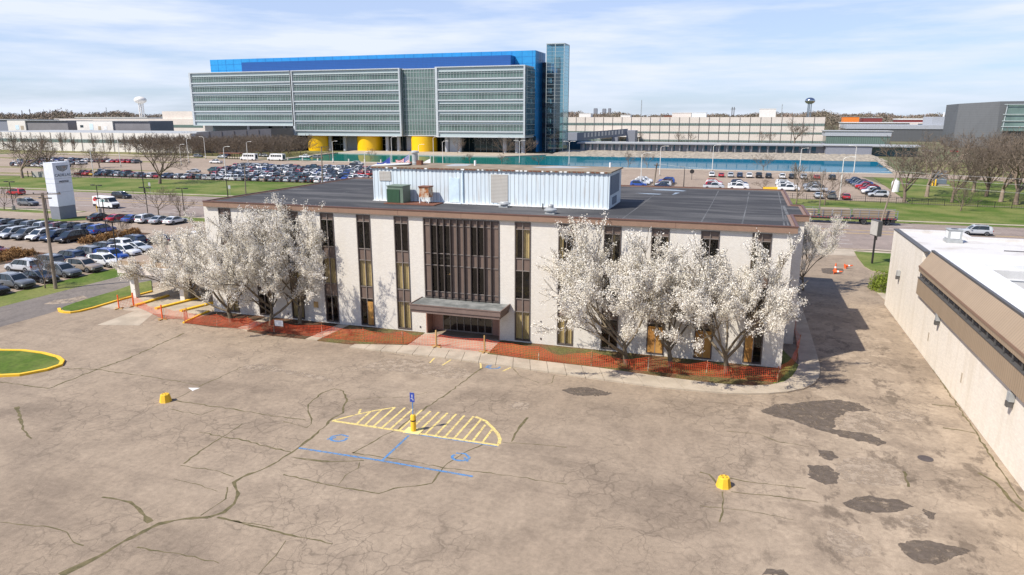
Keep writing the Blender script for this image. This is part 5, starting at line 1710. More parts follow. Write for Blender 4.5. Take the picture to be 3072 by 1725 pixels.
# white delivery van
t = thing('delivery_van', 'white delivery van with red emblems and teal letters on the road', 'van', (-81.5, 62.6, 0), rad(-6))
v = MB()
prof = [(-3.0, .45), (-3.0, 2.5), (-2.9, 2.62), (1.25, 2.6), (1.75, 2.4), (2.35, 1.45), (2.9, 1.2), (3.0, .9), (3.0, .4), (-2.9, .4)]
n = len(prof)
hw = [1.02, .97, .86, .86, .88, .98, .96, .96, .98, 1.0]
v.add([(x, -h, z) for (x, z), h in zip(prof, hw)] + [(x, h, z) for (x, z), h in zip(prof, hw)], [(i, (i + 1) % n, n + (i + 1) % n, n + i) for i in range(n)] + [tuple(range(n))[::-1], tuple(range(n, 2 * n))])
v.build('body', 'white_metal', t, smooth=True, ang=25)
MB().box(2.9, -.85, .35, 3.05, .85, .95).box(-3.04, -.9, .35, -2.95, .9, .8).box(-2.95, -1.035, .4, -1.95, -1.0, .9).build('bumper', 'car_black', t)
w_ = MB()
w_.add([(1.78, -.84, 2.36), (2.33, -.92, 1.5), (2.33, .92, 1.5), (1.78, .84, 2.36)], [(0, 1, 2, 3)])
w_.M = Matrix.Translation((.02, 0, .02))
w_.v = [(a + .02, b_, c + .02) for a, b_, c in w_.v]
w_.build('windscreen', 'car_glass', t)
for s in (-1, 1):
    MB().add([(1.0, s * 1.005, 1.5), (2.15, s * 1.0, 1.5), (1.75, s * .92, 2.25), (1.0, s * .93, 2.25)], [(0, 1, 2, 3)]).build('side_window', 'car_glass', t)
    MB().cbox((2.9, s * .75, 1.05), (.16, .3, .22)).build('headlight', 'lamp_clear', t)
    MB().cbox((-3.0, s * .9, 1.3), (.05, .12, .5)).build('tail_light', 'lamp_red', t)
    for x in (-2.0, 1.95):
        wl = link('wheel', VEH['suv']['wheel'], t, (x, s * .93, .35))
        link('rim', VEH['suv']['rim'], wl)
dl = MB()
dl.M = Matrix.Translation((0, -.985, 0)) @ Matrix.Rotation(rad(90), 4, 'X')
dl.lathe([(.36, 0), (.36, .02), (0, .02)], (-2.45, 1.85), 16)
dl.build('emblem', 'red', t)
for tx, x in (('M', -1.75), ('ONS', .1)):
    o = link('lettering', text_mesh(tx, .75, 'teal'), t, (x, -.99, 1.7))
    o.rotation_euler = (rad(86), 0, 0)
# stop sign by the exit
t = thing('stop_sign', 'red stop sign on a post with a yellow sleeve before the white van', 'sign', (-78.3, 57.2, 0), rad(12))
MB().tube([(0, 0, 0), (0, 0, 3.0)], .035, 6).build('post', 'red', t)
MB().tube([(0, 0, .02), (0, 0, 1.3)], .09, 8).build('sleeve', 'yellow', t)
b = MB()
b.M = Matrix.Translation((0, -.04, 2.75)) @ Matrix.Rotation(rad(90), 4, 'X')
b.lathe([(.42, 0), (.42, .02)], (0, 0), 8, 0, rad(22.5))
so = b.build('sign_panel', 'red', t)
o = link('lettering', text_mesh('STOP', .28, 'white_paint', .004), so, (0, -.07, 2.75))
o.rotation_euler = (rad(90), 0, 0)

# flatbed trailer with lumber and its tractor
t = thing('flatbed_trailer', 'flatbed trailer with blue stakes standing on the road', 'trailer', (0, 86.6, 0), rad(1))
MB().box(61, -1.25, 1.15, 79.0, 1.25, 1.4).box(61, -.5, .8, 79, .5, 1.15).build('deck', 'dark_clad', t)
stk = MB()
for k in range(12):
    for y in (-1.3, 1.3):
        stk.box(61.4 + 1.58 * k, y - .04, 1.4, 61.5 + 1.58 * k, y + .04, 2.75)
for z in (1.75, 2.25, 2.7):
    stk.box(61.2, -1.36, z, 79, -1.33, z + .06).box(61.2, 1.33, z, 79, 1.36, z + .06)
stk.build('stake_rack', 'steel_grey', t)
rs = MB()
for k in range(30):
    rs.box(61 + .6 * k, -1.27, 1.2, 61.3 + .6 * k, -1.253, 1.28)
rs.build('reflector_strip', 'flag_red', t)
for x in (73.4, 77.3):
    for y in (-1, 1):
        w_ = MB()
        w_.M = Matrix.Translation((x, y * .95, .52)) @ Matrix.Rotation(rad(90), 4, 'X')
        w_.lathe([(.28, -.28), (.48, -.28), (.52, -.22), (.52, .22), (.48, .28), (.28, .28)], (0, 0), 18)
        wo = w_.build('wheel', 'tyre', t, smooth=True)
        w_ = MB()
        w_.M = Matrix.Translation((x, y * .95, .52)) @ Matrix.Rotation(rad(90), 4, 'X')
        w_.lathe([(.08, -.2), (.29, -.285), (.29, .285), (.08, .2)], (0, 0), 12)
        w_.build('rim', 'rim', wo)
MB().box(77.9, -1.2, .5, 78.6, 1.2, 1.1).build('mud_flap', 'tyre', t)
for k, (x0, x1, h) in enumerate(((61.8, 65.3, 2.5), (65.9, 70.9, 2.75), (71.6, 78.4, 2.65))):
    tag(MB().box(x0, 86.6 + 1.18 - 1.15, 1.405, x1, 86.6 + 1.18 + 1.15, h).build('lumber_stack', 'lumber'), 'lumber bundle on the flatbed ' + ('trailer nearest the tractor', 'trailer in the middle', 'trailer over the rear wheels')[k], 'lumber', 'lumber bundles on the trailer')
t = thing('truck_tractor', 'white truck tractor mostly hidden behind the rear office corner', 'truck', (56.2, 87.4, 0), rad(181))
MB().box(-.5, -1.2, 1.0, 1.6, 1.2, 3.3).box(1.6, -1.05, 1.0, 3.4, 1.05, 2.0).box(-3.2, -.5, .7, 1.6, .5, 1.0).build('cab', 'white_metal', t)
MB().box(1.58, -1.05, 2.1, 1.64, 1.05, 2.9).box(.5, -1.22, 2.1, 1.3, 1.22, 2.9).build('window', 'car_glass', t)
for x in (2.5, -1.8, -3.0):
    for y in (-1, 1):
        w_ = MB()
        w_.M = Matrix.Translation((x, y * 1.0, .52)) @ Matrix.Rotation(rad(90), 4, 'X')
        w_.lathe([(.1, -.2), (.48, -.2), (.52, -.14), (.52, .14), (.48, .2), (.1, .2)], (0, 0), 16)
        w_.build('wheel', 'tyre', t)

# shuttle buses
def bus(x, y, label):
    t = thing('shuttle_bus', label, 'bus', (x, y, 0), rad(180), 'white shuttle buses by the pond')
    b = MB()
    b.box(-4, -1.2, .5, 2.2, 1.2, 3.1).box(2.2, -1.1, .5, 3.9, 1.1, 1.5)
    b.add([(2.2, -1.15, 1.5), (3.0, -1.05, 1.5), (2.2, -1.1, 2.7), (2.2, 1.15, 1.5), (3.0, 1.05, 1.5), (2.2, 1.1, 2.7)], [(0, 1, 2), (5, 4, 3), (1, 4, 5, 2), (0, 3, 4, 1), (0, 2, 5, 3)])
    b.build('body', 'white_metal', t)
    for s in (-1, 1):
        for k in range(5):
            MB().box(-3.4 + 1.1 * k, s * 1.205 - .004, 1.75, -2.45 + 1.1 * k, s * 1.205 + .004, 2.6).build('window', 'car_glass', t)
        for x_ in (-2.6, 3.0):
            link('wheel', VEH['suv']['wheel'], t, (x_, s * 1.1, .4)).scale = (1.2, 1.2, 1.2)
    MB().box(-4.03, -.7, .8, -4.003, .7, 2.6).build('rear_door', 'car_glass', t)
    MB().add([(3.02, -.95, 1.55), (3.02, .95, 1.55), (2.3, 1.0, 2.6), (2.3, -1.0, 2.6)], [(0, 1, 2, 3)]).build('windscreen', 'car_glass', t)
    t.scale = (1.05, 1, 1.02)
bus(-166.0, 219, 'left of the two white shuttle buses, beside the bus shelter')
bus(-152.6, 221, 'right of the two white shuttle buses, near the pond corner')

# ------------------------------------------------------------------ dealership pylon sign, lamps, poles
t = thing('pylon_sign', 'tall white pylon sign with a crest and grey lettering', 'sign', (-75.6, 47.2, 0), rad(3))
MB().box(-1.1, -1.95, 2.6, 1.1, 1.95, 11.0).build('tower', 'sign_white', t)
MB().box(-1.08, -1.9, 0, 1.08, 1.9, 2.6).build('plinth', 'steel_grey', t)
jn = MB()
for z in (5.3, 7.0, 7.9):
    jn.box(1.1, -1.95, z, 1.108, 1.95, z + .04).box(-1.1, -1.958, z, 1.1, -1.95, z + .04)
jn.build('joint', 'letter_grey', t)
for tx, z, s, m in (('CADILLAC', 8.55, .78, 'letter_grey'), ('PRESTIGE', 7.3, .52, 'letter_dark')):
    o = link('lettering', text_mesh(tx, s, m, .03), t, (1.13, .1, z))
    o.rotation_euler = (rad(90), 0, rad(90))
def sh(pts, x0, x1, mi, b):
    n = len(pts)
    b.add([(x, p[0], p[1]) for x in (x0, x1) for p in pts], [tuple(range(n, 2 * n)), tuple(range(n))[::-1]] + [(i, (i + 1) % n, n + (i + 1) % n, n + i) for i in range(n)], mi)
cb_ = MB()
C0 = (.1, 9.85)
o_ = [(-1.35, .52), (1.35, .52), (1.05, -.25), (.5, -.48), (0, -.62), (-.5, -.48), (-1.05, -.25)]
sh([(C0[0] + a, C0[1] + b) for a, b in o_], 1.1, 1.14, 0, cb_)
sh([(C0[0] + a * .86, C0[1] + b * .80) for a, b in o_], 1.14, 1.15, 1, cb_)
for k, (y0, y1, z) in enumerate(((-.95, -.1, .2), (0, .95, .2), (-.8, 0, -.02), (.1, .85, -.02), (-.6, .55, -.25))):
    sh([(C0[0] + y0, C0[1] + z), (C0[0] + y1, C0[1] + z), (C0[0] + y1 - .05, C0[1] + z + .1), (C0[0] + y0 - .05, C0[1] + z + .1)], 1.15, 1.16, (0, 2)[k % 2], cb_)
cb_.build('crest', ['letter_dark', 'galv', 'rust_dark'], t)
slab('sign_lawn', [(-79, 43.4), (-72.5, 43.0), (-66, 51), (-48, 51.5), (-23, 52), (-23, rdn(-23) - 1.2), (-68, rdn(-68) - 1.6), (-73, 52), (-79, 46)], 0, .1, 'grass', 'concrete')
slab('verge_lawn', [(-300, 52), (-80.5, 51.5), (-80.5, rdn(-80) - .3), (-300, rdn(-300) - .3)], 0, .08, 'grass', 'concrete')
sheet('dealership_exit', [(-80.5, 44), (-73, 44), (-68, 50), (-68, rdn(-68)), (-80.5, rdn(-80))], .008, 'asphalt_lot')
sheet('path', [(-300, 53.0), (-80.6, 54.6), (-80.6, 55.8), (-300, 54.2)], .085, 'concrete')
sheet('path', [(-67, 55.2), (-23, 56.0), (-23, 57.0), (-67, 56.2)], .105, 'concrete')

def lot_lamp(x, y, h, label, base=True, rz=0):
    t = thing('lot_lamp', label, 'lamp post', (x, y, 0), rz, 'dark twin lamp posts of the dealership')
    if base:
        MB().lathe([(.36, 0), (.36, .95), (.32, 1.0), (0, 1.0)], (0, 0), 14).build('concrete_base', 'concrete_grey', t)
    MB().tube([(0, 0, .9 if base else 0), (0, 0, h)], .075, 8).build('pole', 'black_metal', t)
    MB().box(-.9, -.05, h - .08, .9, .05, h).build('arm', 'black_metal', t)
    for s in (-1, 1):
        MB().box(s * .95 - .42, -.2, h - .1, s * .95 + .42, .2, h + .08).build('lamp_head', 'black_metal', t)
lot_lamp(-97.5, 53.6, 6.1, 'dark twin lamp post on a pale base by the grey suv')
lot_lamp(-66.7, 36.7, 5.5, 'dark twin lamp post rising from the middle dealership rows', False)
lot_lamp(-75.9, 55.7, 5.8, 'dark twin lamp post beside the stop sign')
lot_lamp(-47.9, 31.6, 6.6, 'dark twin lamp post in the brown shrub island')
lot_lamp(-63.2, 55.6, 5.7, 'dark twin lamp post on the verge above the white cars', False)
lot_lamp(-56.4, 58.2, 5.5, 'dark twin lamp post on the verge near the left roof corner', False)
lot_lamp(-26.2, 13.2, 6.4, 'dark lamp post on a concrete drum at the grass strip end')

ig = MB()
for k, (x0, y0, x1, y1) in enumerate(((-48.6, 25.9, -45.4, 37.5), (-50.6, 9.5, -44.0, 18.5))):
    slab('shrub_island', [(x0, y0), (x1 - .6, y0), (x1, y0 + 1), (x1 + .6, y1), (x0 + .3, y1)], 0, .14, 'mulch', 'concrete')
pts = [(-47.2 + rnd.uniform(-.8, .9), 26.8 + .95 * i) for i in range(11)] + [(-48.5 + rnd.uniform(-1, 1), 10.6 + 1.2 * i) for i in range(6)] + [(-46 + rnd.uniform(-.8, .8), 11 + 1.4 * i) for i in range(5)]
for i, (x, y) in enumerate(pts):
    o = link('dry_shrub', dry[i % 3], None, (x, y, .1), rnd.uniform(0, 6))
    o.scale = (1, 1, rnd.uniform(.8, 1.2))
    tag(o, f'{ordinal(i if i < 11 else i - 11)} dry brown shrub of the {"lamp post" if i < 11 else "maroon sedan"} island, counted from the front', 'shrub', 'dry brown shrubs of the planting islands')

def wood_pole(x, y, h, lean, label, arms=(), r=.15, tank=False):
    t = thing('utility_pole', label, 'utility pole', (x, y, 0), 0, 'wooden utility poles')
    MB().tube([(0, 0, 0), (lean[0], lean[1], h)], [r, r * .72], 9).build('pole', 'wood_pole', t)
    for z, l, a in arms:
        k = z / h
        b = MB()
        b.M = Matrix.Translation((lean[0] * k, lean[1] * k, z)) @ Matrix.Rotation(rad(a), 4, 'Z')
        b.box(-l, -.16, -.06, l, -.04, .06)
        b.build('crossarm', 'wood_pole', t)
        b = MB()
        b.M = Matrix.Translation((lean[0] * k, lean[1] * k, z)) @ Matrix.Rotation(rad(a), 4, 'Z')
        for q in (-.92, -.45, .3, .92):
            b.lathe([(.05, .06), (.07, .16), (.03, .22), (0, .22)], (l * q, -.1), 8)
        b.build('insulator', 'black_metal', t)
wood_pole(-24.5, 2.7, 11.2, (.5, -.2), 'grey wooden pole with a crossarm on the grass by the drive', [(11.05, 1.9, 30)], .2)
wood_pole(-71.7, 96.6, 7.4, (.4, 0), 'short wooden pole beyond the road, left of the big roof', [(7.1, 1.4, 20)], .17)
xq, zq = at_y(966, 545, 100)
xt, zt_ = at_y(964, 440, 100)
wood_pole(xq, 100, zt_, (xt - xq, 0), 'tall wooden pole with two crossarms before the car park', [(zt_ - .1, 1.6, 60), (zt_ - 1.5, 1.5, 15)], .19)
wood_pole(76.0, 85.9, 10.1, (1.7, 0), 'leaning wooden pole behind the blank box sign', [(9.9, .7, 0)], .16)
wood_pole(67.7, 108, 8.3, (.1, .3), 'thin grey wooden pole on the lawn behind the trailer', (), .14)
xt, zt_ = at_y(1971, 489, 100)
wood_pole(xt - .9, 100, zt_, (.9, 0), 'leaning wooden pole beside the pale blue penthouse', [(zt_ - .5, .7, 40)], .2)

def cobra(x, y, h, dirx, label, mat='pole_white', double=False, diry=0):
    t = thing('street_lamp', label, 'street lamp', (x, y, 0), 0, 'tall street lamps of the car parks')
    MB().lathe([(.28, 0), (.28, .5), (0, .5)], (0, 0), 10).build('footing', 'concrete_grey', t)
    MB().tube([(0, 0, .5), (0, 0, h - .5)], [.14, .09], 8).build('pole', mat, t)
    for s in ((dirx, -dirx) if double else (dirx,)):
        MB().tube([(0, 0, h - .55), (s * .5, diry * .5, h - .15), (s * 1.5, diry * 1.5, h), (s * 1.9, diry * 1.9, h)], .055, 6).build('arm', mat, t)
        MB().cbox((s * 2.2, diry * 2.2, h), (.8 if s else .3, .3 if s else .8, .16)).build('lamp_head', mat, t)
for a in ((-155.9, 126.2, 9.6, 1, 'white curved street lamp at the fence, right of the pylon sign'), (-189.2, 169, 11, 1, 'white street lamp on the strip behind the low spreading tree'), (-170.4, 181.7, 8.6, 1, 'white street lamp first of three left of the shuttle buses'),
          (-180, 196.5, 10.6, 1, 'white street lamp second of three left of the shuttle buses'), (-192.3, 221.2, 10.4, -1, 'white street lamp in front of the clipped grove'), (-113.6, 139.9, 10, 1, 'white street lamp rising among the front parked rows'),
          (-157.6, 207.5, 9, 1, 'white street lamp between the two shuttle buses'), (-18.4, 236.7, 9.6, 1, 'white twin armed street lamp under the glass tower'), (23.8, 148, 9.6, 1, 'white street lamp among the parked cars beside the penthouse'),
          (24.7, 188.7, 10, 1, 'white street lamp on the drive above the parked blue cars'), (40.9, 215.6, 9.6, 1, 'white street lamp at the pond before the dark pavilion slats'), (71.8, 226.8, 8.4, 1, 'white street lamp at the pond bank below the cream block end'),
          (89.8, 223.8, 9.6, -1, 'white street lamp at the pond bank before the blank pavilion wall'), (74.2, 129.5, 10.3, 1, 'white street lamp at the black fence by three parked cars'), (-41.4, 240, 9.6, 1, 'white twin armed street lamp on the near pond bank by the bushes')):
    cobra(*a, double='twin' in a[4])
for px, pyb, pyt, y in ((1106 * 450 / 2576 * 2.33 + 0, 535, 456, 140),):
    pass
for i, (px, ptop, y) in enumerate(((1093, 456, 150), (996, 425, 215), (1173, 412, 200), (1255, 435, 205), (1299, 412, 205), (1327, 425, 205))):
    x, z = at_y(px, ptop, y)
    cobra(x, y, z + .3, 1, 'slim white street lamp ' + ('left of the penthouse wall', 'before the first lobby columns', 'before the second yellow drum reflection', 'beside the rusty exhaust stack', 'before the third yellow drum edge', 'right of the third yellow drum')[i])
def mast(x, y, h, label, arm):
    t = thing('dark_street_lamp', label, 'street lamp', (x, y, 0), 0, 'dark curved street lamps')
    MB().tube([(0, 0, 0), (0, 0, h - .8)], [.13, .08], 8).build('pole', 'black_metal', t)
    MB().tube([(0, 0, h - .8), (arm * .3, 0, h - .2), (arm * 1.0, 0, h), (arm * 1.8, 0, h - .1)], .06, 6).build('arm', 'black_metal', t)
    MB().cbox((arm * 2.1, 0, h - .12), (.7, .25, .14)).build('lamp_head', 'black_metal', t)
mast(-98, 89.6, 9.2, 'dark curved street lamp at the far kerb, left of the big tree', -1)
mast(-71.4, 89.4, 6, 'short dark street lamp at the far kerb beside the wooden pole', 1)
mast(35.8, 149.1, 5.9, 'dark curved street lamp in the car park right of the penthouse', -.5)
for x, y, l in ((-95.3, 88.9, 'grey road sign on the far verge right of the big tree'), (-70.2, 88.8, 'grey road sign on the far verge by the dark lamp')):
    t = thing('road_sign', l, 'sign', (x, y, 0))
    MB().tube([(0, 0, 0), (0, 0, 2.9)], .04, 6).build('post', 'galv', t)
    MB().box(-.35, -.06, 2.1, .35, -.042, 2.95).build('sign_panel', 'galv', t)
# flags behind the penthouse
def flag(px, ptop, drop, dx, kind, label, y=52):
    x, z = at_y(px, ptop, y)
    t = thing('flagpole', label, 'flag', (x, y, 0))
    MB().tube([(0, 0, 0), (0, 0, z + .3)], .05, 8).lathe([(.0, z + .3), (.09, z + .36), (.0, z + .45)], (0, 0), 8).build('pole', 'pole_white', t)
    f_ = MB()
    nx, nz = 26, 13
    W, Hh = 2.9, 1.5
    def P(u, w):
        return (dx * W * u * .86, .25 * math.sin(5.5 * u + w) * (.2 + u) , z - Hh * w - drop * u * (1 + .25 * math.sin(4 * u)) + .12 * math.sin(7 * u + 1.5 * w) * u)
    for i in range(nx):
        for j in range(nz):
            if kind == 'us':
                mi = 0 if (i < nx * .4 and j < 7) else (1 if j % 2 == 0 else 2)
            elif kind == 'blue':
                mi = 2 if ((i - 13) / 5) ** 2 + ((j - 6) / 3.5) ** 2 < 1 else 0
            else:
                mi = 2
            f_.quad(P(i / nx, j / nz), P((i + 1) / nx, j / nz), P((i + 1) / nx, (j + 1) / nz), P(i / nx, (j + 1) / nz), mi)
    fo_ = f_.build('flag', ['flag_blue', 'flag_red', 'flag_white'], t, smooth=True)
    if kind == 'us':
        s = MB()
        for i in range(6):
            for j in range(5):
                u, w = (.02 + .06 * i), (.04 + .1 * j)
                a, b, c, d = P(u, w), P(u + .03, w), P(u + .03, w + .055), P(u, w + .055)
                s.quad(*[(q[0], q[1] - .02, q[2]) for q in (a, b, c, d)])
        s.build('stars', 'flag_white', fo_)
flag(1228, 463, 1.2, -1, 'us', 'striped flag with starred blue corner behind the penthouse roof')
flag(1171, 470, 1.3, -1, 'blue', 'blue flag with pale badge left of the striped flag')
flag(1291, 476, .9, -1, 'white', 'white flag right of the rusty exhaust stack')

# ------------------------------------------------------------------ beyond the road: lawns, car parks, pond
sheet('path', [(-400, rdf(-400) + .1), (400, rdf(400) + .1), (400, rdf(400) + .5), (-400, rdf(-400) + .5)], .01, 'concrete')
lw = [(-400, rdf(-400) + .4), (400, rdf(400) + .4), (400, 133), (118, 124.5), (90, 125.5), (60, 128.5), (-60, 128.5), (-88, 127.5), (-128, 124.8), (-161, 122.2), (-178, 120), (-230, 113), (-400, 98)]
slab('lawn', lw, -.05, .06, 'grass')
sheet('path', [(-400, rdf(-400) + 2.2), (400, rdf(400) + 3.0), (400, rdf(400) + 4.4), (-400, rdf(-400) + 3.6)], .066, 'concrete')
sheet('employee_car_park', [(-165, 122.6), (-128, 125.2), (-88, 127.9), (-60, 128.8), (60, 128.8), (70, 128), (90, 130), (93, 140), (90, 200), (88, 222), (-136, 222), (-170, 226), (-330, 232), (-330, 120), (-228, 122)], -.03, 'asphalt_lot')
for pts in ([(-330, 128), (-230, 124), (-170, 127.5), (-150, 140), (-152, 143), (-172, 132.5), (-230, 129), (-330, 134)], [(-330, 148), (-178, 150), (-150, 152), (-150, 154.5), (-178, 154), (-330, 153)], [(-330, 198), (-190, 192), (-178, 194), (-190, 198), (-330, 205)]):
    slab('grass_strip', pts, -.05, .06, 'grass_dull', 'concrete')
slab('grove_ground', [(-420, 234), (-170, 228), (-163, 290), (-150, 303), (-200, 310), (-420, 310)], -.05, .03, 'grass_dull')
sheet('path', [(-330, 236), (-172, 231), (-168, 240), (-330, 245)], .036, 'concrete')
slab('right_lawn', [(89, 128), (118, 127.5), (260, 140), (260, 190), (150, 188), (120, 202), (93, 203)], -.05, .05, 'grass')
sheet('street', [(88, 205), (120, 204), (150, 190), (260, 192), (260, 208), (156, 206), (125, 222), (88, 224)], -.025, 'asphalt_lot')
slab('far_lawn', [(113, 226), (128, 222), (158, 208), (260, 210), (260, 300), (150, 300), (125, 300)], -.05, .05, 'grass_dull')
sheet('bank_strip', [(-136, 220), (102, 219), (104, 224), (-136, 227)], .0, 'concrete')
# pond and its banks
sheet('pond', [(-153.5, 228), (-120, 226.8), (8, 223.2), (102.5, 222.5), (109.3, 297), (-60, 304), (-75, 281), (-150, 284), (-162, 289)], -.01, 'water')
slab('pond_wall', [(-162, 289), (-150, 284), (-88, 279.5), (-62, 281), (-50, 296), (-46, 303), (-46, 312), (-165, 312)], -.05, .5, 'concrete', 'stone_block')
slab('pond_wall', [(-153.5, 228), (-156, 227.6), (-165, 290), (-162, 289.5)], -.05, .45, 'concrete')
rr = MB()
NX, NY = 150, 14
RR = np.random.default_rng(2)
V = []
for j in range(NY + 1):
    for i in range(NX + 1):
        x = -46 + 160 * i / NX
        y = 300 + 50 * j / NY
        V.append((x, y + RR.uniform(-.8, .8), -.05 + .06 * j + (RR.uniform(0, .5) if 0 < j < NY else 0)))
rr.add(V, [(j * (NX + 1) + i, j * (NX + 1) + i + 1, (j + 1) * (NX + 1) + i + 1, (j + 1) * (NX + 1) + i) for j in range(NY) for i in range(NX)])
struct(rr.build('stone_bank', 'riprap'))
slab('pond_wall', [(102.5, 222), (104, 222), (112, 300), (109.2, 298)], -.05, .3, 'concrete')
# road lines
rl = MB()
for o_, w_ in ((15.6, .14), (15.95, .14), (19.3, .14), (19.65, .14)):
    rl.strip([(-400, rdn(-400) + o_), (400, rdn(400) + o_)], w_, .004)
struct(rl.build('yellow_road_lines', 'road_yellow'))
rl = MB()
for o_ in (4.0, 7.9, 11.8, 23.2, 26.9):
    x = -300
    while x < 300:
        rl.strip([(x, rdn(x) + o_), (x + 4.5, rdn(x + 4.5) + o_)], .15, .004)
        x += 13
for k in range(26):
    rl.strip([(-166 + 2.75 * k * 1.5, 127.2), (-166 + 2.75 * k * 1.5, 132)], .1, .0)
for x in (-66.3, -69.4, -72.5):
    rl.strip([(x, 12), (x, 18)], .1, .006)
for k in range(6):
    rl.strip([(-43.4, 8 + 4.2 * k), (-40.2, 7.4 + 4.2 * k)], .12, .006)
struct(rl.build('white_road_lines', 'white_paint'))

# black steel fences along the lawns
def steel_fence(pts, label, pitch=3.2, hgt=1.5):
    t = thing('steel_fence', label, 'fence')
    P = resample(pts, pitch)
    r_ = MB()
    for z in (.25, .9, hgt - .08):
        r_.tube([(p[0], p[1], z) for p in pts], .025, 4)
    for a, b in zip(P, P[1:]):
        for k in range(1, 7):
            u = k / 7
            x, y = a[0] + (b[0] - a[0]) * u, a[1] + (b[1] - a[1]) * u
            r_.box(x - .012, y - .012, .15, x + .012, y + .012, hgt - .1)
    r_.build('fence_panel', 'black_metal', t)
    pm = MB().box(-.05, -.05, 0, .05, .05, hgt).mesh('post', ['black_metal'])
    for p in P:
        link('post', pm, t, (p[0], p[1], 0))
steel_fence([(-161, 122.9), (-128, 124.9), (-88, 127.6), (-62, 128.4)], 'low black steel fence between the left lawn and the crowded car park')
steel_fence([(57, 127.9), (79, 125.4), (92, 123.2), (108, 122.2), (135, 123)], 'black steel fence across the right lawn below the bare trees')
# small yard near the left lawn corner
t = thing('utility_yard', 'pale utility cabinet yard with dark gate posts behind the dark lawn tree', 'enclosure', (-168.5, 118.5, 0), rad(6))
MB().box(-4.5, 0, 0, -1.5, .3, 1.9).box(-1.2, 0, 0, 1.4, .3, 2.0).build('panel', 'stone_block', t)
gp_ = MB()
for k in range(9):
    gp_.box(2 + .75 * k, 0, 0, 2.12 + .75 * k, .12, 1.9)
gp_.box(2, .13, 1.5, 8.2, .2, 1.6).box(-6.5, 0, 0, -6.3, .2, 2.1).box(-4.8, 0, 0, -4.6, .2, 2.1)
gp_.build('gate', 'black_metal', t)
# transformer, tank, bollards on the right lawn
t = thing('transformer_box', 'grey ribbed transformer box on a concrete pad under the bare trees', 'transformer', (106.3, 178, 0))
MB().box(-2.6, -1.6, 0, 2.6, 1.6, .35).build('pad', 'concrete_grey', t)
MB().box(-1.9, -1.1, .35, 1.9, 1.1, 4.3).build('casing', 'bronze_light', t)
MB().box(-1.7, -1.17, .6, 1.7, -1.105, 4.1).build('fin_panel', 'louvre_blue', t)
for k in range(3):
    tag(MB().lathe([(.22, 0), (.22, 1.75), (.15, 1.9), (0, 1.92)], (0, 0), 10).build('yellow_bollard', 'yellow', None, (103.6 + .75 * k, 176, 0)), ('left', 'middle', 'right')[k] + ' of the three yellow bollards before the transformer box', 'bollard', 'yellow bollards by the transformer')
t = thing('utility_tank', 'white upright tank on the lawn next to the parked silver suv', 'tank', (90.6, 153.9, 0))
MB().lathe([(1.0, 0), (1.0, 2.5), (.8, 2.9), (.3, 3.1), (0, 3.1)], (0, 0), 16).build('shell', 'white_metal', t, smooth=True)
MB().tube([(0, 0, 3.1), (0, 0, 3.5)], .2, 8).build('cap', 'white_metal', t)
t = thing('dark_post_sign', 'small dark round sign on a post by the pond drive', 'sign', (36.2, 176, 0))
MB().tube([(0, 0, 0), (0, 0, 2.2)], .07, 6).build('post', 'black_metal', t)
b = MB()
b.M = Matrix.Translation((0, 0, 2.6)) @ Matrix.Rotation(rad(90), 4, 'X')
b.lathe([(.7, -.1), (.7, .1), (0, .1)], (0, 0), 12)
b.build('sign_disc', 'black_metal', t)
tag(MB().box(57, 146.6, 0, 61, 149, .4).box(57.1, 146.8, .4, 60.9, 148.8, .9).build('yellow_barrier', 'yellow'), 'low yellow barrier beside the bare lot tree', 'barrier')
for k in range(8):
    tag(MB().lathe([(.3, 0), (.3, 1.2), (0, 1.25)], (0, 0), 8).build('stone_bollard', 'pole_white', None, (-150 + 8.2 * k, 226 - .25 * k, 0)), f'{ordinal(k)} white bollard from the left along the pond drive', 'bollard', 'white bollards along the pond drive')
t = thing('bus_shelter', 'dark slatted bus shelter left of the white buses', 'shelter', (-181, 226, 0))
MB().box(-6, -2, 2.6, 6, 2, 2.9).build('roof', 'rust_dark', t)
for k in range(9):
    MB().box(-5.8 + 1.45 * k, 1.6, 0, -5.6 + 1.45 * k, 1.8, 2.6).build('post', 'bronze', t)
# overhead wires
def wire(a, b, sagm, label):
    pts = []
    for i in range(15):
        u = i / 14
        pts.append((a[0] + (b[0] - a[0]) * u, a[1] + (b[1] - a[1]) * u, a[2] + (b[2] - a[2]) * u - sagm * 4 * u * (1 - u)))
    tag(MB().tube(pts, .014, 4).build('overhead_wire', 'pole_white'), label, 'wire', 'overhead wires')
wire((77.6, 85.9, 10.0), (170, 88, 9.5), 1.2, 'overhead wire running right from the leaning pole, topmost')
wire((77.6, 85.9, 9.2), (170, 88, 8.3), 1.4, 'overhead wire running right from the leaning pole, second one down')
wire((77.0, 85.9, 8.0), (170, 88, 6.6), 1.5, 'overhead wire running right from the leaning pole, lowest')
wire((77.6, 85.9, 10.0), (33.4, 100, 9.6), 1.0, 'overhead wire from the leaning pole over the parked cars')

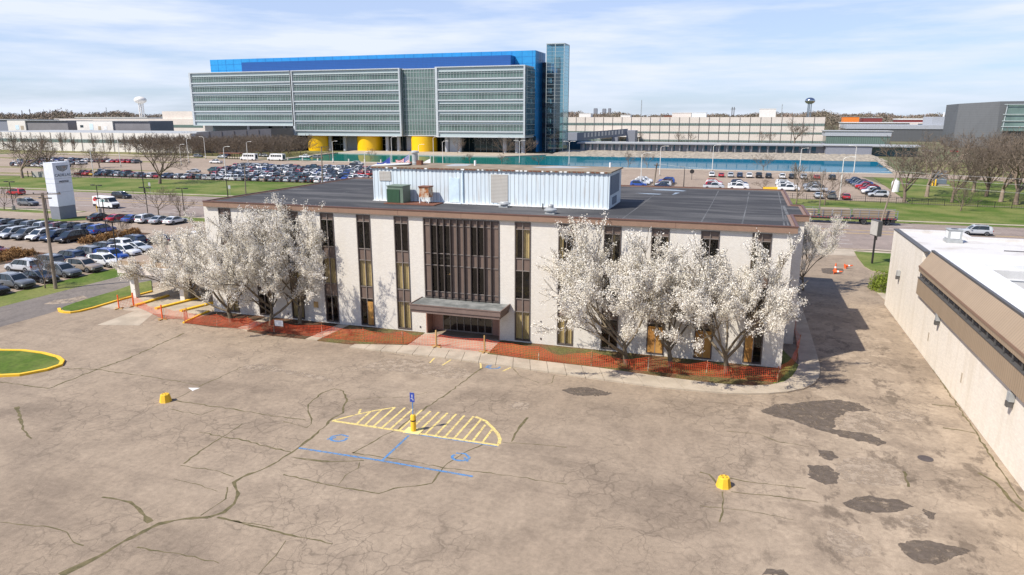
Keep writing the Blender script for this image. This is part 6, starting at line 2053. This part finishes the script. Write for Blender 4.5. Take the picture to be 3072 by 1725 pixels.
# ------------------------------------------------------------------ blue and grey office block across the pond
t = thing('glass_office_block', 'long blue and grey office block with glass bands and a blue top, beyond the pond', 'building')
YF = 309.0
blue = MB().box(-279, 333, 0, -61.2, 354, 55.2).build('blue_slab', 'blue_wall', t)
jb = MB()
for k in range(1, 37):
    x = -279 + 6 * k
    jb.box(x, 332.94, 45, x + .12, 332.99, 55.1)
for k in range(1, 6):
    jb.box(-61.19, 333 + 3.5 * k, 0, -61.14, 333 + 3.5 * k + .1, 55)
for k in range(1, 12):
    jb.box(-61.19, 333.1, 4.6 * k, -61.13, 353.9, 4.6 * k + .1)
for z in (48.5, 51.9):
    jb.box(-278.9, 332.95, z, -61.3, 332.985, z + .1)
jb.build('panel_joint', 'blue_joint', blue)
MB().box(-248.7, 325, 44, -73.0, 332.9, 52.35).build('roof_louvre', 'blue_louvre', t)
def banded(name, x0, x1, zb, zt, extra=None, levels=None, yb=332.9):
    """slab of alternating panel, glazing and silver ledge"""
    core = MB()
    core.box(x0, YF + .3, zb, x1, yb, zt - .5)
    s = core.build(name, 'off_panel', t)
    tr, gl, ml, sh_ = MB(), MB(), MB(), MB()
    tr.box(x0 - .35, YF - .5, zt - .5, x1 + .35, yb + .05, zt)
    tr.box(x0 - .35, YF - .5, zb - .25, x1 + .35, yb - .05, zb + .15)
    tr.box(x0 - .35, YF - .5, zb + .15, x0 + 1.0, YF + .29, zt - .5).box(x1 - .5, YF - .5, zb + .15, x1 + .35, YF + .29, zt - .5)
    for z0, z1 in levels:
        a, b = x0 + 1.6, x1 - .9
        gl.box(a, YF + .12, z0, b, YF + .28, z1)
        tr.box(x0 + 1.01, YF - .35, z0 - .85, x1 - .51, YF + .25, z0 - .15)
        tr.box(x0 + 1.01, YF - .2, z1 + .15, x1 - .51, YF + .25, z1 + .28)
        sh_.box(a, YF - .25, z1 - .75, b, YF + .1, z1 - .62)
        n = int((b - a) / 1.75)
        for k in range(n + 1):
            x = a + (b - a) * k / n
            ml.box(x - .09, YF - .05, z0, x + .09, YF + .115, z1)
    tr.build('ledge', 'off_trim', s)
    gl.build('window_band', 'off_glass', s)
    ml.build('mullion', 'mullion', s)
    sh_.build('sunshade', 'mullion', s)
    return s
LV = [(40.0, 43.1), (34.4, 37.5), (28.9, 32.1), (23.3, 26.3), (17.7, 20.8)]
banded('office_wing', -275, -202.7, 14.6, 45.8, None, LV)
banded('office_wing', -202.65, -132.6, 9.1, 45.8, None, LV + [(12.2, 15.5)])
banded('office_wing', -110.7, -60.1, 8.9, 45.95, None, LV + [(12.2, 15.5)], 326)
md = MB().box(-132.2, 311.6, 9.6, -111.1, 332.8, 45.0).build('glazed_link', 'off_glass', t)
mm = MB()
for k in range(13):
    x = -132.0 + 20.7 * k / 12
    mm.box(x - .1, 311.4, 9.6, x + .1, 311.59, 45)
for z in (10.2, 12.0, 15.6, 17.3, 18.0, 21, 23.2, 24, 26.5, 28.8, 29.6, 32, 34.3, 35.1, 37.6, 40, 40.8, 43.4):
    mm.box(-132.1, 311.45, z - .09, -111.2, 311.595, z + .09)
mm.build('mullion', 'mullion', md)
MB().box(-132.2, 311.3, 44.98, -111.1, 333, 45.5).box(-132.2, 311.3, 9.1, -111.1, 333, 9.6).build('ledge', 'off_trim', md)
er = MB().box(-59.7, 309.6, 9.8, -59.3, 325.9, 44.8).build('glass_return', 'teal_glass', t)
em = MB()
for z in [9.9 + 2.8 * k for k in range(13)]:
    em.box(-59.29, 309.6, z, -59.2, 325.9, z + .14)
em.build('mullion', 'mullion', er)
# undercroft
uc = MB()
uc.box(-275, 325, 0, -60.5, 332.8, 9).box(-275, 325.02, 9, -203, 332.7, 14.3)
u_ = uc.build('lobby', 'dark_glass', t)
ub = MB()
for z in (3.2, 6.3):
    ub.box(-274, 324.8, z, -150, 324.99, z + .5)
for k in range(60):
    x = -273 + 3.5 * k
    ub.box(x, 324.85, 0, x + .18, 324.985, 8.8)
ub.box(-253, 324.3, 9.6, -203, 324.9, 11.6)
ub.build('mullion', 'mullion', u_)
for q in ((-176.5, 319, 0, -167, 319.6, 9), (-134, 318, 0, -131, 318.6, 9), (-106, 315, 0, -98.5, 315.6, 8.8), (-163, 321, 0, -159, 321.5, 7)):
    MB().box(*q).build('lobby_wall', 'column', t)
sp_ = MB()
RR = random.Random(3)
for k in range(170):
    x, z = RR.uniform(-96, -73), 8.4 - abs(RR.gauss(0, 1.6))
    sp_.cbox((x, 324.7, z), (.22, .1, .22))
sp_.build('lobby_sparkle', 'off_trim', t)['kind'] = 'stuff'  # small silver boxes stand in for reflected glints in the lobby
for x, z in ((-239, 14.3), (-213, 14.3), (-182.2, 9), (-172.3, 9), (-144.5, 9), (-137.2, 9), (-107.3, 8.8), (-99.5, 8.8), (-73, 8.8), (-66, 8.8), (-62.5, 8.8)):
    MB().lathe([(1.15, 0), (1.15, z)], (x, 314.5), 16).build('column', 'column', t, smooth=True)
for x, l in ((-190.6, 'left'), (-157.2, 'middle'), (-122.4, 'right')):
    tag(MB().lathe([(7.4, 0), (7.4, 8.8), (0, 8.8)], (0, 0), 40).build('yellow_drum', 'yellow_drum', None, (x, 317.0, 0), 0, True), l + ' of the three big yellow drums under the grey office block', 'drum', 'yellow drums under the office block')
# glass stair tower
t = thing('glass_stair_tower', 'tall glass stair tower at the right end of the blue office block', 'tower')
tx0, tx1, ty0, ty1, th = -56.2, -46.2, 338, 350, 58.6
MB().box(tx0, ty0, 0, tx1, ty1, th).build('glass', 'tower_glass', t)
tf = MB()
for x, y in ((tx0, ty0), (tx1, ty0), (tx1, ty1), (tx0, ty1), ((tx0 + tx1) / 2, ty0)):
    tf.box(x - .14, y - .14, 0, x + .14, y + .14, th)
for k in range(30):
    z = 2 + k * 1.95
    tf.box(tx0 - .06, ty0 - .06, z, tx1 + .06, ty0 - .01, z + .1).box(tx1 + .01, ty0 - .06, z, tx1 + .06, ty1 + .06, z + .1)
tf.box(tx0 - .15, ty0 - .15, th, tx1 + .15, ty1 + .15, th + .5)
tf.build('frame', 'mullion', t)
tl = MB()
for k in range(7):
    z = 8.5 + 5.6 * k
    tl.box(-57.2, 340, z, tx1 - 5.5, 349.5, z + .4)
    tl.lathe([(3.2, z + .4), (3.0, z + 1.5), (0, z + 1.5)], (-52.8, 344), 16)
    tl.lathe([(2.6, z - 1.2), (3.2, z)], (-52.8, 344), 16)
tl.box(-51.3, 343, 0, -49.8, 345, 50)
tl.build('stair_landing', 'slab_dark', t)
bc = MB()
for k in range(8):
    z = 8 + 5.6 * k
    bc.box(-61.1, 347.5, z, -57.6, 353.6, z + 2.6)
bc.build('link_block', 'slab_dark', t)
MB().box(-61.1, 347.8, 0, -57.8, 353.4, 48.5).build('link_core', 'teal_glass', t)
MB().box(-56.0, 348.6, .1, -51, 349.4, 49).build('stair_core', 'blue_wall', t)
t2 = MB().box(-52.6, 340.5, 46, -49.6, 343.5, 52).build('lift_head', 'off_trim', t)

# ------------------------------------------------------------------ long cream block and pavilion on the right
def panel_block(name, label, x0, x1, y, d, h, bands, pitch, mat='cream', roofm='grey_roof', glass='strip_glass', sub=6):
    t = thing(name, label, 'building')
    MB().box(x0, y, 0, x1, y + d, h).build('wall', mat, t)
    MB().sheet([(x0 + .4, y + .4), (x1 - .4, y + .4), (x1 - .4, y + d - .4), (x0 + .4, y + d - .4)], h + .02).build('roof', roofm, t)
    n = max(1, round((x1 - x0) / pitch))
    for z0, z1 in bands:
        b = MB().box(x0 + .2, y - .1, z0, x1 - .2, y - .01, z1).build('window_band', glass, t)
        m = MB()
        for k in range(n * sub):
            x = x0 + (x1 - x0) * (k + .5) / (n * sub)
            m.box(x - .07, y - .18, z0 + .002, x + .07, y - .105, z1)
        m.box(x0 + .2, y - .2, z1 - .3, x1 - .2, y - .105, z1 - .12)
        m.build('mullion', 'mullion', b)
    pl = MB()
    for k in range(n + 1):
        x = x0 + (x1 - x0) * k / n
        pl.box(x - .13, y - .3, 0, x + .13, y - .21, h + .05)
    pl.build('pilaster', 'bronze', t)
    return t
tc = panel_block('cream_office_block', 'long cream three storey block with dark slender columns behind the pond', -110, 108, 520, 40, 19.4, [(13.0, 14.9), (6.9, 8.4), (.5, 2.2)], 7.5)
MB().box(-62, 512, 0, -27, 519.7, .5).box(-27.5, 512, .5, -27.2, 512.3, 4.2).box(-61, 511.5, 4.2, -26.5, 519.69, 4.7).box(-44, 512, .5, -43.7, 512.3, 4.2).build('porch', 'cream_white', tc)
for k, (x0, x1, y, h, m, l) in enumerate(((-82, -72, 540, 22.3, 'cream_white', 'white roof hut left of the others on the cream block'), (-46, -38, 535, 21, 'cream_white', 'long low white roof unit on the cream block'),
                                        (-5, 10, 540, 22.6, 'cream', 'cream roof hut in the middle of the cream block'), (10.5, 22, 538, 22.8, 'white_metal', 'white roof hut in the middle of the cream block'), (62, 74, 540, 25.6, 'cream_white', 'tall pale roof hut near the steel water tower'),
                                        (-12, -2, 545, 20.6, 'rust_dark', 'low reddish roof unit on the cream block'))):
    o = MB().box(x0, y, 19.43, x1, y + 8, h).box(x0 - .2, y - .2, h, x1 + .2, y + 8.2, h + .3).build('roof_hut', m)
    tag(o, l, 'roof hut', 'huts on the roof of the cream block')
tv = thing('pond_pavilion', 'low grey pavilion with a flat roof and angled fins along the pond', 'building')
z0 = .75
MB().box(-38.5, 350, 0, 92, 362, 5.0).build('wall', 'steel_grey', tv)
MB().box(-40, 347.5, 5.0, 93, 364, 5.4).build('roof', 'grey_roof', tv)
MB().box(-40.1, 347.4, 4.55, 93.1, 349.9, 4.99).build('fascia', 'steel_grey', tv)
for k in range(30):
    x = -36 + 4.2 * k
    wv = .8 if k < 16 else (1.4 + .2 * (k - 16) if k < 24 else 3.9 if k < 27 else 2.2)
    MB().box(x, 349.9, 1.0, x + wv, 349.98, 4.5).build('window', 'teal_glass', tv)
for k in range(30):
    x = -36 + 4.2 * k
    fn = MB().add([(x - .1, 349.85, .9), (x - .9, 348.6, .9), (x - .7, 348.6, .9), (x + .02, 349.85, .9), (x - .1, 349.85, 4.5), (x - .9, 348.6, 4.5), (x - .7, 348.6, 4.5), (x + .02, 349.85, 4.5)], [(0, 1, 5, 4), (1, 2, 6, 5), (2, 3, 7, 6), (3, 0, 4, 7)])
    fn.build('fin', 'column', tv)
MB().box(92.1, 343, 0, 113.6, 358, 5.1).build('end_block', 'steel_grey', tv)
MB().box(113.7, 346, 0, 135, 358, 4.6).build('glazed_end', 'teal_glass', tv)
MB().box(91, 342.4, 5.1, 137, 360, 5.5).build('end_roof', 'grey_roof', tv)
tb = thing('enclosed_footbridge', 'grey enclosed footbridge with a row of slim windows beside the glass tower', 'bridge')
b = MB()
b.add([(-60, 400, 0), (-51, 396, 0), (-51, 396, 9.5), (-60, 400, 9.5), (-60, 410, 0), (-51, 410, 0), (-51, 410, 9.5), (-60, 410, 9.5)], [(0, 1, 2, 3), (1, 5, 6, 2), (3, 2, 6, 7), (4, 0, 3, 7), (5, 4, 7, 6)])
b.build('end_tower', 'steel_grey', tb)
b = MB()
b.add([(-51, 398, 4.6), (-26, 440, 6.8), (-26, 440, 11.6), (-51, 398, 9.6), (-51, 404, 4.6), (-26, 446, 6.8), (-26, 446, 11.6), (-51, 404, 9.6)], [(0, 1, 2, 3), (3, 2, 6, 7), (1, 5, 6, 2), (5, 4, 7, 6), (4, 5, 1, 0), (4, 0, 3, 7)])
b.build('deck', 'steel_grey', tb)
for k in range(12):
    b = MB()
    u0, u1 = .12 + .07 * k, .12 + .07 * k + .035
    b.add([(-51 + 25 * u0 + .05, 398 + 42 * u0 - .06, 6.2 + 2.2 * u0), (-51 + 25 * u1 + .05, 398 + 42 * u1 - .06, 6.2 + 2.2 * u1), (-51 + 25 * u1 + .05, 398 + 42 * u1 - .06, 9.0 + 2.0 * u1), (-51 + 25 * u0 + .05, 398 + 42 * u0 - .06, 9.0 + 2.0 * u0)], [(0, 1, 2, 3)])
    b.build('window', 'cream_white', tb)
MB().box(-34, 428, 0, -30, 432, 6.2).build('pier', 'steel_grey', tb)
MB().box(-26, 440, 0, -20, 452, 10.5).build('pier', 'steel_grey', tb)
MB().box(-56, 380, 0, -42, 398, 5.2).build('base_block', 'teal_glass', tb)

# ------------------------------------------------------------------ low buildings at the left
panel_block('cream_low_building', 'long low cream building with slender columns behind the left car park', -410, -237, 263, 60, 10.7, [(5.0, 6.95)], 7.7, 'cream_white', 'grey_roof', 'strip_glass', 7)
tg = thing('grey_low_building', 'dim grey building wing beside the cream low building', 'building')
b = MB()
b.add([(-236.8, 267, 0), (-203, 287, 0), (-203, 287, 13.2), (-236.8, 267, 11.4), (-236.8, 322, 0), (-203, 322, 0), (-203, 322, 13.2), (-236.8, 322, 11.4)], [(0, 1, 2, 3), (1, 5, 6, 2), (3, 2, 6, 7), (4, 0, 3, 7), (5, 4, 7, 6)])
b.build('wall', 'grey_brick', tg)
b = MB()
for k in range(1, 6):
    u = k / 6
    x, y = -236.8 + 33.8 * u, 267 + 20 * u
    b.box(x - .12, y - .15, 0, x + .12, y - .02, 11.2 + 1.6 * u)
b.build('joint', 'bronze', tg)
def hut(name, label, boxes, grp=None):
    t = thing(name, label, 'building', group=grp)
    for nm, x0, y0, z0, x1, y1, z1, m in boxes:
        MB().box(x0, y0, z0, x1, y1, z1).build(nm, m, t)
    return t
hut('plant_building', 'pale building with a blank grey wall, left of the blue door', [('wall', -461, 330, 0, -443.6, 352, 16.9, 'cream_white'), ('blank_wall', -443.5, 331, 0, -404.5, 352, 16.85, 'grey_brick'), ('roof', -461, 330, 16.9, -404.5, 352, 17.1, 'grey_roof'), ('door', -453.5, 329.9, 10.6, -450, 329.97, 13.8, 'pale_blue'), ('door', -448.5, 329.9, 10.6, -445.5, 329.97, 13.4, 'concrete')])
hut('plant_building', 'pale building with a blue door and a blank grey wall on its right', [('wall', -395, 330, 0, -362.8, 352, 16.6, 'cream_white'), ('blank_wall', -362.7, 331, 0, -331.5, 352, 16.7, 'grey_brick'), ('roof', -395, 330, 16.7, -331.5, 352, 16.9, 'grey_roof'), ('blue_door', -383.5, 329.9, 10.8, -380.3, 329.97, 15, 'pale_blue'), ('door', -376, 329.9, 10.8, -373.5, 329.97, 13.3, 'concrete'), ('door', -371, 329.9, 10.8, -368.2, 329.97, 13.2, 'white_metal'), ('window', -392, 329.9, 12.4, -389.2, 329.97, 14, 'dark_glass')])
tb_ = hut('long_cream_building', 'long cream building with a strip of windows behind the plant buildings', [('wall', -560, 450, 0, -390, 500, 17.9, 'cream'), ('upper_wall', -436, 452, 17.9, -380, 490, 24.3, 'cream'), ('window_band', -443, 449.85, 10.6, -392, 449.95, 12.9, 'strip_glass'), ('window_band', -512, 449.85, 11.3, -490, 449.95, 13.0, 'strip_glass'), ('roof', -560, 450, 17.92, -436.2, 500, 18.1, 'grey_roof')])
hut('low_warehouse', 'low pale warehouse under the left water tower', [('wall', -660, 560, 0, -560, 620, 18.8, 'cream'), ('roof', -661, 559, 18.8, -559, 621, 19.3, 'white_metal')])
hut('low_warehouse', 'low pale warehouse seen over the long cream building roof', [('wall', -540, 560, 0, -470, 600, 19.4, 'white_metal'), ('roof', -541, 559, 19.4, -469, 601, 19.9, 'grey_roof')])
hut('low_warehouse', 'blue grey warehouse at the left frame edge', [('wall', -640, 420, 0, -555, 460, 17, 'steel_grey'), ('roof', -641, 419, 17, -554, 461, 17.4, 'grey_roof')])

# ------------------------------------------------------------------ buildings at the far right
td = thing('charcoal_building', 'charcoal clad building with slanted walls at the right frame edge', 'building')
b = MB()
q0 = [(184.6, 480), (203, 466), (300, 455), (300, 540), (190, 540)]
q1 = [(183.6, 482), (202.5, 468), (300, 457), (300, 540), (190, 540)]
zt = [27.9, 29.0, 29.6, 29.6, 28]
q0[0] = (182.5, 480)
b.add([(p[0], p[1], 0) for p in q0] + [(p[0], p[1], z) for p, z in zip(q1, zt)], [(i, (i + 1) % 5, 5 + (i + 1) % 5, 5 + i) for i in range(5)] + [(5, 6, 7, 8, 9)])
b.build('wall', 'dark_clad', td)
b = MB()
b.add([(204, 464.4, 11), (290, 454.2, 11), (290, 455.2, 27.2), (206, 465.2, 27.2)], [(0, 1, 2, 3)])
wg = b.build('window_wall', 'off_glass', td)
b = MB()
for k in range(8):
    x = 205 + 12 * k
    b.tube([(x, 464.3 - (x - 205) * .119, 10.9), (x + 1, 464.9 - (x - 204) * .119, 27.3)], .35, 4)
for z in (13.5, 17, 21, 27):
    b.tube([(204, 464.2, z), (290, 454.2, z)], .28, 4)
b.build('mullion', 'mullion', wg)
hut('glazed_low_building', 'low grey building with green glazing right of the cream block', [('wall', 101.8, 450, 7.5, 140.7, 470, 10.5, 'column'), ('window_band', 102.5, 450.4, 2.6, 140.2, 469, 7.49, 'strip_glass'), ('plinth', 101.8, 450.2, 0, 140.7, 470, 2.59, 'steel_grey'), ('roof', 101, 449.5, 10.5, 141.5, 471, 10.9, 'grey_roof')])
hut('long_grey_building', 'long flat blue grey building behind the low glazed building', [('wall', 133, 600, 0, 214, 640, 9.9, 'dark_clad'), ('fascia', 132.5, 599.5, 9.91, 214.5, 640, 13.1, 'column'), ('upper_wall', 196.3, 604, 13.11, 222, 636, 19.7, 'column'), ('stack', 205, 610, 19.7, 206, 611, 23.4, 'white_metal'), ('stack', 209.5, 610, 19.7, 210.8, 611, 23.4, 'white_metal'), ('stair_head', 211.5, 612, 19.7, 218, 622, 23.6, 'cream_white')])
hut('orange_building', 'orange box building among the distant roofs', [('wall', 166, 900, 0, 183.3, 920, 19.8, 'orange_wall'), ('roof', 165.6, 899.6, 19.8, 183.7, 920.4, 20.1, 'grey_roof')])
hut('red_building', 'distant dark red building right of the orange one', [('wall', 188, 900, 0, 208.5, 930, 18.4, 'red_wall'), ('roof', 187.6, 899.6, 18.4, 208.9, 930.4, 18.7, 'white_metal')])
hut('red_building', 'distant long dark red building left of the grey upper block', [('wall', 222, 880, 0, 262, 910, 16.4, 'red_wall'), ('roof', 221.6, 879.6, 16.4, 262.4, 910.4, 17.8, 'white_metal')])
hut('low_warehouse', 'distant white flat warehouse before the orange building', [('wall', 150, 760, 0, 238, 800, 13.6, 'cream'), ('roof', 149, 759, 13.6, 239, 801, 14.1, 'white_metal')])
hut('low_warehouse', 'distant pale warehouse with windows right of the white one', [('wall', 205, 700, 0, 234, 730, 14.2, 'cream'), ('window', 206, 699.9, 11.5, 214, 699.97, 13.4, 'dark_glass')])

# water towers
def water_tower(x, y, zc, r, rz_, mat, label, legs):
    t = thing('water_tower', label, 'water tower', (x, y, 0))
    MB().lathe([(.02, zc - rz_)] + [(r * math.cos(a), zc + rz_ * math.sin(a)) for a in np.linspace(-1.45, 1.45, 17)] + [(.02, zc + rz_)], (0, 0), 28).build('tank', mat, t, smooth=True, ang=80)
    for k in range(legs):
        a = 2 * math.pi * k / legs + .3
        MB().tube([(r * .40 * math.cos(a), r * .40 * math.sin(a), 0), (r * .36 * math.cos(a), r * .36 * math.sin(a), zc - rz_ * .75)], r * .1, 10).build('leg', mat, t, smooth=True)
    MB().tube([(0, 0, 0), (0, 0, zc)], r * .12, 10).build('riser', mat, t, smooth=True)
water_tower(-606.5, 600, 38.2, 6.6, 4.0, 'cream_white', 'cream water tower with a bulb tank above the left roofs', 3)
water_tower(126.2, 900, 38.8, 5.9, 3.9, 'steel_mirror', 'polished steel water tower above the right woods', 3)
# masts
def lattice(x, y, h, w, label, mat='galv'):
    t = thing('radio_mast', label, 'mast', (x, y, 0), 0, 'thin masts against the sky')
    b = MB()
    for k in range(3):
        a = 2.1 * k
        b.tube([(w * math.cos(a), w * math.sin(a), 0), (w * .3 * math.cos(a), w * .3 * math.sin(a), h)], .12, 4)
    n = 12
    for k in range(n):
        for j in range(3):
            z0_, z1_ = h * k / n, h * (k + 1) / n
            r0_, r1_ = w * (1 - .7 * k / n), w * (1 - .7 * (k + 1) / n)
            b.tube([(r0_ * math.cos(2.1 * j), r0_ * math.sin(2.1 * j), z0_), (r1_ * math.cos(2.1 * j + 2.1), r1_ * math.sin(2.1 * j + 2.1), z1_)], .06, 3)
    b.build('lattice', mat, t)
def onto(px, ptop, y):
    x, z = at_y(px, ptop, y)
    return x, y, z
for px, ptop, y, l in ((1925, 300, 700, 'lattice mast above the middle of the cream block'), (2347, 312, 800, 'lattice mast between the cream block and the steel water tower'), (318, 322, 700, 'lattice mast left of the cream water tower'), (130, 328, 800, 'lattice mast in the woods at the far left')):
    x, y, z = onto(px, ptop, y)
    lattice(x, y, z, 1.0, l)
for px, ptop, y, l in ((88, 327, 800, 'thin power pole in the woods at the left frame edge'), (65, 331, 820, 'thin wooden power pole left of the lattice mast'), (2197, 321, 1000, 'left of two thin chimneys over the woods'), (2203, 321, 1000, 'right of two thin chimneys over the woods')):
    x, y, z = onto(px, ptop, y)
    t = thing('thin_pole', l, 'pole', (x, y, 0))
    MB().tube([(0, 0, 0), (0, 0, z)], .5, 6).build('shaft', 'bronze', t)
    MB().box(-2, -.2, z - 3, 2, .2, z - 2.4).build('crossarm', 'bronze', t)
for px, ptop, w in ((1786, 326, 12), (1812, 327, 12), (1828, 326, 9)):
    x, y, z = onto(px, ptop, 2400)
    tag(MB().box(x - w / 2, 2400, 0, x + w / 2, 2412, z).box(x - w / 2 + 1, 2401, z, x + w / 2 - 1, 2411, z + 1.5).build('distant_tower_block', 'steel_grey'), {1786: 'left', 1812: 'middle', 1828: 'right'}[px] + ' of three tiny tower blocks on the wooded horizon', 'tower block', 'tiny tower blocks on the horizon')

# ------------------------------------------------------------------ sky, sun, camera
SUN_EL, SUN_AZ = rad(48.9), rad(46.7)      # the shadows point along SUN_AZ
wd_ = bpy.data.worlds.new('World')
SC.world = wd_
wd_.use_nodes = True
nt = wd_.node_tree
bg = nt.nodes['Background']
sky = nt.nodes.new('ShaderNodeTexSky')
sky.sky_type = 'NISHITA'
sky.sun_disc = False
sky.sun_elevation = SUN_EL
sky.sun_rotation = math.atan2(-math.cos(SUN_AZ), -math.sin(SUN_AZ)) % (2 * math.pi)
sky.air_density = 1.0
sky.dust_density = .6
sky.ozone_density = 1.5
# thin streaky cloud, laid over the sky by direction
tc_ = nt.nodes.new('ShaderNodeTexCoord')
mp = nt.nodes.new('ShaderNodeMapping')
mp.inputs['Scale'].default_value = (1.6, 1.6, 14)
mp.inputs['Rotation'].default_value = (rad(1.2), rad(-1.5), 0)
nt.links.new(tc_.outputs['Generated'], mp.inputs[0])
n1 = noise(nt, mp.outputs[0], 1.7, 6, .55)
n2 = noise(nt, mp.outputs[0], 6.5, 5, .6)
f = math_n(nt, 'ADD', math_n(nt, 'MULTIPLY', n1, .75), math_n(nt, 'MULTIPLY', n2, .25))
f = maprange(nt, f, .40, .60, .48, 1.0)
CLOUD = (6.3, 6.85, 7.9)
sxyz = nt.nodes.new('ShaderNodeSeparateXYZ')
nt.links.new(tc_.outputs['Generated'], sxyz.inputs[0])
f = math_n(nt, 'MULTIPLY', f, maprange(nt, sxyz.outputs[2], .2, .55, 1, .12))  # cloud thinned high overhead, out of view, to weaken the fill light
nt.links.new(mixc(nt, f, (0, 0, 0), CLOUD), bg.inputs[0])
mxn = [n for n in nt.nodes if n.type == 'MIX'][-1]
tint = nt.nodes.new('ShaderNodeMix')
tint.data_type = 'RGBA'
tint.blend_type = 'MULTIPLY'
tint.inputs[0].default_value = 1
nt.links.new(sky.outputs[0], tint.inputs[6])
tint.inputs[7].default_value = (.60, .80, 1.22, 1)
nt.links.new(tint.outputs[2], mxn.inputs[6])
bg.inputs[1].default_value = .1
sl = bpy.data.lights.new('sun', 'SUN')
sl.energy = 4.7
sl.angle = rad(.53)
sl.color = (1.0, .945, .86)
so = bpy.data.objects.new('sun', sl)
COL.objects.link(so)
d = Vector((math.cos(SUN_AZ) * math.cos(SUN_EL), math.sin(SUN_AZ) * math.cos(SUN_EL), -math.sin(SUN_EL)))
so.rotation_euler = d.to_track_quat('-Z', 'Y').to_euler()
so.location = (0, 0, 200)
cam = bpy.data.cameras.new('camera')
cam.lens = FPX / 3072 * 36
cam.sensor_width = 36
cam.clip_start = .5
cam.clip_end = 20000
co = bpy.data.objects.new('camera', cam)
COL.objects.link(co)
co.location = CAMP
co.rotation_euler = (math.pi / 2 - PITCH, 0, YAW)
SC.camera = co
vs = SC.view_settings
vs.view_transform = 'Standard'
vs.look = 'None'
vs.exposure = .40
vs.gamma = 1
SC.render.film_transparent = False
cy = SC.cycles
cy.max_bounces = 6
cy.diffuse_bounces = 2
cy.glossy_bounces = 3
cy.transmission_bounces = 4
cy.transparent_max_bounces = 10
cy.caustics_reflective = False
cy.caustics_refractive = False
cy.use_denoising = True
SC.render.threads_mode = 'AUTO'
